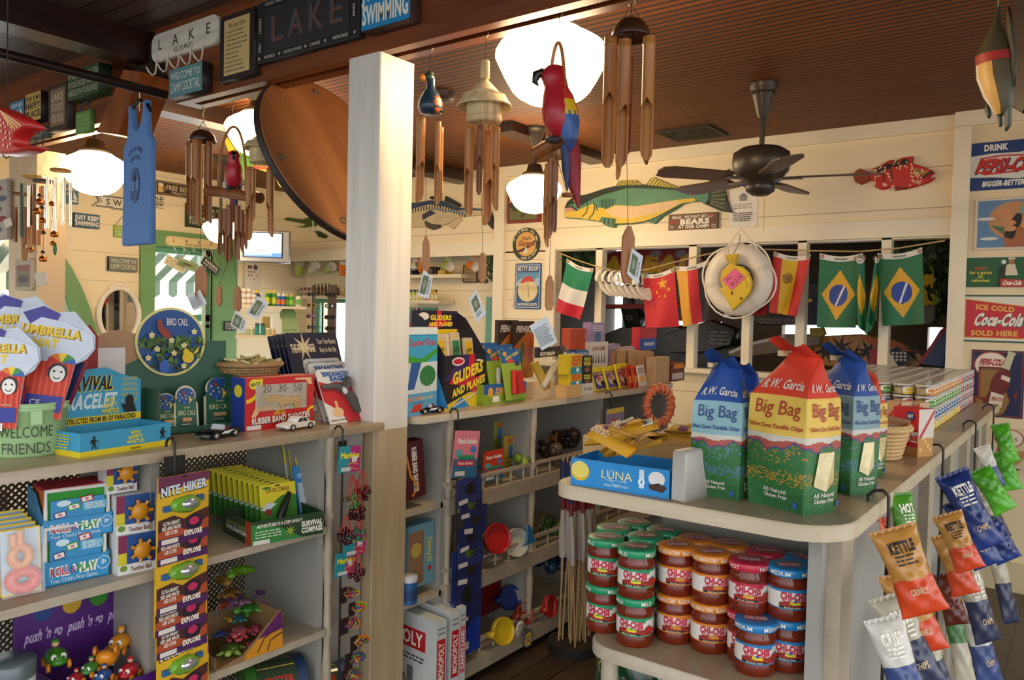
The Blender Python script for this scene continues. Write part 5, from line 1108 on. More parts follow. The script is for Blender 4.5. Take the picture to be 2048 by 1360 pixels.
# ivy
def ivy(label,pts,n,y,sp,seed):
 rr=random.Random(seed);P=[U(*q,y=y)for q in pts];c=P[0];t=thing('ivy_garland',label,'plant',c,0,'ivy garlands around the openings')
 part('vine',MB().tube([p-c for p in P],.006,C('#2a3218'),5),t);m=MB()
 for i in range(n):
  f=rr.random()*(len(P)-1);j=min(int(f),len(P)-2);q=P[j].lerp(P[j+1],f-j)-c+Vector((rr.uniform(-sp,sp),rr.uniform(-.05,.03),rr.uniform(-sp,sp)))
  a=rr.uniform(0,6.3);s=rr.uniform(.025,.045);R=Matrix.Rotation(a,3,'Z')@Matrix.Rotation(rr.uniform(.6,2.4),3,'X')
  m.raw([q+R@Vector(v)*s for v in((0,-1,0),(.8,-.5,.15),(.5,.2,0),(0,1,.1),(-.5,.2,0),(-.8,-.5,.15))],[(0,1,2,3,4,5)],C(rr.choice(('#2c4a20','#1f3818','#3c5c2a')),.5))
 o=part('leaves',m,t);o['kind']='stuff'
ivy('ivy garland hanging between the television and the green lime mugs',((600,526),(585,535),(572,545),(570,580)),60,5.27,.05,1)
ivy('ivy garland over the wall clock left of the pier',((1000,520),(985,528),(982,545)),45,5.2,.07,2)
ivy('ivy garland in the top left inner window behind the Italian flag',((1190,510),(1160,512),(1130,516),(1122,560)),80,5.3,.06,3)
ivy('ivy garland in the rightmost inner window',((1790,500),(1850,496),(1890,520),(1892,580),(1890,620)),130,5.5,.1,4)
# high shelves on the recessed wall
ys=yb-.02
def wshelf(lab,u0,u1,v,dep=.2):
 a,b=U(u0,v,y=ys-dep),U(u1,v,y=ys-dep);z=(U(u0,v,y=ys-dep).z+U(u1,v,y=ys-dep).z)/2
 solo('wall_shelf',MB().bx(a.x,b.x,ys-dep,ys,z-.03,z,M_shelfw),lab,'shelf',(0,0,0),0,'white shelves on the recessed wall');return z
zA=wshelf('long lower white wall shelf of dark bottles, left of the post',604,745,591);zB=wshelf('lower white wall shelf of bright tubes right of the post',800,877,600);zC=wshelf('upper white wall shelf of boxes right of the post',790,922,549)
zD=wshelf('uppermost white wall shelf left of the post',628,760,534,.14)
def onw(u,v,z,dy=.14):p=U(u,v,y=ys-dy);return Vector((p.x,ys-dy,z))
kw=6.2/FPX
for i in range(5):bottle('hair_bottle','dark brown bottle, %s from the left in its row on the long wall shelf'%O5[i],'bottle',onw(630+7*i,588,zA),30*kw,3.2*kw,'#3a1c14','#241410','#6a3a24',0,'dark brown bottles on the wall shelf')
for i in range(4):bottle('syrup_bottle','clear red bottle with white top, %s from the left on the long wall shelf'%O5[i],'bottle',onw(603+7*i,588,zA),27*kw,3.2*kw,'#7a2c34','#dcd8d0','#b8a8a0',0,'red bottles on the wall shelf')
for i in range(3):bottle('oil_bottle','amber bottle with yellow cap, %s of three beside the post on the wall shelf'%O5[i],'bottle',onw(664+6*i,588,zA),27*kw,2.9*kw,'#5a3418','#dcb81c',None,0,'yellow capped bottles on the wall shelf')
bottle('spray_can','pale yellow can on the long wall shelf touching the post','can',onw(685,588,zA),22*kw,4*kw,'#d8cc7a','#c8c4b0','#b89a4a',1)
for i,(u,c1,c2)in enumerate(((822,'#b8d43a','#2a4a7a'),(829,'#9ac83a','#1c3a5a'),(836,'#b8d42a','#1c3a5a'),(843,'#c8d85a','#2c6a3a'),(850,'#c87ab0','#8a3a8a'),(857,'#c878a8','#d8c8d0'),(865,'#d8b01c','#c89a1c'),(872,'#d8a81c','#4a3a1c'))):
 bottle('sunscreen_tube','upright %s tube on the lower wall shelf, number %s from the post'%(('lime','green','lime','pale lime','pink','pink','yellow','amber')[i],('one','two','three','four','five','six','seven','eight')[i]),'tube',onw(u,597,zB),24*kw,3*kw,c1,c2,'#e0e0b0',1,'bright tubes on the lower wall shelf')
for u,w,h,c1,lb in((824,26,16,'#22304a','dark blue carton on the upper wall shelf nearest the post'),(868,14,18,'#2a2420','dark carton on the upper wall shelf behind the green mug'),(890,20,9,'#d8a81c','yellow carton on the upper wall shelf under the green mug')):
 q=onw(u,546,zC,.12);w*=kw;h*=kw;A=Art();A.lines(-w*.4,w*.4,h*.2,h*.8,2,'#8a7a4a')
 solo('carton',MB().bx(-w/2,w/2,-.05,.05,0,h,c1).front(A,-.05),lb,'box',q)
for i,u in enumerate((865,871)):bottle('dark_bottle','small dark bottle with gold neck, %s of two on the upper wall shelf'%('left','right')[i],'bottle',onw(u,547,zC,.17),22*kw,2.6*kw,'#2a1c14','#c8a050',None,0,'dark bottles on the upper wall shelf')
board('framed_sign','brown framed GOOD SOUL sign on the recessed wall between the mugs and clock','sign',((925,530),(955,530),(955,565),(926,565)),.03,'#5a4228',lambda A,w,h:(A.rect(-w*.4,-h*.42,w*.4,h*.42,'#c0a070'),[A.text(s,0,h*y,h*.15,'#8a6a40',w=w*.66)for s,y in(('LAKE',.26),('IS GOOD',0),('FOR SOUL',-.26))]),y=yb)
c=U(985,544,y=yb-.03);r=15.5*kw;t=thing('wall_clock','round wall clock with a dark rim, partly behind the pier','clock',c)
part('rim',MB().tube([(r*cos(a),0,r*sin(a))for a in[2*pi*i/32 for i in range(32)]],r*.13,C('#2c1c12',.4),8,closed=True),t);part('dial',MB().prism([(r*cos(2*pi*i/32),r*sin(2*pi*i/32))for i in range(32)],-.002,.02,'#dcc48c'),t)
part('hands',MB().front(Art().line([(0,0),(-r*.3,r*.45)],r*.1,'#1c140c').line([(0,0),(-r*.55,-r*.35)],r*.08,'#1c140c'),-.004),t)
# mugs on hooks under the header
def mug(u,v,col,ang,lab,sc=1.0):
 c=U(u,v,y=YW+.03);kk=mpp(c)*sc;t=thing('mug',lab,'mug',c,0,'mugs hung under the header');R=Matrix.Rotation(ang,4,'Y')@Matrix.Rotation(.35,4,'X');r,h=9*kk,26*kk
 m=MB();m.T=R;m.lathe([(.001,-h/2),(r*.85,-h/2),(r*.9,-h*.45),(r*1.05,h/2)],col,20,cap=False);part('cup',m,t)
 m=MB();m.T=R;m.lathe([(r*1.05,h/2),(r*.97,h/2),(r*.8,-h*.42),(.001,-h*.42)],C('#e0dcd0',.25),20,cap=False);part('lining',m,t)
 m=MB();m.T=R;m.tube([(-r*.95,0,h*.3),(-r*1.9,0,h*.28),(-r*2.1,0,0),(-r*1.8,0,-h*.22),(-r*.95,0,-h*.25)],r*.17,col,8);part('handle',m,t)
 m=MB();m.T=None;m.tube([(0,0,20*kk),(-.006,0,16*kk),(0,0,12*kk),(.01,0,14*kk)],.003,C('#d8d0c0',.4),5);part('cup_hook',m,t)
LIM,ORG,WHT=C('#a8b85a',.25),C('#d8761c',.25),C('#dcd8cc',.25)
mug(599,538,LIM,.55,'lime green mug hung leftmost under the header by the ivy');mug(627,536,WHT,1.2,'white mug hung under the header, right of the leftmost lime mug');mug(660,537,LIM,1.3,'lime green mug hung under the header, second left of the post');mug(687,537,ORG,.5,'orange mug hung under the header touching the left of the post')
mug(832,532,WHT,1.3,'white mug half behind the orange mug right of the post',.8);mug(846,531,ORG,.7,'orange mug hung under the header just right of the post');mug(894,532,LIM,1.75,'lime green mug hung under the header right of the post');mug(945,532,ORG,1.75,'orange mug hung under the header beside the framed GOOD SOUL sign')
# sunglasses stands
def stand(u,v0,v1,w,lab,n,y,cols,llab):
 a,b=U(u,v0,y=y),U(u,v1,y=y);kk=mpp(a)
 solo('sunglasses_stand',MB().bx(-w*kk/2,w*kk/2,-.01,.01,-a.z,0,C('#5a3c2c',.5)),lab,'stand',a)
 for i in range(n):
  z=-(.09+.105*i)*1.0;t=thing('sunglasses',llab%('top','second','third','fourth','fifth','sixth')[i],'sunglasses',a+Vector((0,-.03,z)),.1*(i%3-1),'sunglasses on the brown stands');cl=C(cols[i%len(cols)],.2)
  m=MB();
  for s in(1,-1):m.tube([(s*.034+.026*cos(x),0,.018*sin(x))for x in[2*pi*j/14 for j in range(14)]],.0035,cl,5,closed=True)
  m.tube([(-.01,0,.008),(0,-.003,.011),(.01,0,.008)],.003,cl,5);part('frame',m,t)
  for s in(1,-1):part('lens',MB().raw([(s*.034+.025*cos(x),.001,.017*sin(x))for x in[2*pi*j/12 for j in range(12)]],[tuple(range(12))],C('#2c2a2c',.08)),t);part('temple',MB().tube([(s*.06,0,.008),(s*.066,.05,.01),(s*.062,.12,-.01)],.0025,cl,4),t)
stand(665,570,720,22,'wide brown sunglasses stand left of the post, before the bright window',6,4.9,('#1a1614','#3a2a1c','#16161a'),'%s pair of sunglasses on the wide brown stand')
stand(628,570,720,6,'narrow brown sunglasses stand before the bright window',5,4.95,('#1c1c1e','#c89a2c','#a83a6a'),'%s pair of sunglasses on the narrow brown stand')
c=U(834,622,y=yb-.14);t=thing('key_tags','bunch of red white and blue key tags hanging under the lower wall shelf','tags',c)
for i,cl in enumerate(('#a83a4a','#d8c8c8','#2c4a8c','#2a3a6a','#c89aa0')):part('tag',MB().bx(-.01,.01,-.003+.004*i,.0+.004*i,-.1,.03,cl),t,None,(.018*i-.03,0,0),(0,.3-.18*i,0))
# ---- side room seen through the inner windows
def board3(label,pts,y,th,col,art=None,name='wakeboard',cat='board',base_z=None):
 t,Q,c=carved(name,label,cat,y,th,pts,col,art,bev=.008);return t
board3('red wakeboard with yellow lettering behind the white visors',((1200,515),(1225,503),(1290,496),(1375,497),(1400,508),(1408,522),(1400,535),(1375,541),(1210,545),(1198,530)),5.75,.03,C('#8f2028',.3),lambda A,Q:(A.text('AHEAD',Q(1300,528)[0],Q(1300,528)[1],.12,'#c9a01c',w=.85,bold=.06,shear=.2),[A.ell(*Q(1262+50*i,507),.05,.03,'#8a8088',12)for i in range(3)]))
board3('red rail of a display rack below the visors',((1195,609),(1420,606),(1420,616),(1195,618)),5.9,.04,C('#7a2018'),None,'rack_rail','rack')
board3('dark grey wakeboard under the Spanish flag',((1508,632),(1590,630),(1700,632),(1735,640),(1700,650),(1520,650),(1506,642)),5.8,.03,C('#4a4442',.4),lambda A,Q:A.lines(Q(1520,640)[0],Q(1700,640)[0],Q(1520,648)[1],Q(1520,636)[1],2,'#8a7a7a',5))
board3('long wakeboard with orange and black palm pattern behind the chip bags',((1600,688),(1640,672),(1720,668),(1790,680),(1838,700),(1850,722),(1830,738),(1700,735),(1610,730)),5.6,.04,C('#a8702c',.35,0,.2),lambda A,Q:([A.star(*Q(1625+28*i,712-(i%3)*9),.09,'#1e1a14',7,.3,i)for i in range(8)],A.poly([Q(*p)for p in((1720,672),(1790,684),(1830,704),(1760,700))],'#b8502a')))
board3('grey and silver wakeboard under the life ring',((1455,700),(1500,684),(1570,668),(1640,668),(1640,690),(1560,706),(1480,716),(1458,712)),5.5,.04,C('#6a5a48',.35,0,.2),lambda A,Q:A.line([Q(1458,706),Q(1500,688),Q(1570,672)],.02,'#b8b4a8'))
board3('black kneeboard with lettering below the German flag',((1330,668),(1420,640),(1470,658),(1462,690),(1400,706),(1340,706)),5.6,.1,C('#1c1816',.4),lambda A,Q:A.lines(Q(1420,670)[0],Q(1460,670)[0],Q(1420,690)[1],Q(1420,660)[1],4,'#6a6460',6),'kneeboard')
board3('large black inflatable behind the puzzle boxes',((1200,672),(1240,655),(1330,650),(1420,664),(1470,690),(1460,735),(1380,742),(1210,730)),5.9,.3,C('#17120f',.35),None,'inflatable','float')
board3('black helmet shaped bag silhouetted against the bright side window',((1240,615),(1272,613),(1280,640),(1272,665),(1255,680),(1248,650)),6.4,.12,C('#1c1c1c',.3),lambda A,Q:A.ring(*Q(1258,636),.03,.018,.006,'#8a8a8a'),'helmet','helmet')
board3('lime and black life vest in the rightmost inner window',((1850,535),(1865,530),(1880,560),(1884,600),(1870,625),(1850,625)),5.6,.08,C('#8fae1e',.5),lambda A,Q:A.ell(*Q(1852,580),.05,.12,'#d8b01c',16),'life_vest','vest')
board3('grey handled bag below the rightmost green flag',((1845,612),(1870,610),(1872,635),(1862,648),(1845,648)),5.5,.08,C('#6a6460'),None,'bag','bag')
board3('folded towel with stars and stripes leaning in the side room',((1738,700),(1795,694),(1822,716),(1795,745),(1740,742)),5.5,.05,C('#d0c4b4'),lambda A,Q:([A.line([Q(1738,704+9*i),Q(1776,696+9*i)],.03,'#8c2430')for i in range(5)],A.poly([Q(*p)for p in((1776,700),(1795,694),(1822,716),(1800,738))],'#1c2230'),[A.star(*Q(1786+8*(i%4),706+7*(i//4)),.012,'#d8d4cc')for i in range(12)]),'flag_towel','towel')
board3('dark blue and red beach chair leaning at the right of the side room',((1838,728),(1880,660),(1892,652),(1894,690),(1888,735)),5.45,.06,C('#25406a'),lambda A,Q:A.line([Q(1840,726),Q(1890,656)],.02,'#8c2434'),'beach_chair','chair')
board3('dark blue boxed float behind the Spanish flag',((1608,566),(1645,566),(1645,650),(1608,650)),5.9,.2,C('#141c3a',.4),lambda A,Q:A.rect(Q(1608,0)[0],Q(1610,604)[1],Q(1645,0)[0],Q(1610,598)[1],'#c9a01c'),'boxed_float','box')
board3('yellow and black tackle bag hanging under the left green flag',((1618,656),(1645,655),(1650,668),(1640,676),(1620,674)),5.5,.05,C('#8a7a1c'),None,'tackle_bag','bag')
board3('green plastic sign board on the bright side window',((1168,626),(1190,625),(1190,640),(1168,641)),6.5,.02,C('#4a9a2c'),lambda A,Q:A.text('Sanibel',*Q(1179,633),.05,'#e0e8d8',w=.2),'shop_sign','sign')
# ================================================================ long shelf units along the aisle
M_unit=wood('grey_tan_paint','#a39680','#b3a68f',1,2.5,.42);M_panel=C('#98958c',.5,0,.05,0,8);M_topb=wood('counter_paint','#9a8668','#ad987a',1,2,.3)
M_lat=bpy.data.materials.new('lattice')
M_lat,_nt,_b,_N,_L=nodes('pierced_metal_sheet')
_tc=_N('TexCoord');_mp=_N('Mapping');_mp.inputs['Rotation'].default_value=(0,pi/4,0);_mp.inputs['Scale'].default_value=(75,75,75);_L(_tc.outputs['Object'],_mp.inputs[0])
_sp=_N('SeparateXYZ');_L(_mp.outputs[0],_sp.inputs[0]);_fs=[]
for i in(0,2):
 _f=_N('Math',operation='FRACT');_L(_sp.outputs[i],_f.inputs[0]);_p=_N('Math',operation='COMPARE');_L(_f.outputs[0],_p.inputs[0]);_p.inputs[1].default_value=.5;_p.inputs[2].default_value=.3;_fs.append(_p)
_m=_N('Math',operation='MULTIPLY');_L(_fs[0].outputs[0],_m.inputs[0]);_L(_fs[1].outputs[0],_m.inputs[1])
_t=_N('BsdfTransparent');_x=_N('MixShader');_L(_m.outputs[0],_x.inputs[0]);_L(_b.outputs[0],_x.inputs[1]);_L(_t.outputs[0],_x.inputs[2])
_L(_x.outputs[0],[n for n in _nt.nodes if n.type=='OUTPUT_MATERIAL'][0].inputs[0]);_b.inputs['Base Color'].default_value=(.06,.05,.04,1)
def spindle(z0,z1,r,n=14):
 L=z1-z0;return[(r*q,z0+L*z)for q,z in((.9,0),(.9,.06),(1.15,.07),(1.15,.085),(.7,.1),(.62,.14),(.95,.26),(.62,.36),(.7,.38),(1.1,.395),(.75,.41),(.62,.5),(.95,.62),(.62,.72),(.7,.74),(1.1,.755),(.7,.77),(.62,.86),(1.0,.92),(.9,.94),(.9,1))]
def unit(name,lab,y0,y1,dep,ups,shelves,posts,round_end=False,gallery=False):
 t=thing(name,lab,'shelf unit',(XF,y0,0),RX)
 L=y1-y0
 p=[(0,dep),(0,.03),(.03,0),(L-.3,0),(L-.12,.03),(L-.02,.12),(L,.26),(L,dep)]if round_end else[(0,dep),(0,0),(L,0),(L,dep)]
 part('top_board',MB().prism(p,HC,HC-.026,M_topb,M_unit,.004,ax='z'),t)
 part('back_panel',MB().bx(.02,L-.02,dep-.02,dep-.015,.05,HC-.03,M_lat),t)
 for a in ups:part('upright',MB().bx(a-.012,a+.012,.03,dep-.02,.02,HC-.026,M_panel),t)
 for a,b,z,ins in shelves:
  s=part('shelf',MB().bx(a,b,ins,dep-.02,z-.022,z,M_unit),t)
  if gallery and ins<.03 and a>.05:
   g=MB().bx(a,b,.012,.03,z+.048,z+.06,M_unit);n=6
   part('gallery_rail',g,s)
   for i in range(n):
    x=a+(b-a)*(i+.5)/n;part('gallery_spindle',MB().lathe([(.004,z),(.007,z+.006),(.004,z+.014),(.008,z+.026),(.004,z+.038),(.006,z+.044),(.004,z+.05)],M_unit,8,(x,.021,0)),s)
   part('shelf_lip',MB().bx(a,b,0,.012,z-.06,z-.022,M_unit),s)
 for a in posts:part('turned_post',MB().lathe(spindle(.02,HC-.026,.017),M_unit,14,(a,.022,0)),t)
 part('toe_kick',MB().bx(.02,L-.05,.06,.075,0,.08,C('#4a4238')),t)
 return t
ym=2.02
Y=lambda u,v=1000:U(u,v,x=XF).y
za,zb=U(850,1015,x=XF-.02).z,U(850,1195,x=XF-.02).z
u1,u2,u3,u4=Y(898)-ym,Y(1066)-ym,Y(1212,900)-ym,4.1-ym
unit('shelf_unit','grey painted shelf unit of gliders and toys, right of the white post',ym,4.28,.6,(u1,u2,u3,u4),[(-.06,u1,za,.03),(-.06,u1,zb,.03),(u1,u2,.752,0),(u2,u3,.752,0),(u1,u2,.43,0),(u2,u3,.43,0),(u1,u2,.10,0),(u2,u3,.10,0),(u3,u4,.75,0),(u3,u4,.43,0),(-.06,u1,.1,.03),(u3,u4,.1,0)],(u1+.02,u2+.02),True,True)
part('end_panel',MB().bx(-.03,-.015,.12,.4,.02,HC-.05,M_panel),[o for o in bpy.data.objects if o.name=='shelf_unit'][0])
yl0,yl1=-.15,1.815
d1=Y(322,1000)-yl0;d2=Y(655,1000)-yl0
zs1,zs2,zs3=U(650,1056,x=XF).z+.002,U(655,1257,x=XF).z,.11
ul=unit('shelf_unit','grey painted gift shelf unit of toys left of the white post',yl0,yl1+.04,.42,(d1,d2,.01),[(0,d1,zs1,0),(d1,d2,zs1,0),(0,d1,zs2,0),(d1,d2,zs2,0),(0,d1,zs3,0),(d1,d2,zs3,0),(d2,yl1-yl0,zs1-.02,.1),(d2,yl1-yl0,zs2-.02,.1)],(d2+.025,))
part('side_panel',MB().bx(d2+.05,yl1-yl0,.06,.075,.02,HC-.03,M_panel),ul)
# ---- placing printed things on shelves
def hz(P,u,v):
 r=CD+CR*((u-1024)/FPX)-CU*((v-680)/FPX);return H+r.z*sqrt((P.x**2+P.y**2)/(r.x**2+r.y**2))
def foot(L,R,z,vt):
 a,b=U(*L,z=z),U(*R,z=z);w=(b-a).xy.length if hasattr((b-a),'xy')else(b-a).length
 return(a+b)/2,w,hz(a,L[0],vt)-z,atan2(b.y-a.y,b.x-a.x)
def carton(name,lab,cat,L,R,vt,z,dep,base,front=None,side=None,top=None,group=None,lean=0,left=None,open_top=None,yaw=None):
 c,w,h,an=foot(L,R,z,vt);m=MB()
 if open_top is None:m.bx(-w/2,w/2,0,dep,0,h,base)
 else:
  m.bx(-w/2,w/2,0,.003,0,h,base).bx(-w/2,w/2,dep-.003,dep,0,h*open_top,base).bx(-w/2,-w/2+.003,.003,dep-.003,0,h,base).bx(w/2-.003,w/2,.003,dep-.003,0,h,base).bx(-w/2,w/2,.003,dep-.003,0,.004,base)
 if front:A=Art();front(A,w,h);m.front(A,0,0,h/2)
 if side:A=Art();side(A,dep,h);m.right(A,w/2,dep/2,h/2)
 if left:A=Art();left(A,dep,h);m.left(A,-w/2,dep/2,h/2)
 if top:A=Art();top(A,w,dep);m.up(A,h,0,dep/2)
 o=solo(name,m,lab,cat,c,(0,0,an if yaw is None else yaw),group)
 if lean:o.rotation_euler=(Matrix.Rotation(an,3,'Z')@Matrix.Rotation(-lean,3,'X')).to_euler()
 return o
def card(name,lab,cat,L,R,vt,z,base,art,lean=.15,group=None,th=.006,rnd=.1,blister=None,shape=None):
 """upright printed card; leans back; optional blister art drawn as raised pieces"""
 c,w,h,an=foot(L,R,z,vt);h/=max(.5,cos(lean));t=thing(name,lab,cat,c,0,group)if blister else None;m=MB();r=rnd*w
 p=shape(w,h)if shape else[(-w/2,0),(w/2,0),(w/2,h-r),(w/2-r*.3,h-r*.3),(w/2-r,h),(-w/2+r,h),(-w/2+r*.3,h-r*.3),(-w/2,h-r)]
 m.prism(p,-th,0,base);A=Art();art(A,w,h);m.front(A,-th,0,h/2);rot=(Matrix.Rotation(an,3,'Z')@Matrix.Rotation(-lean,3,'X')).to_euler()
 if not blister:o=solo(name,m,lab,cat,c,0,group);o.rotation_euler=rot;return o
 t.rotation_euler=rot;part('backing_card',m,t)
 for nm,mb in blister(w,h,th):part(nm,mb,t)
 return t
# ---- toy cars
def toy_car(lab,u,v,z,px,body,an,side=None,open_=False):
 c=U(u,v,z=z);k=mpp(c);L=px*k;t=thing('toy_car',lab,'toy car',c,an);s=L/2;b=C(body,.15,.1,.03)
 m=MB();h=L*.2;w=L*.2
 pr=[(-s,h*.3),(-s*.98,h*.75),(-s*.55,h*.95),(s*.5,h*1.0),(s*.95,h*.9),(s,h*.6),(s*.98,h*.28)]
 m.prism(pr,-w,w,b,None,L*.02);part('body',m,t)
 if open_:m=MB().prism([(-s*.15,h*.95),(-s*.02,h*1.5),(s*.02,h*1.5),(s*.05,h*.95)],-w*.8,w*.8,C('#c0c4c8',.1));part('windscreen',m,t);part('seats',MB().bx(s*.05,s*.4,-w*.7,w*.7,h*.9,h*1.15,'#7a2a22'),t)
 else:
  m=MB().prism([(-s*.35,h*.95),(-s*.1,h*1.6),(s*.35,h*1.6),(s*.65,h*.98)],-w*.82,w*.82,b,None,L*.015);A=Art();A.poly([(-s*.22,h*1.02),(-s*.06,h*1.5),(s*.12,h*1.5),(s*.12,h*1.02)],'#2a2c30').poly([(s*.16,h*1.02),(s*.16,h*1.5),(s*.33,h*1.5),(s*.5,h*1.02)],'#2a2c30');m.front(A,-w*.82);part('cabin',m,t)
 if side:m=MB();A=Art();A.poly([(-s*.3,h*.55),(-s*.1,h*.82),(s*.55,h*.88),(s*.2,h*.5)],side);m.front(A,-w);part('side_flash',m,t)
 for x in(-s*.62,s*.6):
  for y in(-w,w*.75):part('wheel',MB().lathe([(.001,-L*.03),(L*.055,-L*.03),(L*.085,-L*.028),(L*.085,L*.028),(L*.05,L*.03),(.001,L*.03)],'#1a1a1a',16),t,None,(x,y,L*.085),(pi/2,0,0));
  part('hubcap',MB().lathe([(.001,.001),(L*.05,.001),(L*.055,-.001)],C('#c8c8c8',.15,.8),14),t,None,(x,-w-L*.03,L*.085),(pi/2,0,0))
 part('bumper',MB().bx(-s*1.02,-s*.97,-w*.9,w*.9,h*.35,h*.5,C('#c8c8c8',.15,.8)),t)
 return t
toy_car('black and white toy convertible on the shelf before the bird call stand',437,875,HC,90,'#121214',RX+.28,'#d8d8d4',True)
toy_car('white toy coupe on the shelf before the red shooter box',592,858,HC,78,'#e0dccc',RX+.12)
toy_car('black and white toy convertible on the shelf right of the post',856,826,HC,64,'#121214',RX-.1,'#d8d8d4',True)
toy_car('dark red toy coupe behind the small black convertible right of the post',882,819,HC,52,'#5a1c18',RX+.1)
# ---- things on top of the unit right of the post
def a_copter(A,w,h):
 A.rect(-w/2,h*.28,w/2,h/2,'#2a8fb8').rect(-w/2,-h*.08,w/2,h*.4,'#3aa0c8').rect(-w/2,h*.42,w/2,h/2,'#d8e0e0');A.text('CopterToys',0,h*.33,h*.07,'#b83a4a',w=w*.9,bold=.03,shear=.2);A.poly([(-w/2,h*.2),(0,h*.14),(w/2,h*.26),(w/2,h*.2),(0,h*.06),(-w/2,h*.12)],'#3a9a3a')
 A.rect(-w*.5,-h*.25,w*.5,h*.1,'#cfd8d6');A.poly([(-w*.4,-h*.2),(-w*.3,h*.1),(0,h*.1),(-w*.2,-h*.2)],'#2a5a9a');A.ell(w*.2,-h*.06,w*.25,h*.12,'#2f7a44');A.rect(-w/2,-h/2,w/2,-h*.25,'#5aa0cc');A.text('DIRECT FROM',-w*.2,-h*.31,h*.04,'#d88a2a',w=w*.5,bold=.04);A.text('Action Flight!',w*.2,-h*.31,h*.03,'#e0d040',w=w*.4);A.poly([(-w*.3,-h*.46),(-w*.2,-h*.38),(w*.05,-h*.37),(0,-h*.46)],'#c83a2a');A.ell(w*.3,-h*.42,w*.12,h*.03,'#2a3a4a');A.line([(-w*.3,-h*.36),(w*.1,-h*.35)],h*.006,'#3a4a5a')
carton('hanging_toy_pack','blue copter toy pack standing right against the white post','toy',(806,836),(872,823),655,HC,.06,'#7fa8b8',a_copter)
carton('toy_box','blue grey toys display card behind the copter pack, by the post','box',(805,800),(860,792),632,HC,.04,'#6a90a4',lambda A,w,h:A.text('toys',-w*.05,h*.38,h*.1,'#d0402a',w=w*.5,bold=.05))
def a_glid(A,w,h):
 A.poly([(-w/2,h*.05),(-w*.1,h*.5),(w*.2,h*.5),(-w*.1,h*.05)],'#3a1c5a');A.poly([(-w*.3,h*.12),(w*.02,h*.02),(w*.08,h*.5),(w*.2,h*.5),(w*.22,h*.05),(w*.5,h*.1),(w*.3,-h*.08),(w*.25,-h*.4),(w*.05,-h*.1),(-w*.4,-h*.02)],'#c81c34')
 A.poly([(-w/2,-h*.42),(w*.1,-h*.22),(w/2,-h*.38),(w/2,-h/2),(-w/2,-h/2)],'#e0c01c');A.poly([(-w*.4,-h/2),(-w*.1,-h*.3),(w*.1,-h*.5)],'#2a8ac8');A.text('GLIDERS',w*.05,h*.16,h*.2,'#f0d838',w=w*.74,bold=.05,slope=.18);A.text('AND PLANES',w*.08,-h*.1,h*.14,'#f0d838',w=w*.8,bold=.05,slope=.18)
 A.ell(-w*.2,h*.38,w*.15,h*.08,'#e0d8d0',20).ell(-w*.2,h*.38,w*.12,h*.05,'#c81c34',16);A.line([(-w*.3,-h*.45),(w*.45,-h*.18)],h*.03,'#dcd4c0');A.line([(w*.05,-h*.42),(w*.2,-h*.2)],h*.02,'#dcd4c0');A.poly([(w*.2,h*.38),(w*.3,h*.4),(w*.45,h*.36),(w*.3,h*.35)],'#dcd4c0')
c,w,h,an=foot((888,822),(970,806),HC,712);bt=hz(c,920,622)-HC
t=thing('glider_display','black and red GLIDERS AND PLANES display stand on the shelf','display',c,an);A=Art();a_glid(A,w,h);m=MB().bx(-w/2,w/2,0,.004,0,h,'#16141a').front(A,0,0,h/2);part('front_panel',m,t)
for s in(-1,1):m=MB().prism([(0,0),(.15,0),(.15,bt),(.1,bt*.92),(0,h)],s*w/2,s*w/2+.003*s,'#1a1626',ax='x');A=Art();A.poly([(.0,.01),(.05,.01),(-.02,h*.9),(-.06,h*.95)],'#2a86c8');(m.left(A,-w/2-.003,.03,0)if s<0 else None);part('side_panel',m,t)
A=Art();hh=bt*.25;A.poly([(-w*.3,-hh*.3),(0,hh*.1),(0,hh*.5),(w*.1,hh*.5),(w*.12,hh*.1),(w*.4,0),(w*.1,-hh*.2)],'#c81c34');A.text('GLIDERS',w*.1,hh*.2,hh*.2,'#f0d838',w=w*.5,bold=.05);A.text('AND PLANES',w*.1,-hh*.08,hh*.16,'#f0d838',w=w*.55,bold=.05);A.ell(-w*.3,hh*.25,w*.12,hh*.16,'#e0d8d0',16);A.rect(-w/2,-hh*.5,w/2,-hh*.3,'#e0c01c')
part('header_card',MB().bx(-w/2,w/2,.14,.144,bt*.75,bt,'#1c1428').front(A,.14,0,bt*.875),t)
for i,(dx,hh,c1)in enumerate(((-.3,.95,'#d8b01c'),(-.12,.98,'#dcc02a'),(.06,.94,'#2a7a4a'),(.22,1.0,'#dcc02a'),(.38,.92,'#d8b01c'))):
 A=Art();A.rect(-.028,-.04,.028,.075,c1).text('Jetfire',0,.04,.018,'#1c3a2a',w=.05,bold=.03,slope=.15);A.lines(-.024,.024,-.03,.02,4,'#6a3a1c',i)
 p=c+Vector((dx*w*cos(an)-(.04+.03*(i%2))*sin(an),dx*w*sin(an)+(.04+.03*(i%2))*cos(an),.02));m=MB().bx(-.034,.034,-.006,.006,0,bt*.72*hh,C('#cbb998',.4)).front(A,-.006,0,bt*.72*hh-.09)
 solo('glider_packet',m,('balsa glider packet, leftmost in the GLIDERS stand','balsa glider packet with yellow Jetfire label, second in the stand','balsa glider packet with green label in the stand','balsa glider packet with yellow label, fourth in the stand','balsa glider packet, rightmost in the GLIDERS stand')[i],'toy',p,(-.12,0,an),'glider packets in the black stand')
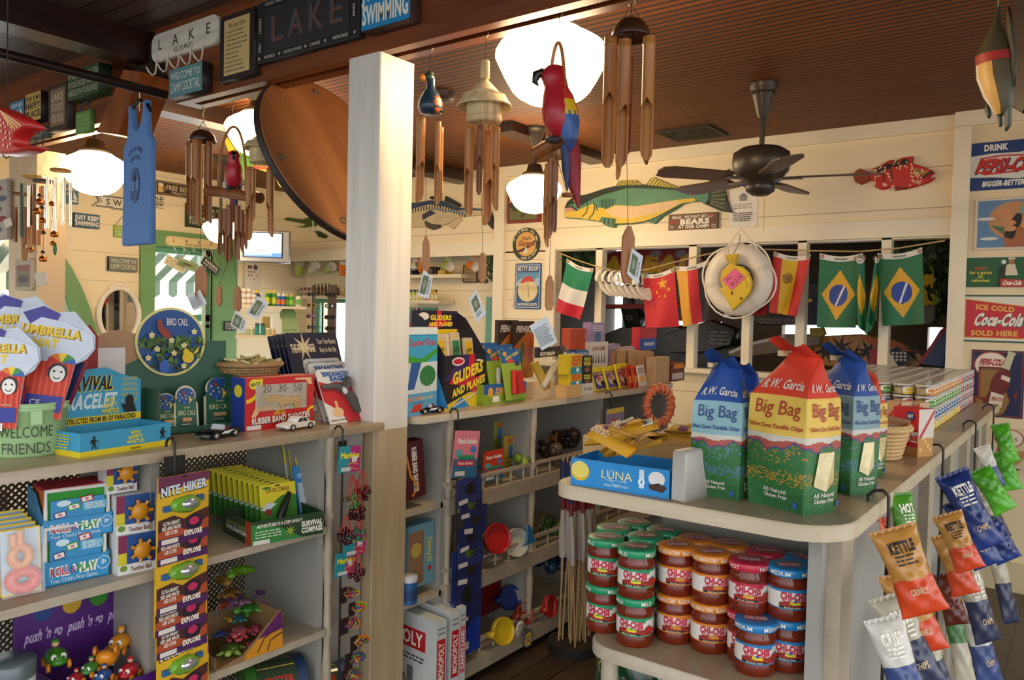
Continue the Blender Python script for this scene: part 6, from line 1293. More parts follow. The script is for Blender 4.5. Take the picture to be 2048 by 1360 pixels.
def a_sonic(cl):
 def f(A,w,h):
  A.rect(-w/2,h*.22,w/2,h/2,'#1f5a9a');A.ell(-w*.28,h*.4,w*.1,h*.05,'#e0a03a',12);A.text('SONIC FOAM',w*.08,h*.36,h*.06,'#e8c81c',w=w*.7,bold=.04,slope=.25);A.ell(w*.3,h*.2,w*.13,h*.05,'#4a2a6a',12);A.poly([(-w*.3,h*.24),(0,h*.3),(w*.2,h*.26),(0,h*.22)],'#d8442a')
 return f
def b_sonic(cl,flag_=False):
 def f(w,h,th):
  m=MB().bx(-w*.02,w*.3,-th-.02,-th,h*.1,h*.55,cl);A=Art()
  if flag_:[A.rect(-w*.02,h*(.12+.06*i),w*.3,h*(.15+.06*i),'#d8d4cc')for i in range(5)];A.rect(-w*.02,h*.4,w*.3,h*.55,'#1f3a8a')
  m.front(A,-th-.02);r=MB().tube([(-w*.2,-th-.012,h*.1),(-w*.12,-th-.012,h*.42),(-w*.05,-th-.012,h*.56)],w*.07,'#dcdcd8' if flag_ else cl,8)
  return[('foam_fin',m),('launcher',r)]
 return f
z0=HC+.012
for i,(L,R,vt,cl,fl,lb)in enumerate((((985,790),(1012,786),690,'#b8342a',False,'green and blue foam rocket card at the back left of the display tray'),((1001,796),(1030,792),688,'#2f7a9a',False,'green and blue foam rocket card in the middle of the display tray'),((1000,800),(1032,794),694,'#c02a2a',True,'foam rocket card with stars and stripes fin, front left of the tray'),((1032,796),(1062,791),692,'#a83a1c',False,'green and blue foam rocket card at the back right of the tray'),((1030,802),(1062,796),700,'#b8241c',False,'foam rocket card with red fin, front right of the tray'))):
 o=card('foam_rocket_card',lb,'toy',(L[0]-12,L[1]),(R[0]-6,R[1]),vt,z0,'#8fae3c',a_sonic(cl),.2,'foam rocket cards in the tray',.004,.08,b_sonic(cl,fl));o.location+=Vector((-.05,0,0))*(1 if i in(0,1,3)else .3)
carton('display_tray','green and blue display tray of foam rocket cards','display',(967,811),(1052,800),770,HC,.13,'#7fa02c',lambda A,w,h:(A.rect(-w/2,0,w/2,h/2,'#1f5a9a'),A.text('SONIC FOAM',0,h*.14,h*.3,'#e8a01c',w=w*.5,bold=.05,shear=.2),A.ell(-w*.35,h*.1,w*.06,h*.25,'#e0a03a',12),A.rect(-w*.3,-h*.4,-w*.15,-h*.1,'#e8e4d8')),open_top=1)
# clear pouch of a foam glider, games, puzzles
c,w,h,an=foot((1068,800),(1128,788),HC,695);t=thing('glider_pouch','clear pouch with a yellow, navy and white foam glider and black stream header','toy',c,an)
A=Art();A.text('stream',-w*.1,0,h*.09,TW,w=w*.5,bold=.04);part('header_card',MB().bx(-w/2,w/2,.0,.004,h*.8,h,'#18161a').front(A,0,0,h*.88),t)
part('glider',MB().tube([(-w*.1,.02,h*.2),(w*.15,.02,h*.45),(w*.5,.0,h*.85)],[.012,.02,.008],'#dcd8cc',8).prism([(-w*.4,h*.68),(-w*.2,h*.72),(w*.25,h*.18),(w*.05,h*.1)],.03,.04,'#d8b01c').prism([(w*.0,h*.62),(w*.38,h*.58),(w*.3,h*.12),(w*.2,h*.12)],.045,.05,'#1c2a5a'),t)
part('pouch',MB().bx(-w*.52,w*.52,-.015,.06,.002,h*1.0,CLEAR),t)
for(L,R,vt),lb in((((1000,735),(1030,730),640),'left'),(((1032,732),(1062,728),642),'right')):
 carton('foam_plane_pack','brown and orange FENIKS foam plane pack, %s one behind the rocket cards'%lb,'toy',(L[0]-6,L[1]+28),(R[0]+4,R[1]+26),vt,HC,.02,'#3a2a20',lambda A,w,h:(A.poly([(-w*.5,h*.05),(w*.1,h*.3),(w*.5,h*.3),(w*.5,-h*.5),(-w*.5,-h*.5)],'#d87a2a'),A.text('FENIKS',0,h*.36,h*.1,TW,w=w*.8,bold=.05,shear=.25),A.poly([(-w*.4,-h*.4),(-w*.1,h*.15),(0,h*.1),(-w*.1,-h*.4)],'#2f8a6a'),A.poly([(w*.1,-h*.4),(w*.3,h*.2),(w*.4,h*.1),(w*.35,-h*.4)],'#c8481c')))
a_joe=lambda A,w,h:(A.rect(-w/2,-h/2,-w*.3,h/2,'#e0c01c'),A.text('JOE',w*.12,h*.28,h*.28,'#d8362a',w=w*.6,bold=.06),A.text('NAME IT',w*.12,0,h*.16,'#d8362a',w=w*.62,bold=.05),A.rect(-w*.3,-h*.5,w*.5,-h*.15,'#2a8aa0'),A.ell(w*.2,-h*.3,w*.1,h*.12,TW,12))
a_who=lambda A,w,h:(A.text('WHO',0,h*.3,h*.2,'#d8c84a',w=w*.7,bold=.04),A.text('WIN',0,h*.05,h*.22,'#d8c84a',w=w*.7,bold=.05),A.ell(0,-h*.28,w*.25,h*.14,'#8a5a4a',14))
hj=hz(U(1150,774,z=HC+.02),1150,750)-HC
carton('wooden_tray','small light wood tray under the stacked JOE game boxes','tray',(1133,797),(1163,793),772,HC,.06,wood('pale_wood','#c89a5c','#d8b078',0,4))
carton('game_stand','white cardboard base under the WHO WIN boxes','box',(1164,790),(1186,787),768,HC,.06,'#d4cec0',lambda A,w,h:A.text('PARTY GAMES',0,0,h*.3,'#6a6a6a',w=w*.7))
zj=HC+hz(U(1148,795,z=HC),1148,772)-HC
for i,(L,R,vt,an_,lb)in enumerate((((1135,772),(1163,769),749,a_joe,'lower yellow and red JOE game box'),((1135,750),(1163,747),710,a_joe,'upper yellow and red JOE game box'))):
 pp=U(*L,z=zj);zz_=zj if i==0 else zj+hz(U(1135,772,z=zj),1135,749)-zj
 if i==1:L,R=(1135,749.5),(1163,746.5)
 carton('game_box',lb+' on the small wood tray','game',L,R,vt,zz_,.05,'#c8b01c',an_)
zw=hz(U(1166,789,z=HC),1166,768)
carton('game_box','lower black WHO WIN game box','game',(1164,768),(1184,766),748,zw,.05,'#1c1a1c',a_who);zw2=hz(U(1164,768,z=zw),1164,748)
carton('game_box','upper black WHO WIN game box','game',(1164,748),(1184,746),712,zw2,.05,'#1c1a1c',a_who)
for i,(L,R,vt,cl,lb)in enumerate((((1189,783),(1216,778),737,'#3a3a7a','blue spinning wheel card pack, left of three on the shelf edge'),((1214,780),(1238,775),735,'#5a4a8a','violet spinning wheel card pack, middle of three on the shelf edge'),((1238,777),(1262,772),730,'#8a3a5a','red violet spinning wheel card pack, right of three on the shelf edge'))):
 card('card_pack',lb,'toy',L,R,vt,HC,'#d8c01c',lambda A,w,h:(A.rect(-w*.45,-h*.45,w*.45,h*.28,cl),A.ell(0,-h*.1,w*.34,h*.22,'#c8b8a0',18),A.ell(w*.1,-h*.22,w*.16,h*.11,'#1c1a20',14),A.ell(-w*.1,0,w*.15,h*.1,'#c84a5a',12),A.text('WHEELS',0,h*.2,h*.08,'#e0a03a',w=w*.8,bold=.04)),.3,None,.01)
for i,(L,R,vt,lb)in enumerate((((1226,762),(1246,760),702,'first'),((1248,763),(1268,760),700,'second'),((1270,764),(1286,762),702,'third'),((1288,765),(1306,763),704,'fourth'))):
 carton('wooden_game','clear packed wooden mallet game with red label, %s in its row'%lb,'game',L,R,vt,HC,.05,C('#b08a5c',.4),lambda A,w,h:(A.rect(-w*.1,-h*.3,w*.4,h*.3,'#d8d0c4'),A.rect(-w*.05,-h*.25,w*.35,0,'#c02a2a')),group='wooden games in clear packs')
for i in range(3):card('toy_packet',('red toy packet, leftmost behind the wheel cards','orange red toy packet, middle one behind the wheel cards','white and red toy packet, rightmost behind the wheel cards')[i],'toy',(1256+11*i,776-i),(1270+11*i,773-i),732,HC,('#c83a1c','#d8481c','#d8ccc0')[i],lambda A,w,h:(A.rect(-w*.3,-h*.3,w*.3,0,'#e0a02a'),A.lines(-w*.4,w*.4,h*.1,h*.4,3,'#8a1c14')),.2)
carton('cork_block','tan speckled wooden block box on the shelf','box',(1311,769),(1338,765),715,HC,.06,wood('cork','#a8845a','#c8a478',2,8));carton('candy_box','dark red and white packed box near the rounded shelf end','box',(1341,764),(1368,760),727,HC,.07,'#6a2420',lambda A,w,h:(A.rect(-w*.4,-h*.4,w*.4,-h*.05,'#c8b8ac'),A.rect(-w*.3,h*.2,w*.45,h*.45,'#d87a1c')))
for q in(((1128,740),(1150,738),702,'#1f5a94','dark blue game box, left of two behind the JOE boxes'),((1151,739),(1176,737),702,'#2a6aa8','bright blue game box, right of two behind the JOE boxes'),((1178,738),(1215,735),684,'#d4ccbc','white box with small figures behind the WHO WIN boxes'),((1181,705),(1208,703),645,'#9a86a8','lilac puzzle box standing upright at the back of the shelf'),((1214,727),(1240,722),690,'#8a7a9a','lilac puzzle box tilted left at the back of the shelf'),((1244,728),(1294,722),695,'#a89098','pink and blue puzzle box at the back of the shelf'),((1278,700),(1312,698),655,'#b81c2a','red and blue box of MONEY game at the back of the shelf'),((1140,700),(1184,697),657,'#b8441c','orange rounded display card at the back of the shelf')):
 L,R,vt,cl,lb=q;p=U(*L,z=HC);
 def fa(A,w,h,cl=cl):
  if cl=='#d4ccbc':A.text('LAWN GAMES',0,h*.25,h*.14,'#8a2c24',w=w*.7,bold=.03);[A.poly([(w*(-.3+.15*i)-w*.04,-h*.3),(w*(-.3+.15*i),h*.1),(w*(-.3+.15*i)+w*.04,-h*.3)],'#4a3a34')for i in range(5)]
  elif cl=='#b81c2a':A.rect(-w/2,-h/2,w/2,0,'#1c4a9a');A.text('MONEY',w*.1,-h*.25,h*.14,TW,w=w*.6,bold=.03)
  elif cl=='#b8441c':A.ring(w*.2,h*.1,.012,.012,.003,TW)
  else:A.ell(0,0,w*.25,h*.2,'#4a6a8a',14);A.ell(w*.2,-h*.3,w*.2,h*.12,'#d8b83a',12);A.lines(-w*.4,w*.4,h*.2,h*.42,3,TW,4)
 zz_=U(*L,x=XF-.33).z
 if zz_<HC+.03:zz_=HC
 else:a_,b_=U(*L,z=zz_),U(*R,z=zz_);solo('plain_box',MB().bx(-.05,.05,-.03,.03,0,zz_-HC,'#7a6a58'),'plain box hidden under the %s'%lb.split(' at the')[0],'box',((a_.x+b_.x)/2-.03,(a_.y+b_.y)/2,HC),RX)
 carton('game_box',lb,'game',L,R,vt,zz_,.05,cl,fa)
# ================================================================ goods in the bays right of the post
def onx(u,v,z,x):p=U(u,v,x=x);return Vector((x,p.y,z))
A_mono=lambda A,w,h:(A.rect(-w*.5,h*.12,w*.36,h*.34,'#b81c24'),A.text('MONOPOLY',-w*.08,h*.23,h*.14,TW,w=w*.8,bold=.03),A.lines(w*.0,w*.36,-h*.02,h*.06,2,'#3a3a3a'),[A.rect(w*(-.1+.11*i),-h*.5,w*(-.02+.11*i),h*(-.28+.1*((i*7)%3)),'#6a6a6a')for i in range(5)],A.ell(-w*.28,-h*.3,w*.12,h*.1,'#8a8a86',14))
def S_sp(t,c1):return lambda A,w,h:(A.rect(-w*.4,-h*.4,w*.4,h*.1,c1),A.text(t,0,-h*.15,w*.5,TW,w=h*.44,rot=pi/2,bold=.03))
x1=XF-.05
def bay_box(name,lab,cat,u0,u1,vb,vt,xf,dep,base,front=None,right=None,rot=0,lean=0):
 a,b=U(u0,vb,x=xf),U(u1,vb,x=xf);w=b.y-a.y;h=hz(a,u0,vt)-a.z;m=MB().bx(-w/2,w/2,0,dep,0,h,base)
 if front:A=Art();front(A,w,h);m.front(A,0,0,h/2)
 if right:A=Art();right(A,dep,h);m.right(A,w/2,dep/2,h/2)
 o=solo(name,m,lab,cat,(xf,(a.y+b.y)/2,a.z),RX+rot)
 if lean:o.rotation_euler=(Matrix.Rotation(RX+rot,3,'Z')@Matrix.Rotation(lean,3,'Y')).to_euler()
 return o
bay_box('game_box','dark red RUBBER BAND SHOOTER box leaning in the top bay right of the post','game',806,852,1003,886,XF-.04,.05,'#4a1418',lambda A,w,h:(A.text('RUBBER BAND SHOOTER',w*.1,0,w*.2,TW,w=h*.8,rot=-pi/2,bold=.03),A.line([(-w*.3,h*.45),(-w*.1,-h*.1),(w*.2,-h*.3),(-w*.1,-h*.45)],w*.08,'#c8821c')),None,0,-.12)
bay_box('game_box','pale blue cherry game box standing in the middle bay right of the post','game',815,866,1182,1055,XF-.05,.05,'#6a9aa8',lambda A,w,h:(A.rect(-w*.5,-h*.45,w*.1,h*.4,'#8a6a4a'),A.ell(-w*.2,h*.1,w*.2,h*.12,'#b8a04a',12),A.text('Cherry-O',w*.33,h*.05,w*.16,'#d8c83a',w=h*.4,rot=-pi/2,bold=.04),A.ell(w*.33,-h*.25,w*.08,h*.04,'#b82a2a',12)))
bottle('toy_can','clear toy can with blue and orange figure in the middle bay right of the post','can',onx(818,1180,zb,XF-.03),.1,.03,C('#2a5a8c',.2),C('#b8bcc0',.2),'#1c3a6a',1)
for us,vt,th_,tx,c1,lb in((872,1246,.05,'MONOPOLY','#b81c24','white MONOPOLY board game, front one of the games standing low by the post'),(901,1226,.045,'MONOPOLY','#b81c24','white MONOPOLY board game standing behind the front one'),(919,1216,.03,'CANDY LAND','#c85a6a','pale CANDY LAND board game standing right of the two white ones')):
 xr=XF+.06;q=U(us,1300,x=xr);h=hz(q,us,vt)-.012;w=.4;m=MB().bx(-w,0,0,th_,0,h,'#c4c8c4');A=Art();A_mono(A,w,h);m.front(A,0,-w/2,h/2)if us<880 else None;A=Art();A.rect(-th_*.4,-h*.2,th_*.4,h*.3,c1).text(tx,0,h*.05,th_*.5,TW,w=h*.42,rot=pi/2,bold=.03);A.lines(-th_*.35,th_*.35,h*.34,h*.44,2,'#8a8a86');m.right(A,0,th_/2,h/2);solo('board_game',m,lb,'game',(xr,q.y,.012),-.1)
# strips hanging on the shelf edge
def hookstrip(name,lab,u,vt,vb,x,blk=True,tag_=None):
 a=U(u,vt,x=x);b=U(u,vb,x=x);t=thing(name,lab,'clip strip',(x,a.y,a.z),0,'black hooks and clip strips');L=a.z-b.z;K_=C('#17140f',.4)
 m=MB().tube([(-.035,0,-.012),(-.036,0,.0),(-.024,0,.012),(-.008,0,.014),(.003,0,.004),(.004,0,-.03),(.004,0,-L)],.0035,K_,8);part('hook_rod',m,t)
 if tag_:part('hook_plate',MB().bx(.001,.006,-tag_[0]/2,tag_[0]/2,-.03-tag_[1],-.03,K_),t)
 return t
def strip_card(name,lab,cat,u0,u1,vt,vb,x,base,art,rot=0,roll=0,blister=None,group=None,th=.004):
 a,b=U(u0,vb,x=x),U(u1,vb,x=x);w=b.y-a.y;c=(a+b)/2;h=hz(c,(u0+u1)/2,vt)-c.z;m=MB().bx(-w/2,w/2,-th,0,0,h,base);A=Art();art(A,w,h);m.front(A,-th,0,h/2)
 t=thing(name,lab,cat,(x,c.y,c.z),0,group)if blister else None;R=(Matrix.Rotation(RX+rot,3,'Z')@Matrix.Rotation(roll,3,'Y')).to_euler()
 if not blister:o=solo(name,m,lab,cat,(x,c.y,c.z),0,group);o.rotation_euler=R;return o
 t.rotation_euler=R;part('printed_card',m,t)
 for nm,mb in blister(w,h,th):part(nm,mb,t)
 return t
xs_=XF+.03
hookstrip('clip_strip','black hook holding the plastic bubbles cards on the shelf right of the post',915,826,1340,xs_,True,(.018,.05))
a_bub=lambda A,w,h:(A.rect(-w/2,-h/2,w/2,-h*.1,'#2a6a8c'),A.text('Plastic Bubbles',0,h*.28,h*.1,TW,w=w*.8,bold=.04,shear=.2),A.ell(-w*.3,h*.02,w*.15,h*.09,'#5aa0a0',14),A.ell(w*.28,h*.1,w*.13,h*.08,'#4a7ac0',14),A.rect(-w*.3,-h*.1,w*.35,-h*.02,'#2a8a5a'),A.rect(-w*.38,-h*.25,w*.38,-h*.13,'#c02a34'),A.text('Plastic Bubbles',0,-h*.19,h*.06,TW,w=w*.6),A.rect(-w*.4,-h*.46,0,-h*.36,'#d8d4cc'))
strip_card('bubble_card','pink plastic bubbles card hung at the top of the strip right of the post','toy',901,950,862,955,xs_+.012,'#d87a88',a_bub,0,.12)
for i,(v0,v1,u0,u1)in enumerate(((952,1005,915,962),(985,1035,920,962),(1010,1068,925,968),(1048,1098,918,962),(1080,1132,914,960),(1110,1168,912,960),(1150,1232,908,958),(1195,1240,918,958))):
 strip_card('toy_pack',('dark blue toy insect pack directly under the pink bubbles card','dark blue toy insect pack, second under the pink bubbles card','dark blue toy insect pack, third under the pink bubbles card','dark blue toy insect pack, fourth under the pink bubbles card','dark blue toy insect pack with a green bug, fifth down the strip','dark blue toy insect pack, sixth down the strip','large blue toy pack low on the strip by the board games','small clear toy pack low on the strip over the yellow sieve')[i],'toy',u0,u1,v0,v1,xs_+.01-.001*i,'#1c2458' if i%4 else '#28346c',lambda A,w,h:(A.ell(0,h*.05,w*.2,h*.22,('#1a1a14','#4a6a1c','#2a2418')[i%3],10),[A.line([(0,h*(.2-.12*j)),(w*.3,h*(.3-.14*j))],w*.03,'#15120e')for j in range(4)],A.rect(-w*.48,-h*.45,-w*.1,-h*.28,'#d4ccc0')),0,.1*(i%3-1),None,'toy insect packs on the strip')
strip_card('toy_pack','big bright blue toy card at the bottom of the strip over the board games','toy',899,958,1095,1310,XF+.012,'#1c3a9a',lambda A,w,h:(A.text('SNAP',0,h*.4,h*.08,'#d8a01c',w=w*.7,bold=.05),A.ell(0,-h*.1,w*.15,h*.16,'#141414',12),A.rect(-w*.45,-h*.45,w*.1,-h*.38,'#d4ccc0')))
hookstrip('clip_strip','black hook holding wheel toys on the shelf edge left of the coral ring',1222,790,900,xs_,True,(.018,.05))
strip_card('wheel_toy_pack','multicoloured wheel toy pack hung below the shelf edge, left of the coral ring','toy',1211,1245,816,880,xs_+.01,'#8a7a9a',lambda A,w,h:(A.rect(-w/2,h*.35,w/2,h/2,'#d8b83a'),A.ell(-w*.1,0,w*.25,h*.18,'#b83a3a',12),A.ell(w*.15,-h*.15,w*.22,h*.15,'#2a6a9a',12),A.ell(0,-h*.3,w*.18,h*.12,'#1c1c1c',12)))
# bay goods: bags, sifters, animals
for i,(u0,u1,vt,vb,cl,lb)in enumerate(((965,1005,900,960,'#c8341c','red plastic bubbles card standing behind the top gallery rail'),(1005,1052,868,945,'#b89a2c','yellow toy bag with blue letters behind the top gallery rail'),(985,1020,840,900,'#8a8a3a','olive clear bag at the back of the top bay'),(1040,1064,840,900,'#b8901c','yellow and black bag at the back of the top bay'))):
 strip_card('toy_bag',lb,'toy',u0,u1,vt,vb,XF-.05-.06*i,cl,a_bub if i==0 else(lambda A,w,h:(A.rect(-w*.3,-h*.1,w*.35,h*.25,'#3a6a9a'),A.text('WATER',0,h*.36,h*.14,'#c83a1c',w=w*.7,bold=.03),A.lines(-w*.4,w*.4,-h*.4,-h*.15,3,'#5a4a1c'))))
def pouch(name,lab,cat,u,v,x,px,col,n=9,group=None,seed=0):
 c=U(u,v,x=x);k=mpp(c);rr=random.Random(seed+int(u));m=MB()
 for i in range(n):m.sph((rr.uniform(-.5,.5)*px*k,rr.uniform(-.4,.4)*px*k,rr.uniform(0,.5)*px*k),(px*k*rr.uniform(.22,.4),px*k*rr.uniform(.2,.3),px*k*rr.uniform(.2,.36)),C(col[i%len(col)],.35),8,6)
 return solo(name,m,lab,cat,c,rr.uniform(-.5,.5),group)
pouch('creature_bag','clear bag of green creatures behind the top gallery rail','toy',1040,928,XF-.06,34,('#6a8a2a','#8a9a3a','#4a6a2a'))
pouch('charm_bag','clear bag of dark charms in the right top bay','toy',1105,910,XF-.07,40,('#3a3028','#5a5040','#2a2018'),12)
pouch('rubber_snakes','dark heap of rubber snakes at the back of the right top bay','toy',1130,888,XF-.2,46,('#2a2018','#4a3020','#1c1814'),14)
pouch('leaf_toys','heap of green leafy toys in the right middle bay','toy',1110,1068,XF-.08,46,('#3a5a1c','#4c6a24','#2a4414'),14);pouch('leaf_toys','green leafy toys in the middle bay behind the red sifter','toy',1030,1050,XF-.14,34,('#3a5a1c','#2a4414'),9)
pouch('toy_ball','dark blue ball with yellow stars in the right bottom bay','toy',1100,1130,XF-.15,48,('#1c3450','#24405c'),6)
t=thing('toy_dinosaur','orange winged toy dinosaur perched behind the right middle gallery rail','toy',onx(1100,1035,zs1,XF-.1),RX+.6);OD=C('#a8642c',.45)
part('body',MB().tube([(-.09,0,.06),(-.03,0,.05),(.03,0,.06),(.07,0,.1),(.1,0,.08),(.15,0,.05)],[.008,.022,.028,.014,.016,.003],OD,10),t)
part('leg',MB().tube([(0,-.01,.05),(.01,-.015,.02),(.0,-.015,0)],.006,OD,6),t);part('leg',MB().tube([(0,.01,.05),(.01,.015,.02),(.0,.015,0)],.006,OD,6),t)
part('wing',MB().prism([(-.06,.07),(.04,.08),(.0,.15),(-.03,.12),(-.06,.14)],-.02,-.016,'#8a4a24',None,.001),t)
def sifter(lab,u,v,x,px,col,rz,rx,handle=True,net=None):
 c=U(u,v,x=x);R=px*mpp(c);t=thing('sand_sifter',lab,'sand toy',c,(rx,0,rz),'sand sifters on the low shelves');cl=C(col,.35)
 part('rim',MB().lathe([(R*.9,-.004),(R,-.004),(R,.02),(R*.95,.022),(R*.9,.0)],cl,32,cap=False),t)
 m=MB().lathe([(.001,.002),(R*.92,.002)],cl,32,cap=False)
 for i in range(-4,5):
  q=sqrt(max(.01,1-(i/5)**2))*R*.9;m.cyl((-q,i*R/5,.0),(q,i*R/5,.0),.0015,net or cl,n=4);m.cyl((i*R/5,-q,.0),(i*R/5,q,.0),.0015,net or cl,n=4)
 part('sieve_mesh',m,t)
 if handle:part('handle',MB().lathe([(.001,-.02),(.012,-.018),(.014,.0),(.012,.02),(.001,.022)],cl,10,(-R*1.15,0,.008)),t)
sifter('red round sand sifter leaning on the middle gallery rail',992,1077,XF+.0,30,'#a81c1c',RX-.35,1.3,False)
sifter('white round sand sifter behind the red one on the middle rail',1030,1085,XF-.02,28,'#c8c4b4',RX-.3,1.35,False);sifter('dark blue round sand sifter on the bottom shelf',1018,1196,XF-.08,24,'#1c3470',RX-.4,1.2);sifter('yellow round sand sifter with tags hanging over the bottom gallery rail',1003,1262,XF+.01,27,'#c8a81c',RX-.2,1.3)
sifter('red sand sifter in the right bottom bay',1097,1212,XF-.0,22,'#a0201c',RX+.1,1.35);sifter('dull red sand sifter between the blue and yellow ones',1045,1228,XF-.03,22,'#8a3420',RX-.1,1.2)
c=U(1040,1258,x=XF+.03);solo('round_tag',MB().lathe([(.001,-.001),(.034,-.001),(.034,.001),(.001,.001)],'#d0ccc0',24).up(Art().bar(-.016,-.012,.012,.004).lines(-.02,.02,.008,.022,2,'#5a5a5a'),.001),'white oval price tag hanging from the yellow sifter','tag',c,(pi/2,0,RX))
c=U(1056,1278,x=XF+.035);A=Art().star(0,0,.034,'#d8b82a',12,.75);A.text('BEACH',0,.007,.009,'#2a3a7a',bold=.03).text('GEAR',0,-.007,.009,'#2a3a7a',bold=.03);solo('star_tag',MB().lathe([(.001,-.001),(.036,-.001),(.036,.001)],'#22407a',24).up(A,.001),'blue and yellow BEACH GEAR star tag by the bottom gallery rail','tag',c,(pi/2,0,RX))
c=U(1058,1088,x=XF+.02);k=mpp(c);solo('shark_fin_toy',MB().prism([(-22*k,0),(20*k,0),(14*k,20*k),(4*k,34*k),(-10*k,42*k),(-8*k,20*k),(-10*k,4*k)],-.004,.004,C('#1c6a9a',.3),None,.002),'bright blue shark fin toy on the middle gallery rail','toy',c,RX)
bay_box('bucket_stack','stack of red and orange sand buckets on the bottom shelf','bucket',960,1000,1235,1155,XF-.15,.12,C('#7a1c18',.4))
# small flags on sticks bundled at the end of the bays
rr=random.Random(9);c0=U(1155,1300,x=XF+.2);fl0=None
for i in range(26):
 a=rr.uniform(0,6.3);r_=rr.uniform(0,.07);p=Vector((XF+.14+r_*cos(a),c0.y+.06+1.5*r_*sin(a),.05));ln=(rr.uniform(-.1,.1),rr.uniform(-.06,.06),rr.uniform(0,6))
 if not fl0:
  fl0=thing('stick_flag','small rolled flag on a pale stick in the bundle at the aisle corner','flag',p,ln,'bundle of stick flags');part('stick',MB().cyl((0,0,0),(0,0,.8),.004,wood('stick','#a08058','#c8a878',2,3),n=6),fl0)
  m=MB();m.grid(lambda a,b:((.006+.008*a+.004*sin(b*9))*cos(a*9),(.006+.008*a)*sin(a*9),.36+.42*b),14,8,lambda a,b:'#26305a' if b>.62 else('#7a2430' if int(b*14)%2 else '#b0a8a0'));part('rolled_cloth',m,fl0)
 else:dup(fl0,p,ln)
solo('flag_bin',MB().lathe([(.10,0),(.11,.05)],'#2a2420',20),'dark bin holding the bundle of stick flags on the floor','bin',(XF+.14,c0.y+.06,0))
# coral ring of twisted rope and clear packs behind the snack box
c=U(1318,812,x=XF+.05);k=mpp(c);R=30*k;t=thing('rope_ring','coral twisted rope ring standing behind the snack bars','toy',c,RX-.5)
part('ring_core',MB().tube([(R*cos(a),0,R*1.2*sin(a))for a in[2*pi*i/36 for i in range(36)]],7.5*k,C('#d86a48',.6),10,closed=True),t)
part('cord_wrap',MB().tube([((R+8.5*k*cos(a*16))*cos(a),8.5*k*sin(a*16),(R+8.5*k*cos(a*16))*1.2*sin(a))for a in[2*pi*i/240 for i in range(240)]],1.6*k,C('#e0a078',.6),5,closed=True),t)
# ================================================================ goods on the unit left of the post
pc=U(52,905,z=HC);k=mpp(pc);R=76*k;hb=hz(pc,58,800)-HC;GP=C('#9ec08a',.3,0,.04)
t=thing('metal_pail','pale green metal pail reading WELCOME FRIENDS at the left end of the shelf','pail',pc,.35)
m=MB().lathe([(.001,.004),(R*.86,.0),(R*.88,.006),(R*.98,hb*.85),(R*1.02,hb*.86),(R*1.02,hb*.92),(R*.99,hb*.93),(R*1.02,hb*.98),(R*1.03,hb),(R*.97,hb),(R*.84,.01),(.001,.01)],GP,48)
A=Art();A.text('WELCOME',.02,0,hb*.2,'#2a2e24',w=R*1.25,bold=-.008);A.text('FRIENDS',.02,-hb*.3,hb*.2,'#2a2e24',w=R*1.15,bold=-.008);m.T=Matrix.Rotation(.62,4,'Z');m.wrap(A,R*.955,hb*.48);m.T=None;part('bucket',m,t)
m=MB();m.T=Matrix.Rotation(1.05,4,'Z');m.bx(-.012,.012,-R*1.08,-R*.98,hb*.62,hb*.88,GP);part('handle_ear',m,t)
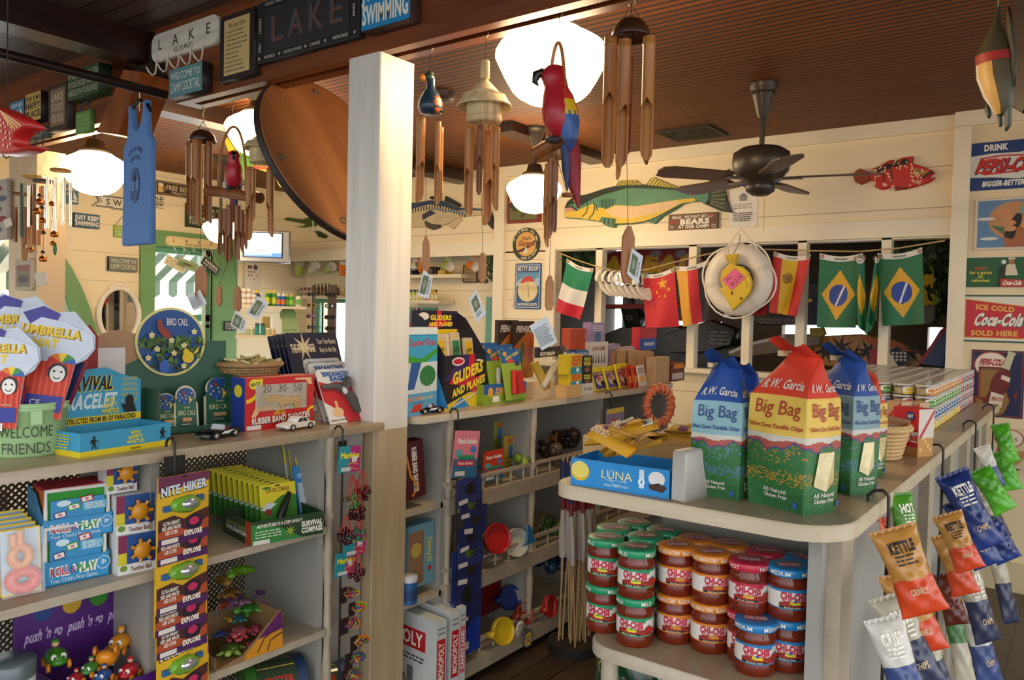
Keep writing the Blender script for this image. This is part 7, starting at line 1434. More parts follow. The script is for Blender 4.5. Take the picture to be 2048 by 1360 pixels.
def umb(lab,off,hpx,roll,yaw,red='#c0301c'):
 h=hpx*k;w=h*.36;p=pc+Vector(off);t=thing('umbrella_hat_card',lab,'toy',p,0,'umbrella hats in the green pail');m=MB()
 S=[(-.5,0),(.5,0),(.62,.5),(.85,.56),(1.0,.66),(.95,.78),(.72,.86),(.4,.97),(0,.94),(-.35,1),(-.75,.9),(-.8,.76),(-.72,.6),(-.6,.5)]
 m.prism([(a*w,b*h)for a,b in S],-.004,0,'#b8c0cc');A=Art();A.poly([(-w*.5,0),(w*.5,0),(w*.62,h*.52),(-w*.6,h*.52)],red);[A.rect(w*(-.5+.14*i),0,w*(-.45+.14*i),h*.5,'#d8502c')for i in range(8)]
 A.poly([(-w*.72,h*.9),(-w*.3,h*.98),(w*.1,h*.93),(0,h*.8),(-w*.5,h*.8)],'#3a3484');A.poly([(w*a,h*b)for a,b in((-.7,.5),(.62,.5),(.98,.66),(.9,.78),(.3,.86),(-.3,.88),(-.72,.74))],'#c0c8d4')
 A.text('UMBRELLA',.0,h*.76,h*.075,'#8a6a10',w=w*1.35,bold=.06);A.text('UMBRELLA',-.003,h*.765,h*.075,'#e0bc2a',w=w*1.33,bold=.04);A.text('HAT',-w*.1,h*.66,h*.075,'#e0bc2a',w=w*.6,bold=.05)
 for i,c in enumerate(('#c02a24','#d8701c','#e0c42a','#3a8a3a','#2a5aa0')):a0,a1=pi*(1-i/5),pi*(1-(i+1)/5);A.poly([(w*.32,h*.5)]+[(w*.32+w*.32*cos(a0+(a1-a0)*j/4),h*.5+h*.085*sin(a0+(a1-a0)*j/4))for j in range(5)],c)
 A.ell(w*.28,h*.41,w*.22,h*.085,'#1c1a1a',18);A.ell(w*.28,h*.40,w*.17,h*.075,'#e0dcd4',16);A.ell(w*.2,h*.42,w*.03,h*.01,'#1c1a1a',8);A.ell(w*.36,h*.42,w*.03,h*.01,'#1c1a1a',8);A.arc(w*.28,h*.385,w*.08,h*.03,200,340,h*.008,'#1c1a1a',8)
 A.rect(-w*.5,h*.06,w*.5,h*.2,'#28308c');A.text('CE',-w*.1,h*.13,h*.05,TW,bold=0);A.bar(-w*.3,-h*.02,w*.2,h*.05)
 m.front(A,-.004);part('printed_card',m,t);part('folded_hat',MB().prism([(-w*.45,h*.04),(w*.4,h*.04),(w*.55,h*.4),(-w*.2,h*.48)],0,.03,'#8a2438',None,.008),t)
 t.rotation_euler=(Matrix.Rotation(yaw,3,'Z')@Matrix.Rotation(roll,3,'Y')@Matrix.Rotation(-.1,3,'X')).to_euler()
b0=hb*.72
umb('umbrella hat card leaning right in the pail, rightmost and nearest',(.06,.0,b0),222,.14,.9);umb('umbrella hat card at the back of the pail, upright',(-.05,-.0,b0+.02),228,-.02,.9);umb('umbrella hat card at the left of the pail, lowest',(.05,-.085,b0-.02),200,.02,.75)
m=MB().prism([(-.045,0),(.05,0),(.09,.11),(-.02,.17),(-.06,.1)],-.008,.008,'#1c2454','#8a1c30',.004);solo('folded_umbrella',m,'folded navy and red umbrella hat between the cards in the pail','toy',pc+Vector((.015,.045,b0+.02)),.8)
def a_surv(A,w,h):
 [A.poly([(w*(-.6+.2*i),-h/2),(w*(-.55+.2*i),-h/2),(w*(-.3+.2*i),h/2),(w*(-.35+.2*i),h/2)],'#3a8098')for i in range(6)]if 0 else None
def fig(A,x,y,s,c):A.ell(x,y+s*.82,s*.11,s*.12,c,12);A.poly([(x-s*.15,y+s*.7),(x+s*.12,y+s*.7),(x+s*.1,y+s*.35),(x+s*.2,y),(x+s*.1,y),(x,y+s*.3),(x-s*.12,y),(x-s*.22,y),(x-s*.1,y+s*.38)],c);A.line([(x+s*.05,y+s*.62),(x+s*.28,y+s*.55)],s*.07,c);A.line([(x+s*.28,y+s*.7),(x+s*.28,y)],s*.02,c);A.rect(x-s*.26,y+s*.42,x-s*.14,y+s*.68,c)
a_tray=lambda A,w,h:(A.rect(-w/2,-h/2,w/2,-h*.26,'#d8c01c'),fig(A,-w*.36,-h*.22,h*.6,'#141818'),fig(A,w*.4,-h*.18,h*.56,'#141818'),[A.text(s,w*.08,h*(.28-.19*i),h*.14,'#e0cc2a',w=w*.2*q,bold=.04)for i,(s,q)in enumerate((('WITH',.55),('SAFETY',.8),('WHISTLE!',1)))],A.text('Toysmith',w*.08,-h*.38,h*.09,'#241c14',w=w*.12))
o=carton('bracelet_tray','blue SURVIVAL BRACELET display tray with a tall printed back, beside the pail','display',(160,917),(341,889),868,HC,.13,'#3a94b8',a_tray,None,None,None,0,lambda A,w,h:(A.rect(-w/2,-h/2,w/2,-h*.26,'#d8c01c'),A.lines(-w*.3,w*.2,-h*.2,h*.4,5,'#d8c01c',4)),1)
w_=(U(341,889,z=HC)-U(160,917,z=HC)).length;hb2=.205
m=MB().prism([(-w_*.5,0),(w_*.5,0),(w_*.5,hb2*.82),(w_*.28,hb2*.9),(w_*.1,hb2),(-w_*.2,hb2*.98),(-w_*.5,hb2*.86)],.124,.127,'#3a94b8');A=Art()
A.text('SURVIVAL',-w_*.12,hb2*.8,hb2*.17,'#d8c01c',w=w_*.58,bold=.06,shear=.2);A.text('SURVIVAL',-w_*.125,hb2*.805,hb2*.165,'#15120e',w=w_*.57,bold=.04,shear=.2);A.text('BRACELET',-w_*.1,hb2*.58,hb2*.17,'#c8d8d8',w=w_*.6,bold=.04,shear=.2);A.rect(-w_*.5,hb2*.3,w_*.5,hb2*.39,'#d8c01c');A.text('CONSTRUCTED FROM 8ft OF PARACORD',0,hb2*.345,hb2*.06,'#15120e',w=w_*.88,bold=.04)
[A.text(s,w_*.36,hb2*(.84-.07*i),hb2*.045,'#c8b83a',w=w_*.2,bold=0)for i,s in enumerate(('USE WHEN','HIKING,','CAMPING,','BIKING OR','CLIMBING.'))];[A.text(s,w_*.14,hb2*(.58-.07*i),hb2*.055,'#e0cc2a',w=w_*.2*q,bold=.03)for i,(s,q)in enumerate((('WITH',.5),('SAFETY',.75),('WHISTLE!',1)))];A.ell(w_*.36,hb2*.55,w_*.05,hb2*.08,'#101414');A.poly([(w_*.3,hb2*.4),(w_*.44,hb2*.4),(w_*.42,hb2*.5),(w_*.34,hb2*.5),(w_*.26,hb2*.52)],'#101414')
m.front(A,.124);part('printed_back',m,o)
# bird call stand
def a_bird(A,r,cx=0,cy=0,sc=1.0,dens=120):
 rr=random.Random(5);A.ell(cx,cy,r*.93,r*.93*sc,'#1a4a86',36)
 for i in range(dens):
  x,y=rr.uniform(-.85,.85),rr.uniform(-.9,.12)
  if x*x+y*y<.75:A.poly([(cx+r*(x+.12*cos(q)*(.5 if j%2 else 1)),cy+r*sc*(y+.12*sin(q)*(.5 if j%2 else 1)))for j,q in enumerate([2*pi*j/6+i for j in range(6)])],('#3a5a1c','#5a7a2a','#1f3a16')[i%3])
 for x,y in((-.6,.2),(-.05,.05),(.6,.3),(-.45,-.2),(.02,-.32),(.3,-.1),(-.7,-.45),(.3,-.7)):A.star(cx+r*x,cy+r*sc*y,r*.1,'#dcd0a0',5,.6);A.ell(cx+r*x,cy+r*sc*y,r*.03,r*.03,'#d8b02a',6)
 A.poly([(cx+r*x,cy+r*sc*y)for x,y in((-.45,.62),(-.35,.66),(-.3,.45),(-.12,.3),(-.05,.12),(-.2,.1),(-.36,.22),(-.45,.4))],'#8a3020');A.ell(cx+r*.42,cy-r*sc*.45,r*.17,r*.17*sc,'#d8b41c',14);A.poly([(cx+r*.5,cy-r*sc*.4),(cx+r*.75,cy-r*sc*.12),(cx+r*.7,cy-r*sc*.3)],'#d8b41c');A.ell(cx+r*.36,cy-r*sc*.28,r*.09,r*.09,'#d8b41c',10);A.ell(cx-r*.25,cy-r*sc*.7,r*.15,r*.2*sc,'#2a58a8',12)
GD=C('#1c5038',.45)
c,w,h,an=foot((318,872),(478,858),HC,752);t=thing('bird_call_display','dark green BIRD CALL display stand with a round painted bird sign','display',c,an);dp=.12
m=MB().bx(-w/2,w/2,0,.003,0,.02,GD).bx(-w/2,w/2,0,dp,0,.004,GD).bx(-w/2,-w/2+.003,0,dp,0,h*.75,GD).bx(w/2-.003,w/2,0,dp,0,h*.95,GD).bx(-w/2-.06,w/2+.01,dp,dp+.004,0,h*1.55,GD);part('box',m,t)
A=Art();r=66*mpp(c)*1.06;A.ell(0,0,r,r,'#d8cc7a',48);a_bird(A,r);A.text('BIRD CALL',r*.1,r*.58,r*.2,TW,w=r*.62,bold=.0);m=MB().prism([(r*cos(2*pi*i/48),r*sin(2*pi*i/48))for i in range(48)],-.004,0,'#cfc68a');m.front(A,-.004);part('round_sign',m,t,None,(-.045,dp-.004,hz(c,338,690)-HC+.006))
def a_call(A,w,h):
 A.poly([(-w*.42,-h*.48),(w*.42,-h*.48),(w*.4,h*.2),(-w*.4,h*.2)],'#1c5a40');a_bird(A,w*.38,0,h*.26,.95,14);A.text('BIRD CALL',0,-h*.12,h*.1,'#d8d4a0',w=w*.7,bold=0);A.text('Toysmith',0,0,h*.035,'#c8c8a0',w=w*.25)
sh_call=lambda w,h:[(-w*.5,0),(w*.5,0),(w*.46,h*.6),(w*.36,h*.64)]+[(w*.4*cos(x),h*.76+h*.24*sin(x))for x in[pi*i/10 for i in range(11)]]+[(-w*.36,h*.64),(-w*.46,h*.6)]
bl_call=lambda w,h,th:[('whistle_barrel',MB().cyl((-w*.2,-th-.008,h*.22),(w*.15,-th-.008,h*.22),.007,wood('pale_dowel','#b88a5a','#d0a878',0,6),n=12)),('metal_key',MB().cyl((-w*.25,-th-.006,h*.12),(w*.1,-th-.006,h*.12),.004,C('#c8c8c8',.2,.8),n=10))]
z0=HC+.006
for L,R_,vt,ln,lb,off,f in(((407,852),(470,846),756,.12,'BIRD CALL card at the right front of the green stand',.04,1),((347,861),(398,857),773,.12,'BIRD CALL card in the middle of the green stand',.03,1),((312,864),(362,860),790,.3,'BIRD CALL card slumped at the left front of the green stand',.02,1),((338,852),(390,848),758,.1,'BIRD CALL card just behind the middle one',.06,0),((330,848),(382,844),752,.1,'BIRD CALL card second behind the middle one',.075,0),((388,846),(438,842),752,.1,'BIRD CALL card behind the right front one',.07,0),((318,846),(368,842),754,.1,'BIRD CALL card at the back left of the green stand',.09,0)):
 o=card('bird_call_card',lb,'toy',L,R_,vt,z0,'#cfc0a0',a_call,ln,'BIRD CALL cards in the green stand',.003,0,bl_call if f else None,sh_call);
# shooter box, eagle cards, star finders
def a_shoot(A,w,h):
 A.arc(-w*.48,h*.48,w*.2,h*.42,-90,0,h*.07,'#e0c01c');A.ell(-w*.36,h*.38,w*.09,h*.1,'#e0d02a',18);A.text('NEATO!',-w*.36,h*.38,h*.06,'#1c3a2a',w=w*.14,bold=.04,slope=.1);A.arc(w*.49,-h*.3,w*.1,h*.16,90,270,h*.05,'#e0c01c')
 A.rect(-w*.36,-h*.14,w*.38,h*.36,'#b8b0a0');[A.text(s,w*x,h*.28,h*.14,'#2a2826',bold=0)for s,x in(('20',-.2),('30',.02),('50',.24))];A.rect(-w*.36,-h*.14,w*.38,-h*.1,'#c8c0b0')
 A.text('RUBBER BAND SHOOTER',w*.02,-h*.31,h*.12,'#15120e',w=w*.86,bold=.06,slope=.03);A.text('RUBBER BAND SHOOTER',w*.015,-h*.305,h*.115,'#e8e0d4',w=w*.85,bold=.03,slope=.03);A.poly([(-w*.42,-h*.24),(-w*.36,-h*.06),(-w*.1,-h*.06),(-w*.1,-h*.12),(-w*.3,-h*.13),(-w*.36,-h*.25)],'#d8b080');A.text('Load it up',-w*.02,-h*.14,h*.05,'#e0d02a',w=w*.13);A.text('and fire away!',-w*.02,-h*.2,h*.05,'#e0d02a',w=w*.17);A.rect(-w*.48,-h*.48,-w*.28,-h*.4,'#dcd4c8');A.poly([(w*.2,h*.46),(w*.44,h*.46),(w*.46,h*.32),(w*.4,h*.32),(w*.36,h*.41),(w*.2,h*.42)],'#d8b080')
o=carton('game_box','red RUBBER BAND SHOOTER box with a wooden pistol behind a clear window','game',(489,864),(627,848),757,HC,.07,C('#c01c1c',.35),a_shoot,None,None,None,0,lambda A,w,h:(A.rect(-w/2,-h/2,w/2,h/2,'#1c3a8c'),A.ell(0,h*.25,w*.3,h*.12,'#d8cc2a',16)))
c,w,h,an=foot((489,864),(627,848),HC,757);k8=w;WG=wood('oak','#b8905a','#d8b478',0,5,.4)
m=MB().prism([(-w*.26,h*.62),(-w*.1,h*.66),(w*.05,h*.62),(w*.26,h*.6),(w*.3,h*.5),(w*.28,h*.36),(w*.2,h*.36),(w*.17,h*.46),(w*.06,h*.46),(w*.04,h*.36),(0,h*.36),(-w*.04,h*.5),(-w*.2,h*.52)],-.006,-.001,WG,None,.002);part('wooden_pistol',m,o);part('window_film',MB().bx(-w*.36,w*.38,-.009,-.0085,h*.36,h*.86,CLEAR),o)
def a_eagle(A,w,h):
 A.poly([(-w/2,h*.28),(-w*.3,h*.22),(-w*.1,h*.26),(w*.1,h*.2),(w*.3,h*.26),(w/2,h*.2),(w/2,-h/2),(-w*.1,-h/2),(-w*.18,-h*.3),(-w/2,-h*.1)],'#b81c24');A.text('The Amazing',-w*.25,h*.43,h*.035,'#3a3a3a',w=w*.3);A.text('BALANCING',0,h*.4,h*.075,'#2a5a9a',w=w*.72,bold=.06);A.text('EAGLE',0,h*.31,h*.075,'#2a5a9a',w=w*.44,bold=.06)
 A.ell(-w*.25,-h*.3,w*.13,h*.09,'#d8b080',12);A.line([(-w*.25,-h*.25),(-w*.24,-h*.1)],w*.06,'#d8b080');A.text('Mystify Your Friends!',-w*.28,-h*.44,h*.03,'#2a2a2a',w=w*.36);A.ell(w*.4,h*.1,w*.07,h*.05,'#d8a878',12)
ea=C('#55524e',.3)
bl_eagle=lambda w,h,th:[('eagle_wings',MB().prism([(-w*.48,h*.7),(-w*.2,h*.72),(w*.0,h*.68),(w*.2,h*.5),(w*.38,h*.2),(w*.28,h*.12),(w*.12,h*.16),(w*.0,h*.5),(-w*.2,h*.62),(-w*.42,h*.62)],-th-.014,-th,ea,None,.004)),('eagle_body',MB().tube([(w*.14,-th-.012,h*.78),(w*.05,-th-.016,h*.66),(-w*.02,-th-.012,h*.56)],[.012,.016,.008],ea,8).sph((-w*.02,-th-.014,h*.56),(.011,.008,.014),'#d8d0c4',8,6))]
for L,R_,vt,off,lb in(((640,842),(712,832),722,-.06,'white topped BALANCING EAGLE card at the back, largely hidden'),((648,845),(725,834),730,-.03,'BALANCING EAGLE card directly behind the front one'),((660,850),(742,838),743,0,'red and white BALANCING EAGLE card with a plastic eagle, in front')):
 card('eagle_card',lb,'toy',L,R_,vt,HC,'#d8d4cc',a_eagle,.42,'balancing eagle cards',.004,.08,bl_eagle if off>-.05 else None)
def a_star(A,w,h):
 A.star(-w*.2,h*.3,h*.22,'#d8ccb0',7,.28);A.text('THE STAR FINDER',-w*.22,h*.28,h*.11,'#e8e0cc',w=w*.46,bold=.03);A.text('Your Year-Round',w*.26,h*.37,h*.07,TW,w=w*.38,bold=.01);A.text('Key to the Sky',w*.26,h*.25,h*.07,TW,w=w*.34,bold=.01);A.lines(-w*.3,w*.4,-h*.2,h*.05,4,'#8a94b4',7)
for i in range(5):card('star_chart',('front navy STAR FINDER chart leaning by the white post','navy STAR FINDER chart second from the front','navy STAR FINDER chart third from the front','navy STAR FINDER chart fourth from the front','rearmost navy STAR FINDER chart')[i],'book',(600-9*i,812-2*i),(700-9*i,798-2*i),668+1.5*i,HC,('#1c2444','#222c54')[i%2],a_star,.3,'STAR FINDER charts by the white post',.004,.02)
# basket of packets
c=U(500,752,z=HC+.05);p=Vector((XF-.3,U(500,740,x=XF-.3).y,HC));kk=mpp(p);M_wick=wood('wicker','#7a5c3a','#b8935f',2,30,.6)
def basket(lab,p,rx,ry,h,n,mt,yaw=0,cat='basket'):
 t=thing('wicker_basket',lab,cat,p,yaw);m=MB();L=9
 for j in range(L):
  f=j/(L-1);q=.72+.28*f
  m.tube([((rx*q+.004*sin(i*pi+j*pi))*cos(2*pi*i/n),(ry*q+.004*sin(i*pi+j*pi))*sin(2*pi*i/n),.006+h*f)for i in range(n)],.0052*h/.08,mt,6,closed=True)
 m.tube([(rx*1.03*cos(2*pi*i/40),ry*1.03*sin(2*pi*i/40),h)for i in range(40)],.008,mt,8,closed=True);part('woven_side',m,t)
 m=MB()
 for i in range(n//2):a=2*pi*(i+.25)/(n/2);m.cyl((rx*.72*cos(a),ry*.72*sin(a),.004),(rx*cos(a),ry*sin(a),h),.003,mt,n=5)
 part('stakes',m,t)['kind']='stuff'
 part('base',MB().lathe([(.001,.002),(1,.002),(1,.008),(.001,.008)],mt,24),t).scale=(rx*.72,ry*.72,1);return t
bp=Vector((p.x,p.y,HC+.115));solo('riser',MB().bx(-.06,.06,-.05,.05,0,.113,'#8a6a4a'),'brown box under the wicker basket behind the shooter box','box',(p.x,p.y,HC),RX)
basket('brown wicker basket of gold packets behind the red shooter box',bp,64*kk,50*kk,46*kk,44,M_wick,RX);rr=random.Random(2)
for i in range(26):
 a,r_=rr.uniform(0,6.3),sqrt(rr.random());q=Vector((r_*52*kk*cos(a)*.8,r_*52*kk*sin(a),44*kk+.012*(1-r_)+rr.uniform(0,.012)))
 solo('gold_packet',MB().bx(-.028,.028,-.014,.014,-.003,.003,C(('#b8a468','#c8b884','#a89a5c')[i%3],.3)),'small gold packet in the heap in the wicker basket','packet',bp+q,(rr.uniform(-.4,.4),rr.uniform(-.4,.4),rr.uniform(0,3)),'gold packets in the wicker basket')
solo('oval_card',MB().prism([(.075*cos(2*pi*i/28),.05*sin(2*pi*i/28))for i in range(28)],-.003,.003,C('#a8825c',.5)),'plain tan oval card standing behind the bird call stand under the mirror','card',U(237,695,x=XF-.36),RX)
solo('white_card',MB().bx(-.05,.05,0,.004,0,.105,'#d8d4d0'),'plain white card behind the bird call stand','card',U(215,770,x=XF-.34),RX)
solo('red_card',MB().prism([(-.06,0),(.06,0),(.06,.13),(.04,.16),(-.06,.16)],0,.004,'#9a1c20'),'plain red card back behind the SURVIVAL display','card',U(150,770,x=XF-.3),RX)
# ---- second row: roll and play boxes, teether balls, rattles
def rollplay(lab,L,R_,vt,z):
 c,w,h,an=foot(L,R_,z,vt);t=thing('cube_game',lab,'game',c,an,'stacked ROLL & PLAY games');BL=C('#2a86b8',.35);d=w*.8
 A=Art();A.text('ROLL & PLAY',-w*.04,h*.06,h*.34,'#e8e4d8',w=w*.7,bold=.1);A.text('ROLL',-w*.25,h*.06,h*.3,'#b82a34',w=w*.27,bold=.03);A.text('&',-w*.06,h*.06,h*.26,'#6a2a6a');A.text('PLAY',w*.14,h*.06,h*.3,'#3a8a3a',w=w*.28,bold=.03);A.text("Your Child's First Game",-w*.04,-h*.3,h*.17,'#d8e4e8',w=w*.7,bold=.0);A.ring(w*.4,h*.1,h*.26,h*.26,h*.03,'#c8dce4',20);A.text('18+',w*.4,h*.13,h*.2,'#d8e4e8',w=w*.09)
 part('tray',MB().bx(-w/2,w/2,0,.003,0,h,BL).front(A,0,0,h/2).prism([(0,0),(d,0),(d,h*2.3),(d*.5,h*2.1),(0,h)],-w/2,-w/2+.003,BL,ax='x').prism([(0,0),(d,0),(d,h*2.0),(0,h)],w/2-.003,w/2,BL,ax='x').bx(-w/2,w/2,0,d,0,.003,BL),t)
 s=w*.44;m=MB()
 for q,cl in(((-s,s,.012,.02,.01,h*2.25),'#2f8a2c'),((-s,-s+.008,.02,d*.9,.01,h*2.25),'#d8701c'),((s-.008,s,.02,d*.9,.01,h*2.25),'#5a2a7a'),((-s,s,.012,d*.9,h*2.25,h*2.4),'#b81c34')):m.bx(*q,C(cl,.8))
 m.tube([(-s,.01,.02),(-s,.01,h*2.3),(s,.01,h*2.3),(s,.01,.02)],.006,'#d8d4cc',6);part('plush_cube',m,t)
 A=Art();A.ell(-w*.2,h*.32,w*.1,h*.14,'#c8dce4',16);[(A.poly([(w*x-w*.08*cos(.3),h*y-h*.16),(w*x+w*.1,h*y-h*.08),(w*x+w*.08,h*y+h*.2),(w*x-w*.1,h*y+h*.12)],cl),A.poly([(w*x-w*.06,h*y-h*.11),(w*x+w*.08,h*y-h*.05),(w*x+w*.06,h*y+h*.15),(w*x-w*.08,h*y+h*.08)],'#e0dcd0'),A.ell(w*x,h*y+h*.02,w*.03,h*.06,'#c86a7a',10))for x,y,cl in((-.25,-.2,'#3a2a6a'),(-.06,.1,'#2f8a2c'),(.12,.4,'#a81c34'))];A.rect(w*.06,-h*.1,w*.4,h*.28,'#5aa8c8');A.lines(w*.09,w*.37,-h*.06,h*.24,4,TW)
 part('picture_card',MB().bx(-w*.38,w*.38,.004,.007,h*.9,h*1.85,BL).front(A,.004,0,h*1.36),t);return t
zr=zs1;L1=hz(U(82,1178,z=zr),82,1090)
rollplay('lower ROLL & PLAY box with a coloured plush cube on the left shelf',(84,1178),(219,1149),1128,zr);rollplay('upper ROLL & PLAY box with a coloured plush cube, stacked on the lower one',(84,1088),(226,1064),1044,L1)
def teether(lab,L,R_,vt,z):
 c,w,h,an=foot(L,R_,z,vt);t=thing('teether_box',lab,'toy',c,an,'boxed teether balls');A=Art();A.rect(-w*.5,-h*.25,-w*.28,h*.5,'#7a1c44');A.rect(-w*.5,-h*.25,-w*.28,h*.05,'#c8b81c');A.ell(-w*.36,-h*.34,w*.1,h*.08,'#6a8a2c',12);A.text('Teether Ball',w*.1,-h*.38,h*.11,'#6a2420',w=w*.56,bold=.02);A.rect(-w*.28,-h*.24,w*.5,h*.5,'#1c4a8a');A.ell(w*.4,-h*.18,w*.1,h*.1,'#3a2a7a',14)
 part('box',MB().bx(-w/2,w/2,0,w*.6,0,h,'#d8d8d4').front(A,0,0,h/2),t);r=h*.22;m=MB().sph((w*.08,-r*.55,h*.58),(r,r*.5,r),C('#c8861c',.4),14,10)
 for i in range(7):a=i*.9;m.cyl((w*.08+r*.9*cos(a),-r*.6,h*.58+r*.9*sin(a)),(w*.08+r*1.4*cos(a),-r*.65,h*.58+r*1.4*sin(a)),r*.2,C('#c8861c',.4),n=8)
 part('teether_ball',m,t)
zt=hz(U(236,1152,z=zr),236,1074);zt2=hz(U(232,1074,z=zt),232,992)
teether('lower boxed orange Teether Ball right of the ROLL & PLAY boxes',(236,1153),(312,1136),1074,zr);teether('middle boxed orange Teether Ball in its stack',(232,1073),(308,1060),994,zt);teether('topmost boxed orange Teether Ball, under the shelf top',(213,990),(274,980),922,zt2)
def rattle(i,x):
 L,R_=(-4,1196),(82,1178);o=card('rattle_pack',('clear pack of orange rattles at the front left of the shelf','clear rattle pack second in the row at the left edge','clear rattle pack third in the row at the left edge','clear rattle pack fourth in the row at the left edge','clear rattle pack at the back of the row at the left edge')[i],'toy',L,R_,1066,zr,'#a8b8c4',lambda A,w,h:A.frame(-w/2,-h/2,w/2,h/2,w*.05,'#d8b81c'),.12,'rattle packs at the left edge',.004,.05,(lambda w,h,th:[('hand_rattle',MB().tube([(w*.0+w*.2*cos(a),-th-.012,h*.58+h*.14*sin(a))for a in[2*pi*j/16 for j in range(16)]],.011,C('#d8821c',.3),8,closed=True).tube([(-w*.15,-th-.012,h*.75),(-w*.18,-th-.012,h*.93)],.009,C('#d8821c',.3),8).tube([(0,-th-.012,h*.76),(.0,-th-.012,h*.97)],.009,C('#d8821c',.3),8)),('foot_rattle',MB().tube([(w*.05+w*.3*cos(a),-th-.012,h*.22+h*.13*sin(a))for a in[2*pi*j/16 for j in range(16)]],.014,C('#d8421c',.3),8,closed=True)),('clear_cover',MB().bx(-w/2,w/2,-th-.03,-th-.029,0,h,CLEAR))])if i==0 else None);o.location.x-=.022*i;o.location.z+=.006*i
for i in range(5):rattle(i,0)
# compass display and cards
def a_comp(A,w,h):A.rect(-w/2,h*.25,w/2,h/2,'#d8c81c');A.poly([(-w/2,h*.0),(-w*.2,h*.05),(w*.1,h*.22),(w/2,h*.2),(w/2,h*.28),(-w/2,h*.28)],'#d8c81c');A.poly([(-w/2,-h*.05),(-w*.3,h*.1),(-w*.05,h*.05),(-w*.3,-h*.1)],'#c8d0d0');A.text('CLIP-ON COMPASS',0,h*.36,h*.09,'#8a3a14',w=w*.66,bold=.03);A.ell(-w*.3,h*.42,w*.12,h*.03,'#3a7a2a',10);A.ell(0,h*.45,w*.08,h*.02,'#3a3424',10);A.ell(-w*.3,-h*.12,w*.09,h*.08,'#8a2420',10)
c,w,h,an=foot((502,1093),(646,1066),zr,1046);
o=carton('compass_tray','green and black SURVIVAL COMPASS display tray on the shelf','display',(502,1093),(646,1066),1046,zr,.2,'#1f3a1c',lambda A,w,h:(A.poly([(-w/2,-h/2),(w*.2,-h/2),(-w*.1,h*.1),(-w/2,h*.4)],'#2a7a34'),A.text('ADVENTURE IS A STEP AWAY!',-w*.12,h*.28,h*.14,TW,w=w*.62,bold=.02,shear=.2),A.lines(-w*.45,-w*.1,-h*.25,h*.1,3,'#c8d0b0',3),A.text('SURVIVAL',w*.33,h*.08,h*.22,TW,w=w*.3,bold=.05),A.text('COMPASS',w*.33,-h*.2,h*.22,TW,w=w*.3,bold=.05),A.rect(-w*.48,-h*.48,-w*.26,-h*.3,'#d0ccc0'),A.star(w*.02,-h*.1,h*.3,'#8a9a2c',8,.3)),None,None,None,0,lambda A,w,h:(A.rect(w*.3,-h/2,w/2,h/2,'#a83a1c'),A.text('BACKYARD',0,h*.1,h*.16,'#8a9a4a',w=w*.7,bold=.03),A.text('EXPLORATION',0,-h*.12,h*.16,TW,w=w*.7,bold=.03)),1)
bl_c=lambda w,h,th:[('compass_strap',MB().tube([(-w*.1,-th-.01,h*.1),(w*.05,-th-.012,h*.4),(w*.28,-th-.01,h*.76)],[.01,.013,.007],C('#15130f',.35),8))]
for i in range(13):f=i/12;card('compass_card','yellow and green CLIP-ON COMPASS card, %s in the row of the tray'%('front one','second','third','fourth','fifth','sixth','seventh','eighth','ninth','tenth','eleventh','twelfth','last at the back')[i],'toy',(523-10.5*i,1062-3.4*i),(596-10.5*i,1048-3.2*i),975-3.4*i,zr+.01,'#3a7a22',a_comp,.2,'CLIP-ON COMPASS cards in the tray',.0035,.05,bl_c if i==0 else None)
for i,(L,R_,vt,lb)in enumerate((((598,1040),(660,1028),885,'tall yellow NATURE EXPLORER SET card at the back beside the shelf post'),((610,1042),(668,1030),906,'yellow NATURE EXPLORER SET card in the middle beside the shelf post'),((622,1046),(672,1036),920,'yellow NATURE EXPLORER SET card nearest the front beside the shelf post'))):card('explorer_card',lb,'toy',(L[0]-18,L[1]),(R_[0]-18,R_[1]),vt,zr,'#4a7a22',lambda A,w,h:(a_comp(A,w,h)if 0 else(A.rect(-w/2,h*.1,w/2,h/2,'#c8b41c'),A.poly([(-w/2,0),(0,h*.1),(-w/2,h*.2)],'#b8c0bc'),A.text('NATURE EXPLORER SET',0,h*.33,h*.06,'#8a3a14',w=w*.8,bold=.03))),.25,'NATURE EXPLORER cards',.004,.05)
card('crystal_card','bright blue card standing right of the compass cards','toy',(600,1050),(640,1042),938,zr,'#2a7ab0',lambda A,w,h:(A.rect(-w*.4,-h*.3,w*.1,h*.2,'#b0b8c0'),A.text('CRYSTAL',0,h*.32,h*.07,'#c8dce8',w=w*.7),A.lines(-w*.1,w*.4,-h*.1,h*.2,4,'#8ab8d8')),.3)
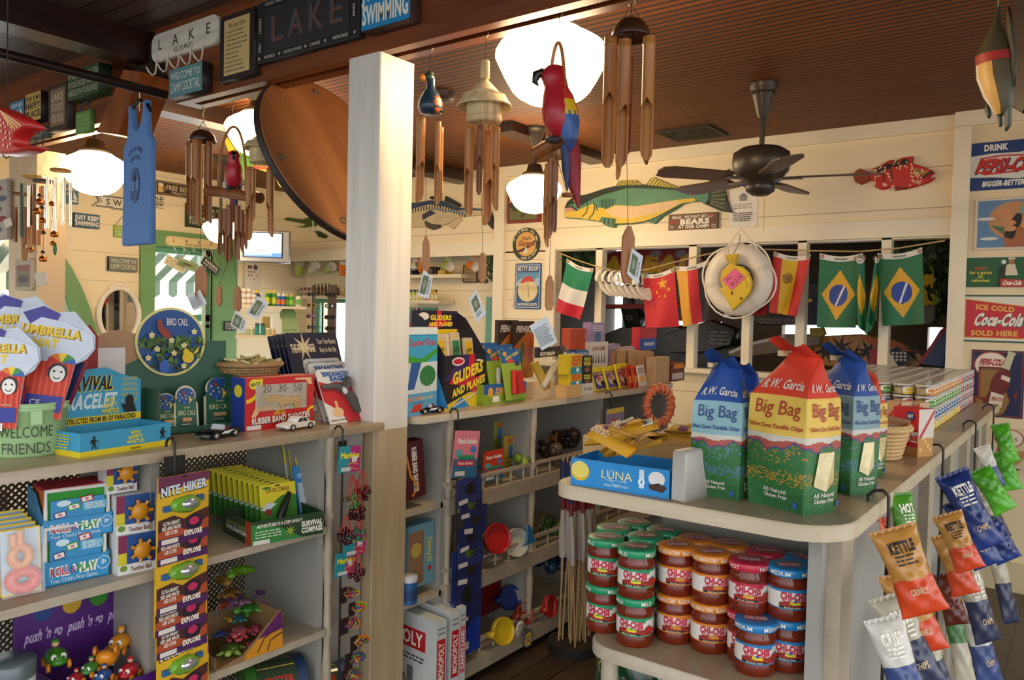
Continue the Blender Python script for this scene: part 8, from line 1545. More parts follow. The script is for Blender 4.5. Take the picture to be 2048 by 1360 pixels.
# nite hiker strip
hookstrip('clip_strip','black hook and plate holding the NITE HIKER headlamp cards',348,888,1400,xs_,True,(.055,.05))
def a_nite(A,w,h):A.poly([(-w/2,h*.28),(0,h*.32),(w/2,h*.36),(w/2,h/2),(-w/2,h/2)],'#6a2a4a');A.text('NITE HIKER',0,h*.3,h*.13,'#141018',w=w*.92,bold=.08,slope=.06);A.text('NITE HIKER',0,h*.305,h*.125,'#d0dce4',w=w*.9,bold=.04,slope=.06);A.poly([(-w/2,-h*.12),(-w*.2,-h*.08),(0,-h*.16),(w*.2,-h*.1),(w/2,-h*.05),(w/2,-h/2),(-w/2,-h/2)],'#4a2420');A.poly([(-w/2,-h*.3),(-w*.2,-h*.24),(w*.1,-h*.34),(w/2,-h*.2),(w/2,-h*.36),(-w/2,-h*.42)],'#a84a24');A.rect(-w/2,-h/2,w/2,-h*.4,'#4a1c54');A.ell(w*.2,-h*.24,w*.17,h*.12,'#24182a',18);A.ell(w*.2,-h*.22,w*.1,h*.06,'#c02a54',14);A.text('EXPLORE',w*.18,-h*.38,h*.07,TW,w=w*.36,bold=.05);[A.text(s,-w*.25,-h*(.18+.07*i),h*.05,TW,w=w*.36*q,bold=.03)for i,(s,q)in enumerate((('ULTRA BRIGHT',.9),('RED AND WHITE',1),('LED LITES',.65)))];A.rect(-w*.44,-h*.48,-w*.12,-h*.41,'#dcd4c8');A.ell(w*.0,h*.47,w*.06,h*.015,'#1a1412',10)
bl_n=lambda w,h,th:[('headlamp_shell',MB().prism([(-w*.32,h*.56),(-w*.2,h*.66),(w*.1,h*.69),(w*.26,h*.62),(w*.24,h*.52),(w*.05,h*.44),(-w*.18,h*.47)],-th-.022,-th,C('#6a9a2c',.3),None,.006)),('lamp_lens',MB().sph((w*.02,-th-.02,h*.585),(w*.17,.012,h*.075),C('#c8ccc8',.12,.7,.3,0,160),14,10)),('strap_end',MB().bx(-w*.42,-w*.28,-th-.01,-th,h*.5,h*.58,'#2a5a8c')),('strap_end',MB().bx(w*.24,w*.36,-th-.01,-th,h*.58,h*.66,'#2a5a8c'))]
for i,(vb,du)in enumerate(((1082,0),(1120,-2),(1215,-3),(1258,-6),(1302,-3),(1402,-2),(1440,0))):strip_card('headlamp_card','yellow NITE HIKER headlamp card, %s on the hanging strip'%('topmost','second from the top','third from the top','fourth from the top','fifth from the top','sixth from the top','lowest')[i],'headlamp',312+du,416+du,vb-134,vb,xs_+.032-.0045*i,'#d8a81c',a_nite,.05,0,bl_n if i in(0,2,5)else None,'NITE HIKER cards on the strip')
# ---- marbles strip, lower shelves on the left
hookstrip('clip_strip','black hook holding marble nets and rubber band bags beside the white post',684,862,1400,xs_,True,(.03,.06))
a_marb=lambda A,w,h:(A.rect(0,-h/2,w/2,h/2,'#a82a6a'),A.text('Marbles',0,h*.15,h*.2,'#e0d82a',w=w*.9,bold=.05),A.rect(w*.1,-h*.12,w*.34,h*.1,'#d8d0c4'),[A.line([(-w*.1,-h*(.2+.1*i)),(w*.15,-h*(.15+.1*i)),(w*.4,-h*(.22+.1*i))],h*.03,('#e0a02a','#c83a2a')[i%2])for i in range(3)],A.rect(-w*.4,-h*.45,w*.05,-h*.3,'#c8c8c0'))
for i,(u0,v0,v1,lb)in enumerate(((675,892,944,'teal and magenta Marbles card at the top of the strip by the post'),(686,1062,1110,'yellow and teal Marbles card lower on the strip by the post'),(668,1104,1150,'magenta Marbles card low on the strip by the post'))):strip_card('marbles_card',lb,'card',u0,u0+42,v0,v1,xs_+.03-.012*i,'#2a8a94',a_marb,0,.06,None,'marbles header cards')
def mnet(lab,u,v,px,col,vt):
 c=U(u,v,x=xs_+.02);kk=mpp(c);t=thing('marble_net',lab,'marbles',c,0,'nets of marbles on the strip');rr=random.Random(u+v);m=MB();R=px*kk
 for i in range(20):d=Vector((rr.gauss(0,1),rr.gauss(0,1),rr.gauss(0,1))).normalized()*R*.85;m.sph(d,R*.3,C(col,.12),8,6)
 part('marbles',m,t)['kind']='stuff';top=hz(c,u,vt)-c.z;m=MB();NT=C('#b83a2c',.6)
 for i in range(10):a=2*pi*i/10;m.tube([(R*.9*cos(a),R*.9*sin(a),R*.1),(R*.6*cos(a+.2),R*.6*sin(a+.2),R*.9),(.004*cos(a),.004*sin(a),max(top,R*1.2))],.0012,NT,4)
 part('net',m,t)
for q in((704,1003,16,'#4a6a34',950,'green marbles in a red net, upper left on the strip'),(724,985,17,'#4a1418',940,'dark red marbles in a red net, topmost on the strip'),(714,1026,17,'#3c1014',960,'dark red marbles in a red net, below the upper green ones'),(692,1072,17,'#34101a',1030,'dark marbles in a red net, left of the lower green ones'),(718,1068,14,'#3f6a4a',1030,'green marbles in a red net, lower right on the strip'),(712,1145,17,'#40121c',1100,'dark red marbles in a red net, lowest on the strip')):mnet(q[5],*q[:5])
for i,(u,v,px)in enumerate(((700,1185,17),(716,1213,15),(704,1245,18),(722,1280,17),(712,1315,18),(704,1348,17))):
 c=U(u,v,x=xs_+.02);kk=mpp(c);rr=random.Random(i+3);t=thing('rubber_band_bag','clear bag of coloured rubber bands, %s below the marble nets'%('first','second','third','fourth','fifth','lowest')[i],'rubber bands',c,0,'rubber band bags on the strip');m=MB()
 for j in range(22):
  R=px*kk*rr.uniform(.6,1.25);a,b=rr.uniform(0,6),rr.uniform(0,3);M3=Matrix.Rotation(a,3,'Z')@Matrix.Rotation(b,3,'X');m.tube([M3@Vector((R*cos(x),R*.5*sin(x),0))for x in[2*pi*q/10 for q in range(10)]],.0014,C(('#c8b41c','#b8341c','#3a8a2a','#2a4a9a','#8a2a6a','#d8701c')[j%6]),4,closed=True)
 part('bands',m,t)['kind']='stuff';part('label',MB().bx(-.002,.0,-px*kk*1.6,-px*kk*.5,-px*kk,px*kk*.8,'#2a1418'),t)
def driver_car(lab,u,v,x,px,col,yaw,tilt=0):
 c=U(u,v,x=x);s=px*mpp(c);t=thing('push_car',lab,'toy car',c,0,'push cars with drivers in the purple tray');b=C(col,.3)
 t.rotation_euler=(Matrix.Rotation(yaw,3,'Z')@Matrix.Rotation(tilt,3,'Y')).to_euler()
 part('body',MB().sph((0,0,0),(s,s*.7,s*.55),b,16,10).sph((s*.35,0,-s*.12),(s*.8,s*.62,s*.36),b,14,9),t)
 part('driver_head',MB().sph((-s*.2,0,s*.8),(s*.24,s*.24,s*.24),'#d8a07a',10,8),t);part('driver_cap',MB().sph((-s*.22,0,s*.94),(s*.26,s*.26,s*.15),b,10,6),t)
 for y in(1,-1):part('eye',MB().sph((s*.72,y*s*.28,s*.2),(s*.16,s*.2,s*.22),'#e0ddd4',10,7).sph((s*.86,y*s*.26,s*.18),(s*.05,s*.08,s*.1),'#141414',8,6),t)
 for x in(-.6,.65):
  for y in(1,-1):part('wheel',MB().lathe([(.001,-s*.1),(s*.3,-s*.1),(s*.3,s*.1),(.001,s*.1)],C('#c87a1c',.4),14,(0,0,0)),t,None,(s*x,y*s*.62,-s*.42),(pi/2,0,0))
c0,c1=U(30,1330,x=XF-.2),U(300,1270,x=XF-.2);z=zs2;wd=c1.y-c0.y;PU=C('#4a1c6a',.4);t=thing('push_car_display','purple push n go display tray on the lower left shelf','display',(XF-.21,(c0.y+c1.y)/2,z),RX);hh=.27
A=Art();[A.text("push 'n go",wd*(-.3+.3*i),hh*.1,hh*.1,'#b8a8c8',w=wd*.26,bold=.03,shear=.2)for i in range(3)];[(A.ell(wd*(-.3+.2*i),hh*.32,wd*.07,hh*.1,cl,14),A.ell(wd*(-.3+.2*i),hh*.44,wd*.025,hh*.04,'#c89a7a',10))for i,cl in enumerate(('#1c3a7a','#b8901c','#2f7a1c','#8a1c24'))]
part('printed_back',MB().bx(-wd/2,wd/2,0,.003,0,hh,PU).front(A,0,0,hh/2),t);A=Art();A.text('STEPS',wd*.0,.0,.035,TW,w=.13,bold=.06)
part('tray_front',MB().bx(-wd*.42,wd*.5,-.2,-.197,0,.06,PU).bx(wd*.5,wd*.5+.003,-.2,0,0,.12,PU).bx(-wd*.42,-wd*.42+.003,-.2,0,0,.1,PU).front(A,-.2,-wd*.3,.03),t)
for q in((112,1312,.1,30,'#3a7a1c',-.2,0,'green push car tipped at the left of the purple tray'),(240,1283,.13,27,'#d8901c',-.9,0,'orange push car on top of the heap at the right'),(212,1316,.08,30,'#d8861c',-.6,2.6,'orange push car lying upside down in the heap'),(180,1335,.07,20,'#3a7a2a',-1.0,0,'small green push car below the upside down orange one'),(206,1350,.05,20,'#1c4a8a',-1.0,0,'small blue push car at the front of the heap'),(258,1340,.06,24,'#b01c2a',-1.0,0,'red push car at the right front of the heap'),(150,1356,.06,18,'#a01c24',-1.1,0,'small red push car low in the heap')):driver_car(q[7],q[0],q[1],XF-q[2],q[3],q[4],q[5],q[6])
p=U(18,1370,x=XF-.06);t=thing('toy_tub','grey lidded blue tub at the bottom left corner of the shelf','tub',p,.3);part('tub',MB().lathe([(.05,-.04),(.052,.02)],'#3a86b0',24).lathe([(.0525,.0),(.053,.02)],'#c8ccc8',24,cap=False),t);part('lid',MB().lathe([(.053,.02),(.054,.055),(.05,.06),(.001,.06)],C('#5a6468',.3),24),t)
# alligator print box of glittery animals
c,w,h,an=foot((432,1344),(566,1294),zs2,1344);h=hz(U(566,1294,z=zs2),552,1217)-zs2;t=thing('animal_bin','printed yellow and purple cardboard bin holding glittery toy animals','bin',c,an);q=[(-w/2,0),(w/2,0),(w*.46,h),(w*.38,h*.9),(-w*.12,h*.16),(-w/2,h*.03)]
m=MB().prism(q,0,.003,'#8a6a44');A=Art();A.poly([(-w*.1,.001),(w/2,.001),(w*.455,h*.97),(w*.38,h*.86),(-w*.08,h*.14)],'#c8861c').poly([(w*.5,h*.5),(w*.455,h*.97),(w*.38,h*.86),(w*.1,h*.42)],'#5a1c5a').line([(w*.1,h*.1),(w*.2,h*.4),(w*.45,h*.6)],.004,'#3a2414').line([(w*.25,h*.05),(w*.3,h*.3),(w*.48,h*.4)],.004,'#3a2414');m.front(A);part('printed_front',m,t);part('bin_wall',MB().bx(w/2-.003,w/2,.003,.2,0,h*.9,'#8a6a44').bx(-w/2,w/2,.197,.2,0,h*.6,'#8a6a44').bx(-w/2,-w/2+.003,.003,.2,0,h*.3,'#8a6a44').bx(-w/2,w/2,.003,.2,0,.003,'#8a6a44'),t)
def critter(lab,u,v,x,px,c1,c2,yaw,kind=0):
 c=U(u,v,x=x);s=px*mpp(c);t=thing('glitter_animal',lab,'toy animal',c,yaw,'glittery toy animals in the bin');a,b=C(c1,.25,.2,.35,0,60),C(c2,.3)
 part('body',MB().sph((0,0,s*.2),(s*.8,s*.6,s*.4),a,14,9)if kind!=2 else MB().tube([(-s,0,s*.1),(-s*.4,s*.3,s*.2),(0,0,s*.3),(s*.5,-s*.3,s*.35),(s,0,s*.5)],[s*.05,s*.2,s*.3,s*.25,s*.1],a,10),t)
 part('head',MB().sph((s*1.0,0,s*.28),(s*.32,s*.26,s*.22),b,10,7),t)
 if kind!=2:
  for x_,y_ in((.5,.6),(.5,-.6),(-.5,.6),(-.5,-.6)):part('leg',MB().tube([(s*x_*.8,s*y_*.7,s*.12),(s*x_*1.3,s*y_*1.4,0)],[s*.2,s*.1],b,7),t)
 if kind==1:part('claw',MB().tube([(s*.7,s*.5,s*.1),(s*1.3,s*.5,s*.1),(s*1.5,s*.2,s*.1)],s*.13,b,7),t);part('claw',MB().tube([(s*.7,-s*.5,s*.1),(s*1.3,-s*.5,s*.1),(s*1.5,-s*.2,s*.1)],s*.13,b,7),t)
for q in((462,1303,28,'#4a6a24','#8aa84a',-.8,0,'green turtle with black shell lines at the front of the bin'),(478,1268,26,'#b05060','#b84a54',-.9,1,'pink crab above the turtle'),(497,1222,26,'#2f6a24','#4a8a2a',-1.6,0,'dark green frog shaped animal in the middle of the heap'),(455,1240,18,'#a8802a','#a8741c',-.3,2,'gold animal left of the green frog'),(470,1205,30,'#5a3a5a','#6a4a5a',-.2,0,'purple animal behind the green frog'),(524,1218,22,'#a83a5a','#8a2a4a',-1.2,2,'pink fish at the right of the heap'),(486,1150,36,'#5a8a1c','#6aa02a',-1.3,2,'lime snake rising at the back of the heap'),(440,1165,34,'#7a5a1c','#8a6a24',-.2,2,'gold brown snake at the back left'),(510,1260,18,'#b0485a','#c05a6a',-.4,1,'small pink crab at the right'),(440,1270,16,'#24386a','#2a3a6a',-.9,0,'small navy animal at the left'),(530,1246,17,'#6a2a5a','#5a2a4a',-.6,0,'small plum animal at the right edge of the heap'),(450,1215,20,'#8a3a2a','#7a3424',-1.1,2,'rust brown lizard behind the gold animal'),(478,1240,17,'#2a5a6a','#2a6a6a',-.4,0,'small teal animal left of the frog shape'),(500,1292,15,'#a84a5a','#a84a54',-1.5,1,'tiny pink crab beside the turtle'),(458,1190,24,'#6a4a1c','#7a541c',-.9,0,'bronze animal at the back left of the heap'),(520,1190,18,'#4a2a5a','#5a3a5a',-1.2,2,'violet fish at the back right of the heap')):critter(q[7],q[0],q[1],XF-.07-(1300-q[1])*.0008,q[2],q[3],q[4],q[5],q[6])
for i in range(5):strip_card('explorer_card','yellow and green explorer card, %s in the rack under the compass tray'%('first on the left','second','third','fourth','rightmost')[i],'toy',578+17*i,612+17*i,1088-2*i,1235+6*i,XF-.3+.045*i,'#3a6a1c',lambda A,w,h:(A.rect(-w/2,h*.2,w/2,h/2,'#c8b41c'),A.poly([(-w/2,h*.1),(w*.3,h*.22),(-w/2,h*.34)],'#b0b8b4'),A.ell(w*.1,h*.02,w*.16,h*.05,'#8a2420',10)),-.6,0,None,'explorer cards in the wire rack')
solo('wire_rack',MB().bx(0,.14,-.01,0,0,.03,C('#8a8478',.5)),'grey rack holding the explorer cards under the compass tray','rack',U(575,1262,x=XF-.26),RX)
for i,(u,lb)in enumerate(((545,'left clear CRITTER CASE drum with green lid on the bottom shelf'),(630,'right clear CRITTER CASE drum with green band on the bottom shelf'))):
 c=U(u,1375,x=XF-.1);t=thing('critter_case',lb,'toy case',c,RX-.4,'critter cases');r=.085
 m=MB();[m.rings([[(x,r*cos(a),r*sin(a))for a in[2*pi*j/28 for j in range(28)]]for x in(x0,x1)],cl,cap0=True,cap1=True)for x0,x1,cl in((-.09,-.06,'#2f6a1c'),(.06,.09,'#1c3458'))];part('end_caps',m,t)
 part('clear_drum',MB().rings([[(x,r*.97*cos(a),r*.97*sin(a))for a in[2*pi*j/28 for j in range(28)]]for x in(-.06,.06)],C('#3a4a34',.15)),t);A=Art();A.rect(-.055,-.06,.055,.06,'#c8b01c').text('CRITTER',0,.012,.022,'#a8301c',w=.095,bold=.05).text('CASE',0,-.018,.022,'#a8301c',w=.06,bold=.05)
 part('label',MB().art(A,lambda x,y,o:(x,-(r*.975+o)*cos(y/r+.5),(r*.975+o)*sin(y/r+.5))),t)
# ================================================================ snack counter at the right
cx0,cx1,cy0,cy1=-.955,-.335,1.445,4.34
def rpoly(x0,x1,y0,y1,r):
 p=[]
 for(cx,cy,a0),q in zip(((x0,y0,180),(x1,y0,270),(x1,y1,0),(x0,y1,90)),r):
  sx,sy=(1 if cx==x0 else-1),(1 if cy==y0 else-1);p+=[(cx+sx*q+q*cos(radians(a0+15*i)),cy+sy*q+q*sin(radians(a0+15*i)))for i in range(7)]if q else[(cx,cy)]
 return p
t=thing('snack_counter','grey tan snack counter with rounded end and salsa shelf','counter',(0,0,0))
part('counter_top',MB().prism(rpoly(cx0,cx1,cy0,cy1,(.06,.11,0,0)),HC,HC-.03,M_topb,wood('nosing','#b8a88c','#cdbd9f',0,3),.004,ax='z'),t)
ze=U(1300,1300,y=cy0+.05).z;ze=.735;zb_=.40
part('body',MB().bx(-.86,-.40,1.83,4.28,.0,HC-.03,M_panel),t)
for i,y in enumerate((1.6,2.2,2.62,3.05,3.5,3.9,4.2)):part('pilaster',MB().bx(-.40,-.372,y,y+.09,0,HC-.03,M_unit),t)
part('end_side',MB().bx(-.425,-.40,1.56,1.83,0,HC-.03,M_panel),t)
for z in(ze,zb_):part('end_shelf',MB().prism(rpoly(-.87,-.426,1.46,1.829,(.07,0,0,0)),z,z-.028,M_topb,M_unit,.004,ax='z'),t)
part('round_leg',MB().cyl((-.83,1.52,0),(-.83,1.52,ze-.028),.019,M_unit,n=16),t);part('round_leg',MB().cyl((-.83,1.62,ze),(-.83,1.62,ze+.0001),.002,M_unit,n=6),t)
# salsa jars
P=U(1510,1333,z=ze);hj=hz(P,1510,1231)-ze;rj=41*mpp(P)
SAL=C('#6a2410',.12,0,.35,0,90)
def jar_mesh(cl,word,veg,fc):
 m=MB().lathe([(rj*.9,0),(rj*.98,.004),(rj*.98,hj*.2),(rj*.95,hj*.24),(rj*.95,hj*.62),(rj*.98,hj*.66),(rj*.97,hj*.74),(rj*.86,hj*.82),(rj*.88,hj*.86)],SAL,28)
 l=MB().lathe([(rj*.955,hj*.24),(rj*.955,hj*.26)],cl,28,cap=False).lathe([(rj*.956,hj*.26),(rj*.956,hj*.57)],'#d8d2c8',28,cap=False).lathe([(rj*.955,hj*.57),(rj*.955,hj*.62)],cl,28,cap=False);r=rj*.957;A=Art();w=rj*1.5
 A.poly([(-w*.5,-hj*.05),(-w*.2,0),(w*.1,-hj*.03),(w*.9,-hj*.02),(w*.9,-hj*.15),(-w*.5,-hj*.15)],'#8a2a1c');A.poly([(-w*.75,hj*.16),(-w*.4,hj*.2),(-w*.1,hj*.16),(w*.3,hj*.13),(w*.5,hj*.1),(w*.5,hj*.18),(-w*.75,hj*.19)],cl)
 A.text('CHI-CHIS',-w*.02,hj*.075,hj*.125,'#b8203c',w=w*.86,bold=.07,slope=-.06);A.arc(-w*.05,hj*.02,w*.36,hj*.05,190,330,hj*.02,'#b8203c');A.ell(w*.62,-hj*.02,w*.16,hj*.06,'#a8241c',14);A.ell(w*.8,-hj*.06,w*.12,hj*.05,'#b82c20',12);A.star(w*.64,hj*.04,hj*.035,'#3a8a6a');A.star(0,-hj*.01,hj*.04,veg,7,.5);A.text('Fiesta',0,-hj*.045,hj*.06,fc,w=w*.34,bold=.05,shear=.2)
 A.rect(-w*.4,-hj*.1,w*.45,-hj*.07,'#a8241c');A.rect(-w*.45,-hj*.145,w*.3,-hj*.105,'#1c1410');A.text(word,-w*.08,-hj*.125,hj*.026,'#d8c89a',w=w*.5);A.rect(w*1.0,-hj*.13,w*1.7,hj*.13,'#e4e0d8');A.lines(w*1.02,w*1.66,-hj*.12,hj*.12,8,'#4a4a4a',3)
 l.wrap(A,r,hj*.415)
 d=MB().lathe([(rj*.98,hj*.845),(rj*1.0,hj*.855),(rj*1.0,hj*.975),(rj*.96,hj*.995),(rj*.9,hj),(.001,hj*.998)],C(cl,.3),32);A=Art()
 for q in range(4):A.text(word.split()[0].upper()if 'Bean' not in word else 'BLACK BEAN & CORN',rj*1.57*(q-1.5),0,hj*.075,TW,w=None if 'Bean' not in word else rj*1.4,bold=.01)
 d.wrap(A,rj*1.0,hj*.915);A=Art();A.ell(0,0,rj*.6,rj*.4,'#a8485a',24);A.text('CHI-CHIS',0,0,rj*.34,'#d8ccc8',w=rj*1.05,bold=.05);d.up(A,hj);return m.mesh('jar'),l.mesh('label'),d.mesh('lid')
JM={k_:jar_mesh(*v)for k_,v in dict(mild=('#1c8a5c','Mild Salsa','#3aa02c','#e0e02a'),bean=('#d07a1c','Black Bean & Corn','#d8862a','#d8a02a'),hot=('#b8243c','Hot Salsa','#d8862a','#e0c02a'),medium=('#1c78b0','Medium Salsa','#1c4a9a','#e0e02a')).items()}
jd=dict(mild='green lidded mild',bean='orange lidded bean and corn',hot='red lidded hot',medium='blue lidded medium')
def jarat(kind,u,v,n,lab,rot,lid=1):
 p=U(u,v,z=ze+hj*n)
 for i in range(n):
  t=thing('salsa_jar','%s salsa jar, %s'%(jd[kind],lab if n==1 else('upper' if i else 'lower')+' of '+lab),'jar',(p.x,p.y,ze+hj*i),rot+.15*i,'salsa jars on the counter end');a,b,c=JM[kind]
  part('jar_glass',a,t);part('label',b,t);part('lid',c,t)
for q in(('mild',1212,1072,2,'the front left pair',.2),('mild',1274,1092,2,'the second pair from the left in front',.3),('mild',1228,1054,2,'the pair behind the front left one',.5),('mild',1268,1043,2,'the pair at the back left corner',.1),('mild',1291,1070,2,'the pair behind the second one',.4),('mild',1328,1058,2,'the pair at the back beside the orange lids',.2),('bean',1354,1088,2,'the left orange pair in front',.5),('bean',1424,1102,2,'the right orange pair in front',.6),('bean',1391,1075,2,'the left orange pair at the back',.3),('bean',1459,1086,2,'the right orange pair at the back',.3),('hot',1499,1118,2,'the front red pair',.2),('hot',1532,1100,2,'the back red pair',.3),('medium',1578,1129,2,'the front blue pair',.5),('medium',1609,1113,2,'the back blue pair beside the side panel',-.7),('medium',1512,1236,1,'standing alone at the very front',.45)):jarat(*q)
# tortilla chip bags
def bag(lab,u,v,vt,wpx,yaw,top,mid,name='tortilla_bag',group='big bags of tortilla chips on the counter'):
 p=U(u,v,z=HC);kk=mpp(p);h=hz(p,u,vt)-HC;w=wpx*kk/1.28;d=w*.78;rr=random.Random(int(u));t=thing(name,lab,'chip bag',p,yaw,group);nz=[rr.uniform(-1,1)for _ in range(8)]
 def S(a,b,o=0):
  x=a*4%4;s_=int(x);f=x-s_;c=((-1,-1),(1,-1),(1,1),(-1,1),(-1,-1));X=c[s_][0]+(c[s_+1][0]-c[s_][0])*f;Y_=c[s_][1]+(c[s_+1][1]-c[s_][1])*f
  q=max(0,(b-.7)/.3);sq=1+.07*sin(pi*min(1,b*1.2));wx=w/2*sq*(1-.42*q);dy=d/2*sq*(1-q**1.1*.97);cr=.012*sin(b*9+nz[0]*3+s_*2)*(f*(1-f)*4)
  y=Y_*(dy+cr+o)+q*q*d*.25;e=(1-.1*abs(X*Y_));return(X*(wx*e+o),y*e,h*(b-.06*q*X*X+.008*sin(X*5+nz[1]*4)*q))
 def colr(a,b):
  x=a*4;z=.4+.018*sin(x*9)+.01*sin(x*23+1)
  if b>.715:return top
  if b>.47:return mid
  if b>.43+.015*abs(sin(x*6)):return '#c8c4b4'
  if b>z:return '#a84a3c' if b>z+.012 else '#4a3c6a'
  n=math.sin(a*977+b*613)*43758.5;n-=floor(n)
  if b>.3 and n<.06:return '#c87a2c' if top[1]in 'cd' else '#6a84b0'
  if .16<b<.27 and n<.42-abs(b-.215)*6:return '#b8862c' if top[1]in 'cd' else '#5a7aa0'
  return '#2c6a34' if b>.12 or n>.5 else '#235a2c'
 m=MB().grid(lambda a,b:S(a,b),160,150,colr);m.raw([S(i/24,0)for i in range(24)],[tuple(range(23,-1,-1))],'#235a2c');mb_=m
 m=MB().grid(lambda a,b:((a-.5)*w*.58,d*.25-.002-.06*b,h*.955+.03*b+.01*sin(a*6)),16,4,top);m.bx(-w*.3,-w*.2,d*.25-.03,d*.25+.004,h*.95,h*.985,'#c8b48a');part('folded_top',m,t)
 A1='#d8d0c4'
 tc='#a8341c' if top[1]in 'cd' else '#1f3f7a'
 for sd in range(2):
  A=Art();A.text('R.W. Garcia',0,h*.785,h*.055,A1,w=w*(.78,.6)[sd],bold=.02,shear=.25);A.text('Big Bag',0,h*.64,h*.085,tc,w=w*(.74,.58)[sd],bold=0);A.text('Big Bag',w*.004,h*.64,h*.085,tc,w=w*(.74,.58)[sd],bold=0);A.text('Yellow Corn Tortilla Chips' if top[1]in 'cd' else 'Blue Corn Tortilla Chips',0,h*.525,h*.025,tc,w=w*(.88,.66)[sd],bold=.03)
  A.text('All Natural',0,h*.12,h*.026,A1,w=w*.36,bold=.02);A.text('Gluten Free',0,h*.085,h*.026,A1,w=w*.36,bold=.02);A.rect(w*.28,h*.03,w*.36,h*.07,'#2a5a9a')
  W_=(w,d)[sd]
  if sd:A.poly([(-w*.2,h*.18),(w*.0,h*.14),(w*.14,h*.2),(w*.16,h*.38),(-w*.16,h*.38)],C('#c8b88c',.2,.6,.3,0,40))
  mb_.art(A,lambda x,y,o:S((sd+.5+x/W_)/4,y/h,.002+o))
 part('paper_bag',mb_,t);return t
bag('blue corn tortilla chip bag at the back, between the left blue and the red bag',1480,952,735,105,.0,'#1c3f8c','#7fa8b0');bag('blue corn tortilla chip bag at the left, beside the grey partition',1440,990,722,132,.08,'#1c468f','#86aeb6')
bag('yellow corn tortilla chip bag behind the right blue bag',1722,945,745,95,-.3,'#c84a2c','#d8b85a');bag('blue corn tortilla chip bag at the right, beside the basket',1682,978,708,140,-.42,'#24488c','#7f9aa0');bag('red topped yellow corn tortilla chip bag, frontmost of the tall bags',1582,1012,698,184,-.36,'#cf3a24','#dcb84c')
# bar box and bars
a_luna=lambda A,w,h:(A.ell(-w*.4,h*.05,w*.1,h*.36,'#d8b41c',24),A.ell(-w*.4,h*.12,w*.08,h*.28,'#e0cc5a',20),A.ring(-w*.4,h*.12,w*.08,h*.28,h*.03,'#e8e0b0',20),A.text('LUNA',-w*.02,h*.06,h*.3,'#e8d890',w=w*.32,bold=.0),A.arc(-w*.02,h*.02,w*.07,h*.3,120,300,h*.02,'#b8d8e8'),A.text('24-BAR VARIETY PACK',-w*.02,-h*.32,h*.08,'#c8e0ec',w=w*.25),A.text('WHOLE NUTRITION FOR WOMEN',-w*.02,-h*.14,h*.04,'#c8e0ec',w=w*.22),A.ell(w*.38,h*.14,w*.08,h*.26,'#d8d8d4',20),A.poly([(w*.3,-h*.1),(w*.4,h*.0),(w*.48,-h*.12),(w*.44,-h*.32),(w*.32,-h*.26)],'#3a1c14'),A.rect(w*.21,-h*.26,w*.26,h*.4,'#c8d8e0'),A.ell(w*.235,-h*.04,w*.035,h*.13,'#d8e8f0',16),A.text('4',w*.235,-h*.04,h*.14,'#2a86c0'))
carton('bar_box','bright blue LUNA bar box at the front left corner of the counter','box',(1141,968),(1338,998),915,HC,.13,'#1c86c8',a_luna,None,None,None,0,None,1)
c,w,h,an=foot((1341,1000),(1370,1006),HC,900);solo('partition_board',MB().prism([(-w/2,0),(w/2,0),(w/2,h*.95),(w*.4,h),(-w*.4,h),(-w/2,h*.95)],0,.16,C('#b0aca4',.4),None,.003),'pale grey rounded partition board right of the blue bar box','partition',c,an)
bb=U(1262,935,z=HC)+Vector((-.02,.17,0));carton('bar_tray','open cardboard tray heaped with gold wrapped bars behind the blue box','tray',(1165,925),(1385,952),870,HC,.16,'#c8a060',None,None,None,None,0,None,1);rr=random.Random(8)
for i in range(16):
 u,v=rr.uniform(1205,1375),rr.uniform(842,888);q=U(u,v+10,z=HC+.085+.05*rr.random());t=thing('snack_bar','gold and purple wrapped snack bar in the heap in the cardboard tray','snack bar',q,0,'snack bars in the cardboard tray');t.rotation_euler=(rr.uniform(-.5,.5),rr.uniform(-.5,.5),rr.uniform(-.8,.8));L,w2=.05,.018
 m=MB().grid(lambda a,b:((a-.5)*2*L,(b-.5)*2*w2,.011*sin(pi*b)*min(1,6*min(a,1-a))),12,6,lambda a,b:'#5a1c4a' if .35<a<.6 and i%2 else '#c8921c').grid(lambda a,b:((a-.5)*2*L,(.5-b)*2*w2,-.008*sin(pi*b)),8,4,'#b8861c');A=Art();A.bar(.015,-.012,.04,.012)if i%3==0 else A.lines(-.045,-.005,-.012,.012,4,'#e0d8c8',i)
 m.up(A,.0125);part('wrapper',m,t)
# cracker boxes, wicker basket, tubs
a_cj=lambda A,w,h:(A.rect(-w/2,-h*.5,w/2,-h*.3,'#a8763c'),A.rect(-w/2,-h*.3,w/2,-h*.2,'#b81c24'),A.rect(-w/2,-h*.2,w/2,h*.02,'#dcd4c8'),A.text('Cracker Jack',w*.02,-h*.09,h*.14,'#b81c24',w=w*.96,bold=.06),[A.ell(w*x,h*y,w*.12,h*.05,'#d8a048',10)for x,y in((-.1,.1),(.1,.14),(.25,.08))],A.ell(w*.2,h*.34,w*.17,h*.1,'#1c3470',18),A.text('NUT',w*.2,h*.34,h*.07,TW,w=w*.22,bold=.03))
carton('popcorn_box','red and white popcorn box with NUT circle, frontmost beside the basket','box',(1784,905),(1834,915),812,HC,.06,'#c01c24',a_cj,lambda A,w,h:(A.rect(-w/2,-h*.5,w/2,-h*.1,'#b8843c'),[A.ell(w*(-.3+.15*i),h*(-.35+.08*((i*3)%4)),w*.1,h*.05,'#d8a860',8)for i in range(5)],A.rect(-w/2,-h*.1,w/2,h/2,'#d0c4b4'),A.poly([(-w/2,-h*.1),(-w*.3,-h*.1),(w/2,h*.4),(w/2,h*.5)],'#b82430')))
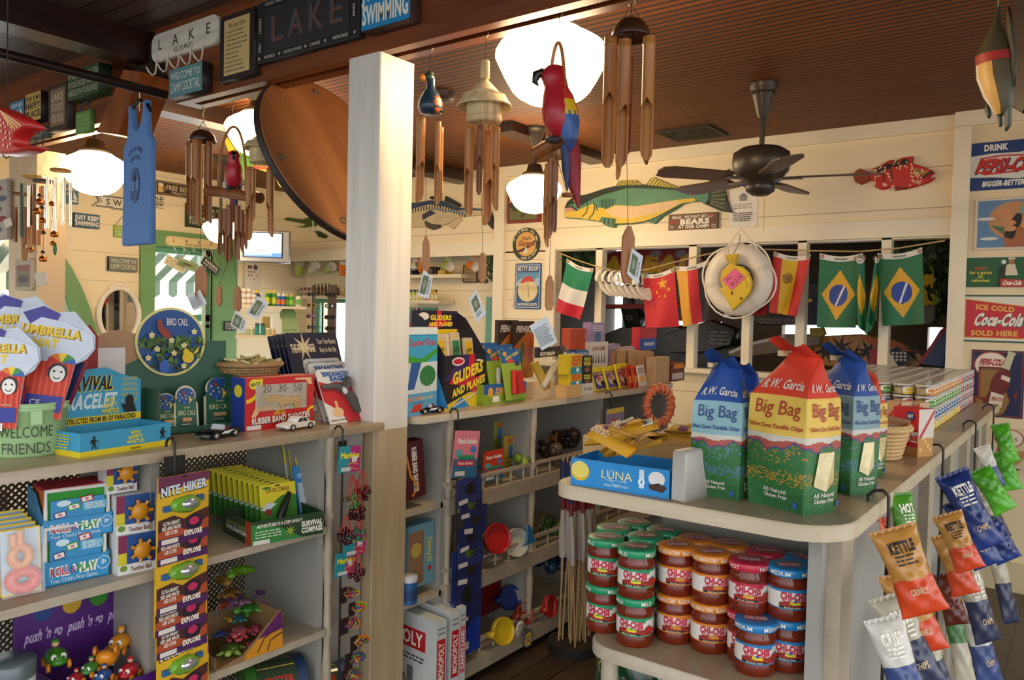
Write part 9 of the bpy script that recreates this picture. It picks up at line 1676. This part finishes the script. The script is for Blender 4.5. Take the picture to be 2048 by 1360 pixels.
for L,R_,vt,lb in(((1752,876),(1770,880),805,'tan popcorn box half hidden at the left behind the basket'),((1772,880),(1800,885),800,'tan popcorn box with a sailor drawing behind the red one'),((1806,880),(1836,885),802,'tan popcorn box directly behind the red NUT box')):carton('popcorn_box',lb,'box',L,R_,vt,HC,.05,'#b89870',lambda A,w,h:(A.poly([(-w/2,h*.1),(-w/2,0),(w/2,h*.4),(w/2,h*.5)],'#b82430'),A.ell(0,-h*.1,w*.25,h*.12,'#1c2448',12),A.text('Cracker Jack',0,h*.1,h*.1,'#a82430',w=w*.8,slope=.4)))
p=U(1752,915,z=HC);basket('light wicker basket on the counter beside the red popcorn box',p+Vector((0,.03,0)),.075,.11,.085,40,wood('light_wicker','#b8905c','#dcb880',2,30,.6),.3)
for i in range(5):solo('snack_pack',MB().bx(-.03,.03,-.01,.01,0,.09,C('#8a5a2c',.35)),'brown snack pack standing in the light wicker basket','packet',p+Vector((-.03+.015*i,.03+.02*(i%3),.02)),(.2*(i%3)-.2,.15,.3),'snack packs in the basket')
P0,P1=U(1848,860,z=HC),U(1930,806,z=HC);sp_=(P1-P0).length/17;rt=sp_*.47;ht=(hz(P0,1848,768)-HC)/4;tc0={}
TUB=clear_mat('clear_tub',(.96,.94,.9),.14)
for j in range(18):
 for i in range(7):
  for l in range(4):
   if i and j and l<3 or i>4 and j<4:continue
   kx=(j*5+l*3+i)%5;p=P0.lerp(P1,j/17)+Vector((-i*sp_,0,ht*l));c=('#d8b01c','#4a8a2a','#b8301c','#2a5a8a','#c87a1c')[kx if j<11 else(2 if j%2 else 3)]
   if c not in tc0:
    t=thing('treat_tub','small clear lidded tub with a %s label in the stacked block on the counter'%{'#d8b01c':'yellow','#4a8a2a':'green','#b8301c':'red','#2a5a8a':'blue','#c87a1c':'orange'}[c],'tub',p,.9,'stacked treat tubs with %s labels'%c[1:3]);t['group']='stacked treat tubs, '+{'#d8b01c':'yellow','#4a8a2a':'green','#b8301c':'red','#2a5a8a':'blue','#c87a1c':'orange'}[c]
    part('clear_cup',MB().lathe([(rt*.86,0),(rt*.95,ht*.8)],TUB,14),t);part('filling',MB().lathe([(rt*.8,.003),(rt*.88,ht*.6)],'#c8b890',12),t);part('lid',MB().lathe([(rt*.95,ht*.8),(rt,ht*.82),(rt,ht*.93),(rt*.9,ht*.97),(.001,ht*.95)],C('#c8c4b8',.15,.1,.2),16),t)
    A=Art();A.rect(-rt*.7,-ht*.3,rt*.7,ht*.3,'#e4dcc8').ell(0,ht*.08,rt*.5,ht*.17,c,12).rect(-rt*.7,-ht*.3,rt*.7,-ht*.12,c);part('label',MB().wrap(A,rt*.95,ht*.4),t);tc0[c]=t
   else:dup(tc0[c],p)
for q,lb in(((1745,812),'large dark tub, left of the two behind the tall bags'),((1790,812),'large dark tub with a red label, right of the two behind the popcorn boxes')):
 c=U(*q,z=HC)+Vector((0,.12,0));kk=mpp(c);r,h=36*kk,hz(c,q[0],750)-HC;t=thing('large_tub',lb,'tub',c,.7);part('tub_body',MB().lathe([(r*.9,0),(r,h*.85)],C('#241410',.12),24),t);part('lid',MB().lathe([(r,h*.85),(r*1.04,h*.87),(r*1.04,h*.97),(.001,h)],C('#b0a898',.15,.1),24),t);part('label',MB().wrap(Art().rect(-r*.1,-h*.3,r*.9,h*.25,'#8a1c2a').ell(r*.5,h*.05,r*.3,h*.16,'#d8d0a8',16),r,h*.42),t)
# chip strips along the counter side
def crisp(lab,u,v,w_,h_,roll,yaw,cols,x,txt=None,group='chip bags clipped along the counter'):
 c=U(u,v,x=x);kk=mpp(c);w,h=w_*kk,h_*kk;t=thing('chip_bag',lab,'chip bag',c,0,group);c1,c2,s_=cols;kt=c1=='#b8823c'
 def S(a,b,o=0,sg=-1):q=sin(pi*min(1,max(0,b)))**.5;th=(.3*w*(abs(sin(pi*a))**.55)+.02*w*sin(a*12+b*19+u)+.015*w*sin(b*31-a*9+v))*q+o;return((a-.5)*w*(1-.2*q*(1-.4*abs(2*b-1))),sg*th,(b-1)*h)
 c1,c2=C(c1,.3),C(c2,.3);f=lambda a,b:c1 if b>s_+.008*sin(a*9)else c2
 m=MB().grid(lambda a,b:S(a,b),36,60,f).grid(lambda a,b:S(1-a,b,0,1),14,14,lambda a,b:f(1-a,b))
 if txt:A=Art();A.text(txt,0,-h*.2,h*.12,'#2a1c14' if kt else TW,w=w*.6,bold=.05);A.lines(-w*.25,w*.25,-h*.42,-h*.28,3,'#3a2a1c' if kt else TW,2);A.text('CRINKLE' if kt else 'CHIPS',0,-h*.72,h*.07,'#d8b890',w=w*.4);m.art(A,lambda x_,y_,o:S(x_/w+.5,y_/h+1,.0015+o))
 part('foil_bag',m,t)
 part('crimp',MB().grid(lambda a,b:((a-.5)*w,.003*sin(a*40),b*h*.05-.002),24,2,c1),t)
 t.rotation_euler=(Matrix.Rotation(yaw,3,'Z')@Matrix.Rotation(-roll,3,'Y')@Matrix.Rotation(-.25,3,'X')).to_euler()
xe=cx1
for i,(u,v,b)in enumerate(((1774,996,1400),(1884,900,1300),(1950,850,1150),(1986,816,1000))):hookstrip('clip_strip','black hook and rod on the counter edge, %s from the front'%('first','second','third','last')[i],u,v,b,xe+.012)
KET,NAV,GRN,FOI,FOB=('#b8823c','#c8441c',.42),('#1c2f6a','#22387a',.2),('#4a9a1c','#5ab02a',.5),('#b0a890','#2a2f4a',.55),('#c8c4b8','#3a4a7a',.5)
for i,(u,v,w,h,r,y,cl,tx,dx,lb)in enumerate(((1800,990,60,130,.05,.9,('#4a8a1c','#5a9a24',.5),'HOT',.01,'lime green HOT chip bag behind the first rod'),(1766,1040,30,140,.0,1.2,('#c8481c','#c8481c',.5),None,.005,'orange bag partly hidden by the first rod'),(1786,1060,92,165,.35,.45,KET,'KETTLE',.09,'brown and orange kettle chip bag, frontmost on the first rod'),(1800,1150,88,150,.3,.55,KET,'KETTLE',.06,'brown and orange kettle chip bag, second on the first rod'),(1780,1195,84,180,.35,.6,FOI,'CRISP',.05,'white and navy foil chip bag under the kettle bags on the first rod'),(1768,1240,78,170,.3,.5,FOB,'CRISP',.08,'white and navy foil chip bag at the lower left of the first rod'),(1830,1240,76,170,.25,.6,FOI,None,.04,'dark foil chip bag at the bottom of the first rod'),(1905,950,70,150,.4,.6,NAV,'KETTLE',.04,'navy kettle chip bag at the top of the second rod'),(1915,1005,62,130,.4,.6,NAV,'KETTLE',.05,'navy kettle chip bag, second on the second rod'),(1895,1030,60,110,.35,.5,KET,'KETTLE',.08,'brown and orange chip bag under the navy ones'),(1890,1072,56,115,.3,.5,KET,None,.03,'brown and orange chip bag lowest of its colour on the second rod'),(1890,1150,48,95,.2,.5,('#6a2a14','#5a2010',.5),None,.02,'dark brown chip bag on the second rod'),(1900,1200,44,160,.1,.7,('#3a6a2a','#b0a890',.5),None,.03,'green and white foil bag at the bottom of the second rod'),(1930,1130,60,150,.2,.8,FOI,'CRISP',.03,'white and navy foil bag right of the second rod'),(1940,1210,60,150,.15,.8,FOB,'CRISP',.03,'white and navy foil bag low right of the second rod'),(1975,1035,56,90,.4,.7,NAV,None,.06,'navy chip bag right of the second rod under the foil bag'),(1964,895,36,80,.3,.7,FOB,None,.06,'small blue and white foil bag at the top of the third rod'),(1960,940,50,90,.5,.6,GRN,None,.06,'bright green chip bag on the third rod'),(1965,990,50,90,.3,.7,FOI,None,.04,'dark and white foil bag on the third rod'),(1990,1100,40,140,.1,.8,FOI,None,.03,'white and navy foil bag at the bottom of the third rod'),(2000,850,38,75,.2,.6,GRN,None,.05,'bright green chip bag at the top of the last rod'),(2004,905,40,75,.2,.6,GRN,None,.05,'bright green chip bag, second on the last rod'))):crisp(lb,u,v,w,h,r,y,cl,xe+dx,tx)
for i,(u,lb)in enumerate(((1255,'dark green chip bag at the left of the bottom shelf under the jars'),(1345,'dark green chip bag with a red diamond on the bottom shelf'),(1430,'dark green chip bag at the right of the bottom shelf'))):
 p=U(u,1420,z=zb_);kk=mpp(p);t=thing('chip_bag',lb,'chip bag',p,.1,'green chip bags on the bottom shelf');w=.19;h=.19;G_=C('#123c22',.2,0,.2)
 S=lambda a,b,o=0:((a-.5)*w,-.05*(sin(pi*a)**.6)*sin(pi*b)**.5*(1+.15*sin(a*13+b*9+i))-o,b*h);m=MB().grid(S,20,20,G_).grid(lambda a,b:((.5-a)*w,.05*sin(pi*a)*sin(pi*b)**.5,b*h),10,10,G_)
 A=Art();A.ring(-w*.28,h*.6,w*.1,h*.1,.004,'#b8a82a',20).poly([(w*.0,h*.55),(w*.18,h*.8),(w*.38,h*.6),(w*.2,h*.35)],'#c8c0b0').poly([(w*.03,h*.56),(w*.18,h*.76),(w*.35,h*.6),(w*.2,h*.39)],'#a8242a');m.art(A,lambda x,y,o:S(x/w+.5,y/h,.001+o));part('foil_bag',m,t)
# left end: post and hanging packs
a,b=U(18,400,y=1.95).x,U(74,400,y=1.95).x;struct('post_left',MB().bx(a,b,1.95,2.1,0,bz0,C('#d8c09a',.5,0,.05,0,6)))
board('hanging_pack','clear packed toy with red and grey picture hanging on the cream post at the left','toy',((30,515),(64,520),(64,580),(30,580)),.02,'#b8a890',lambda A,w,h:(A.rect(-w*.4,-h*.4,w*.4,h*.3,'#8a7a6a'),A.text('HOT ROD',0,h*.2,h*.14,'#b83a2a',w=w*.7,bold=.04),A.ell(0,-h*.15,w*.3,h*.12,'#5a5a52',14)),y=1.95,rnd=.2)
board('picture_panel','pale panel of fish drawings at the far left edge','picture',((-30,360),(14,362),(14,480),(-30,480)),.02,'#b8b0a4',lambda A,w,h:[A.ell(w*(.1+.2*(i%2)),h*(.35-.17*i),w*.2,h*.05,('#8a3a4a','#5a6a7a','#7a6a4a')[i%3],12)for i in range(5)],y=1.93)
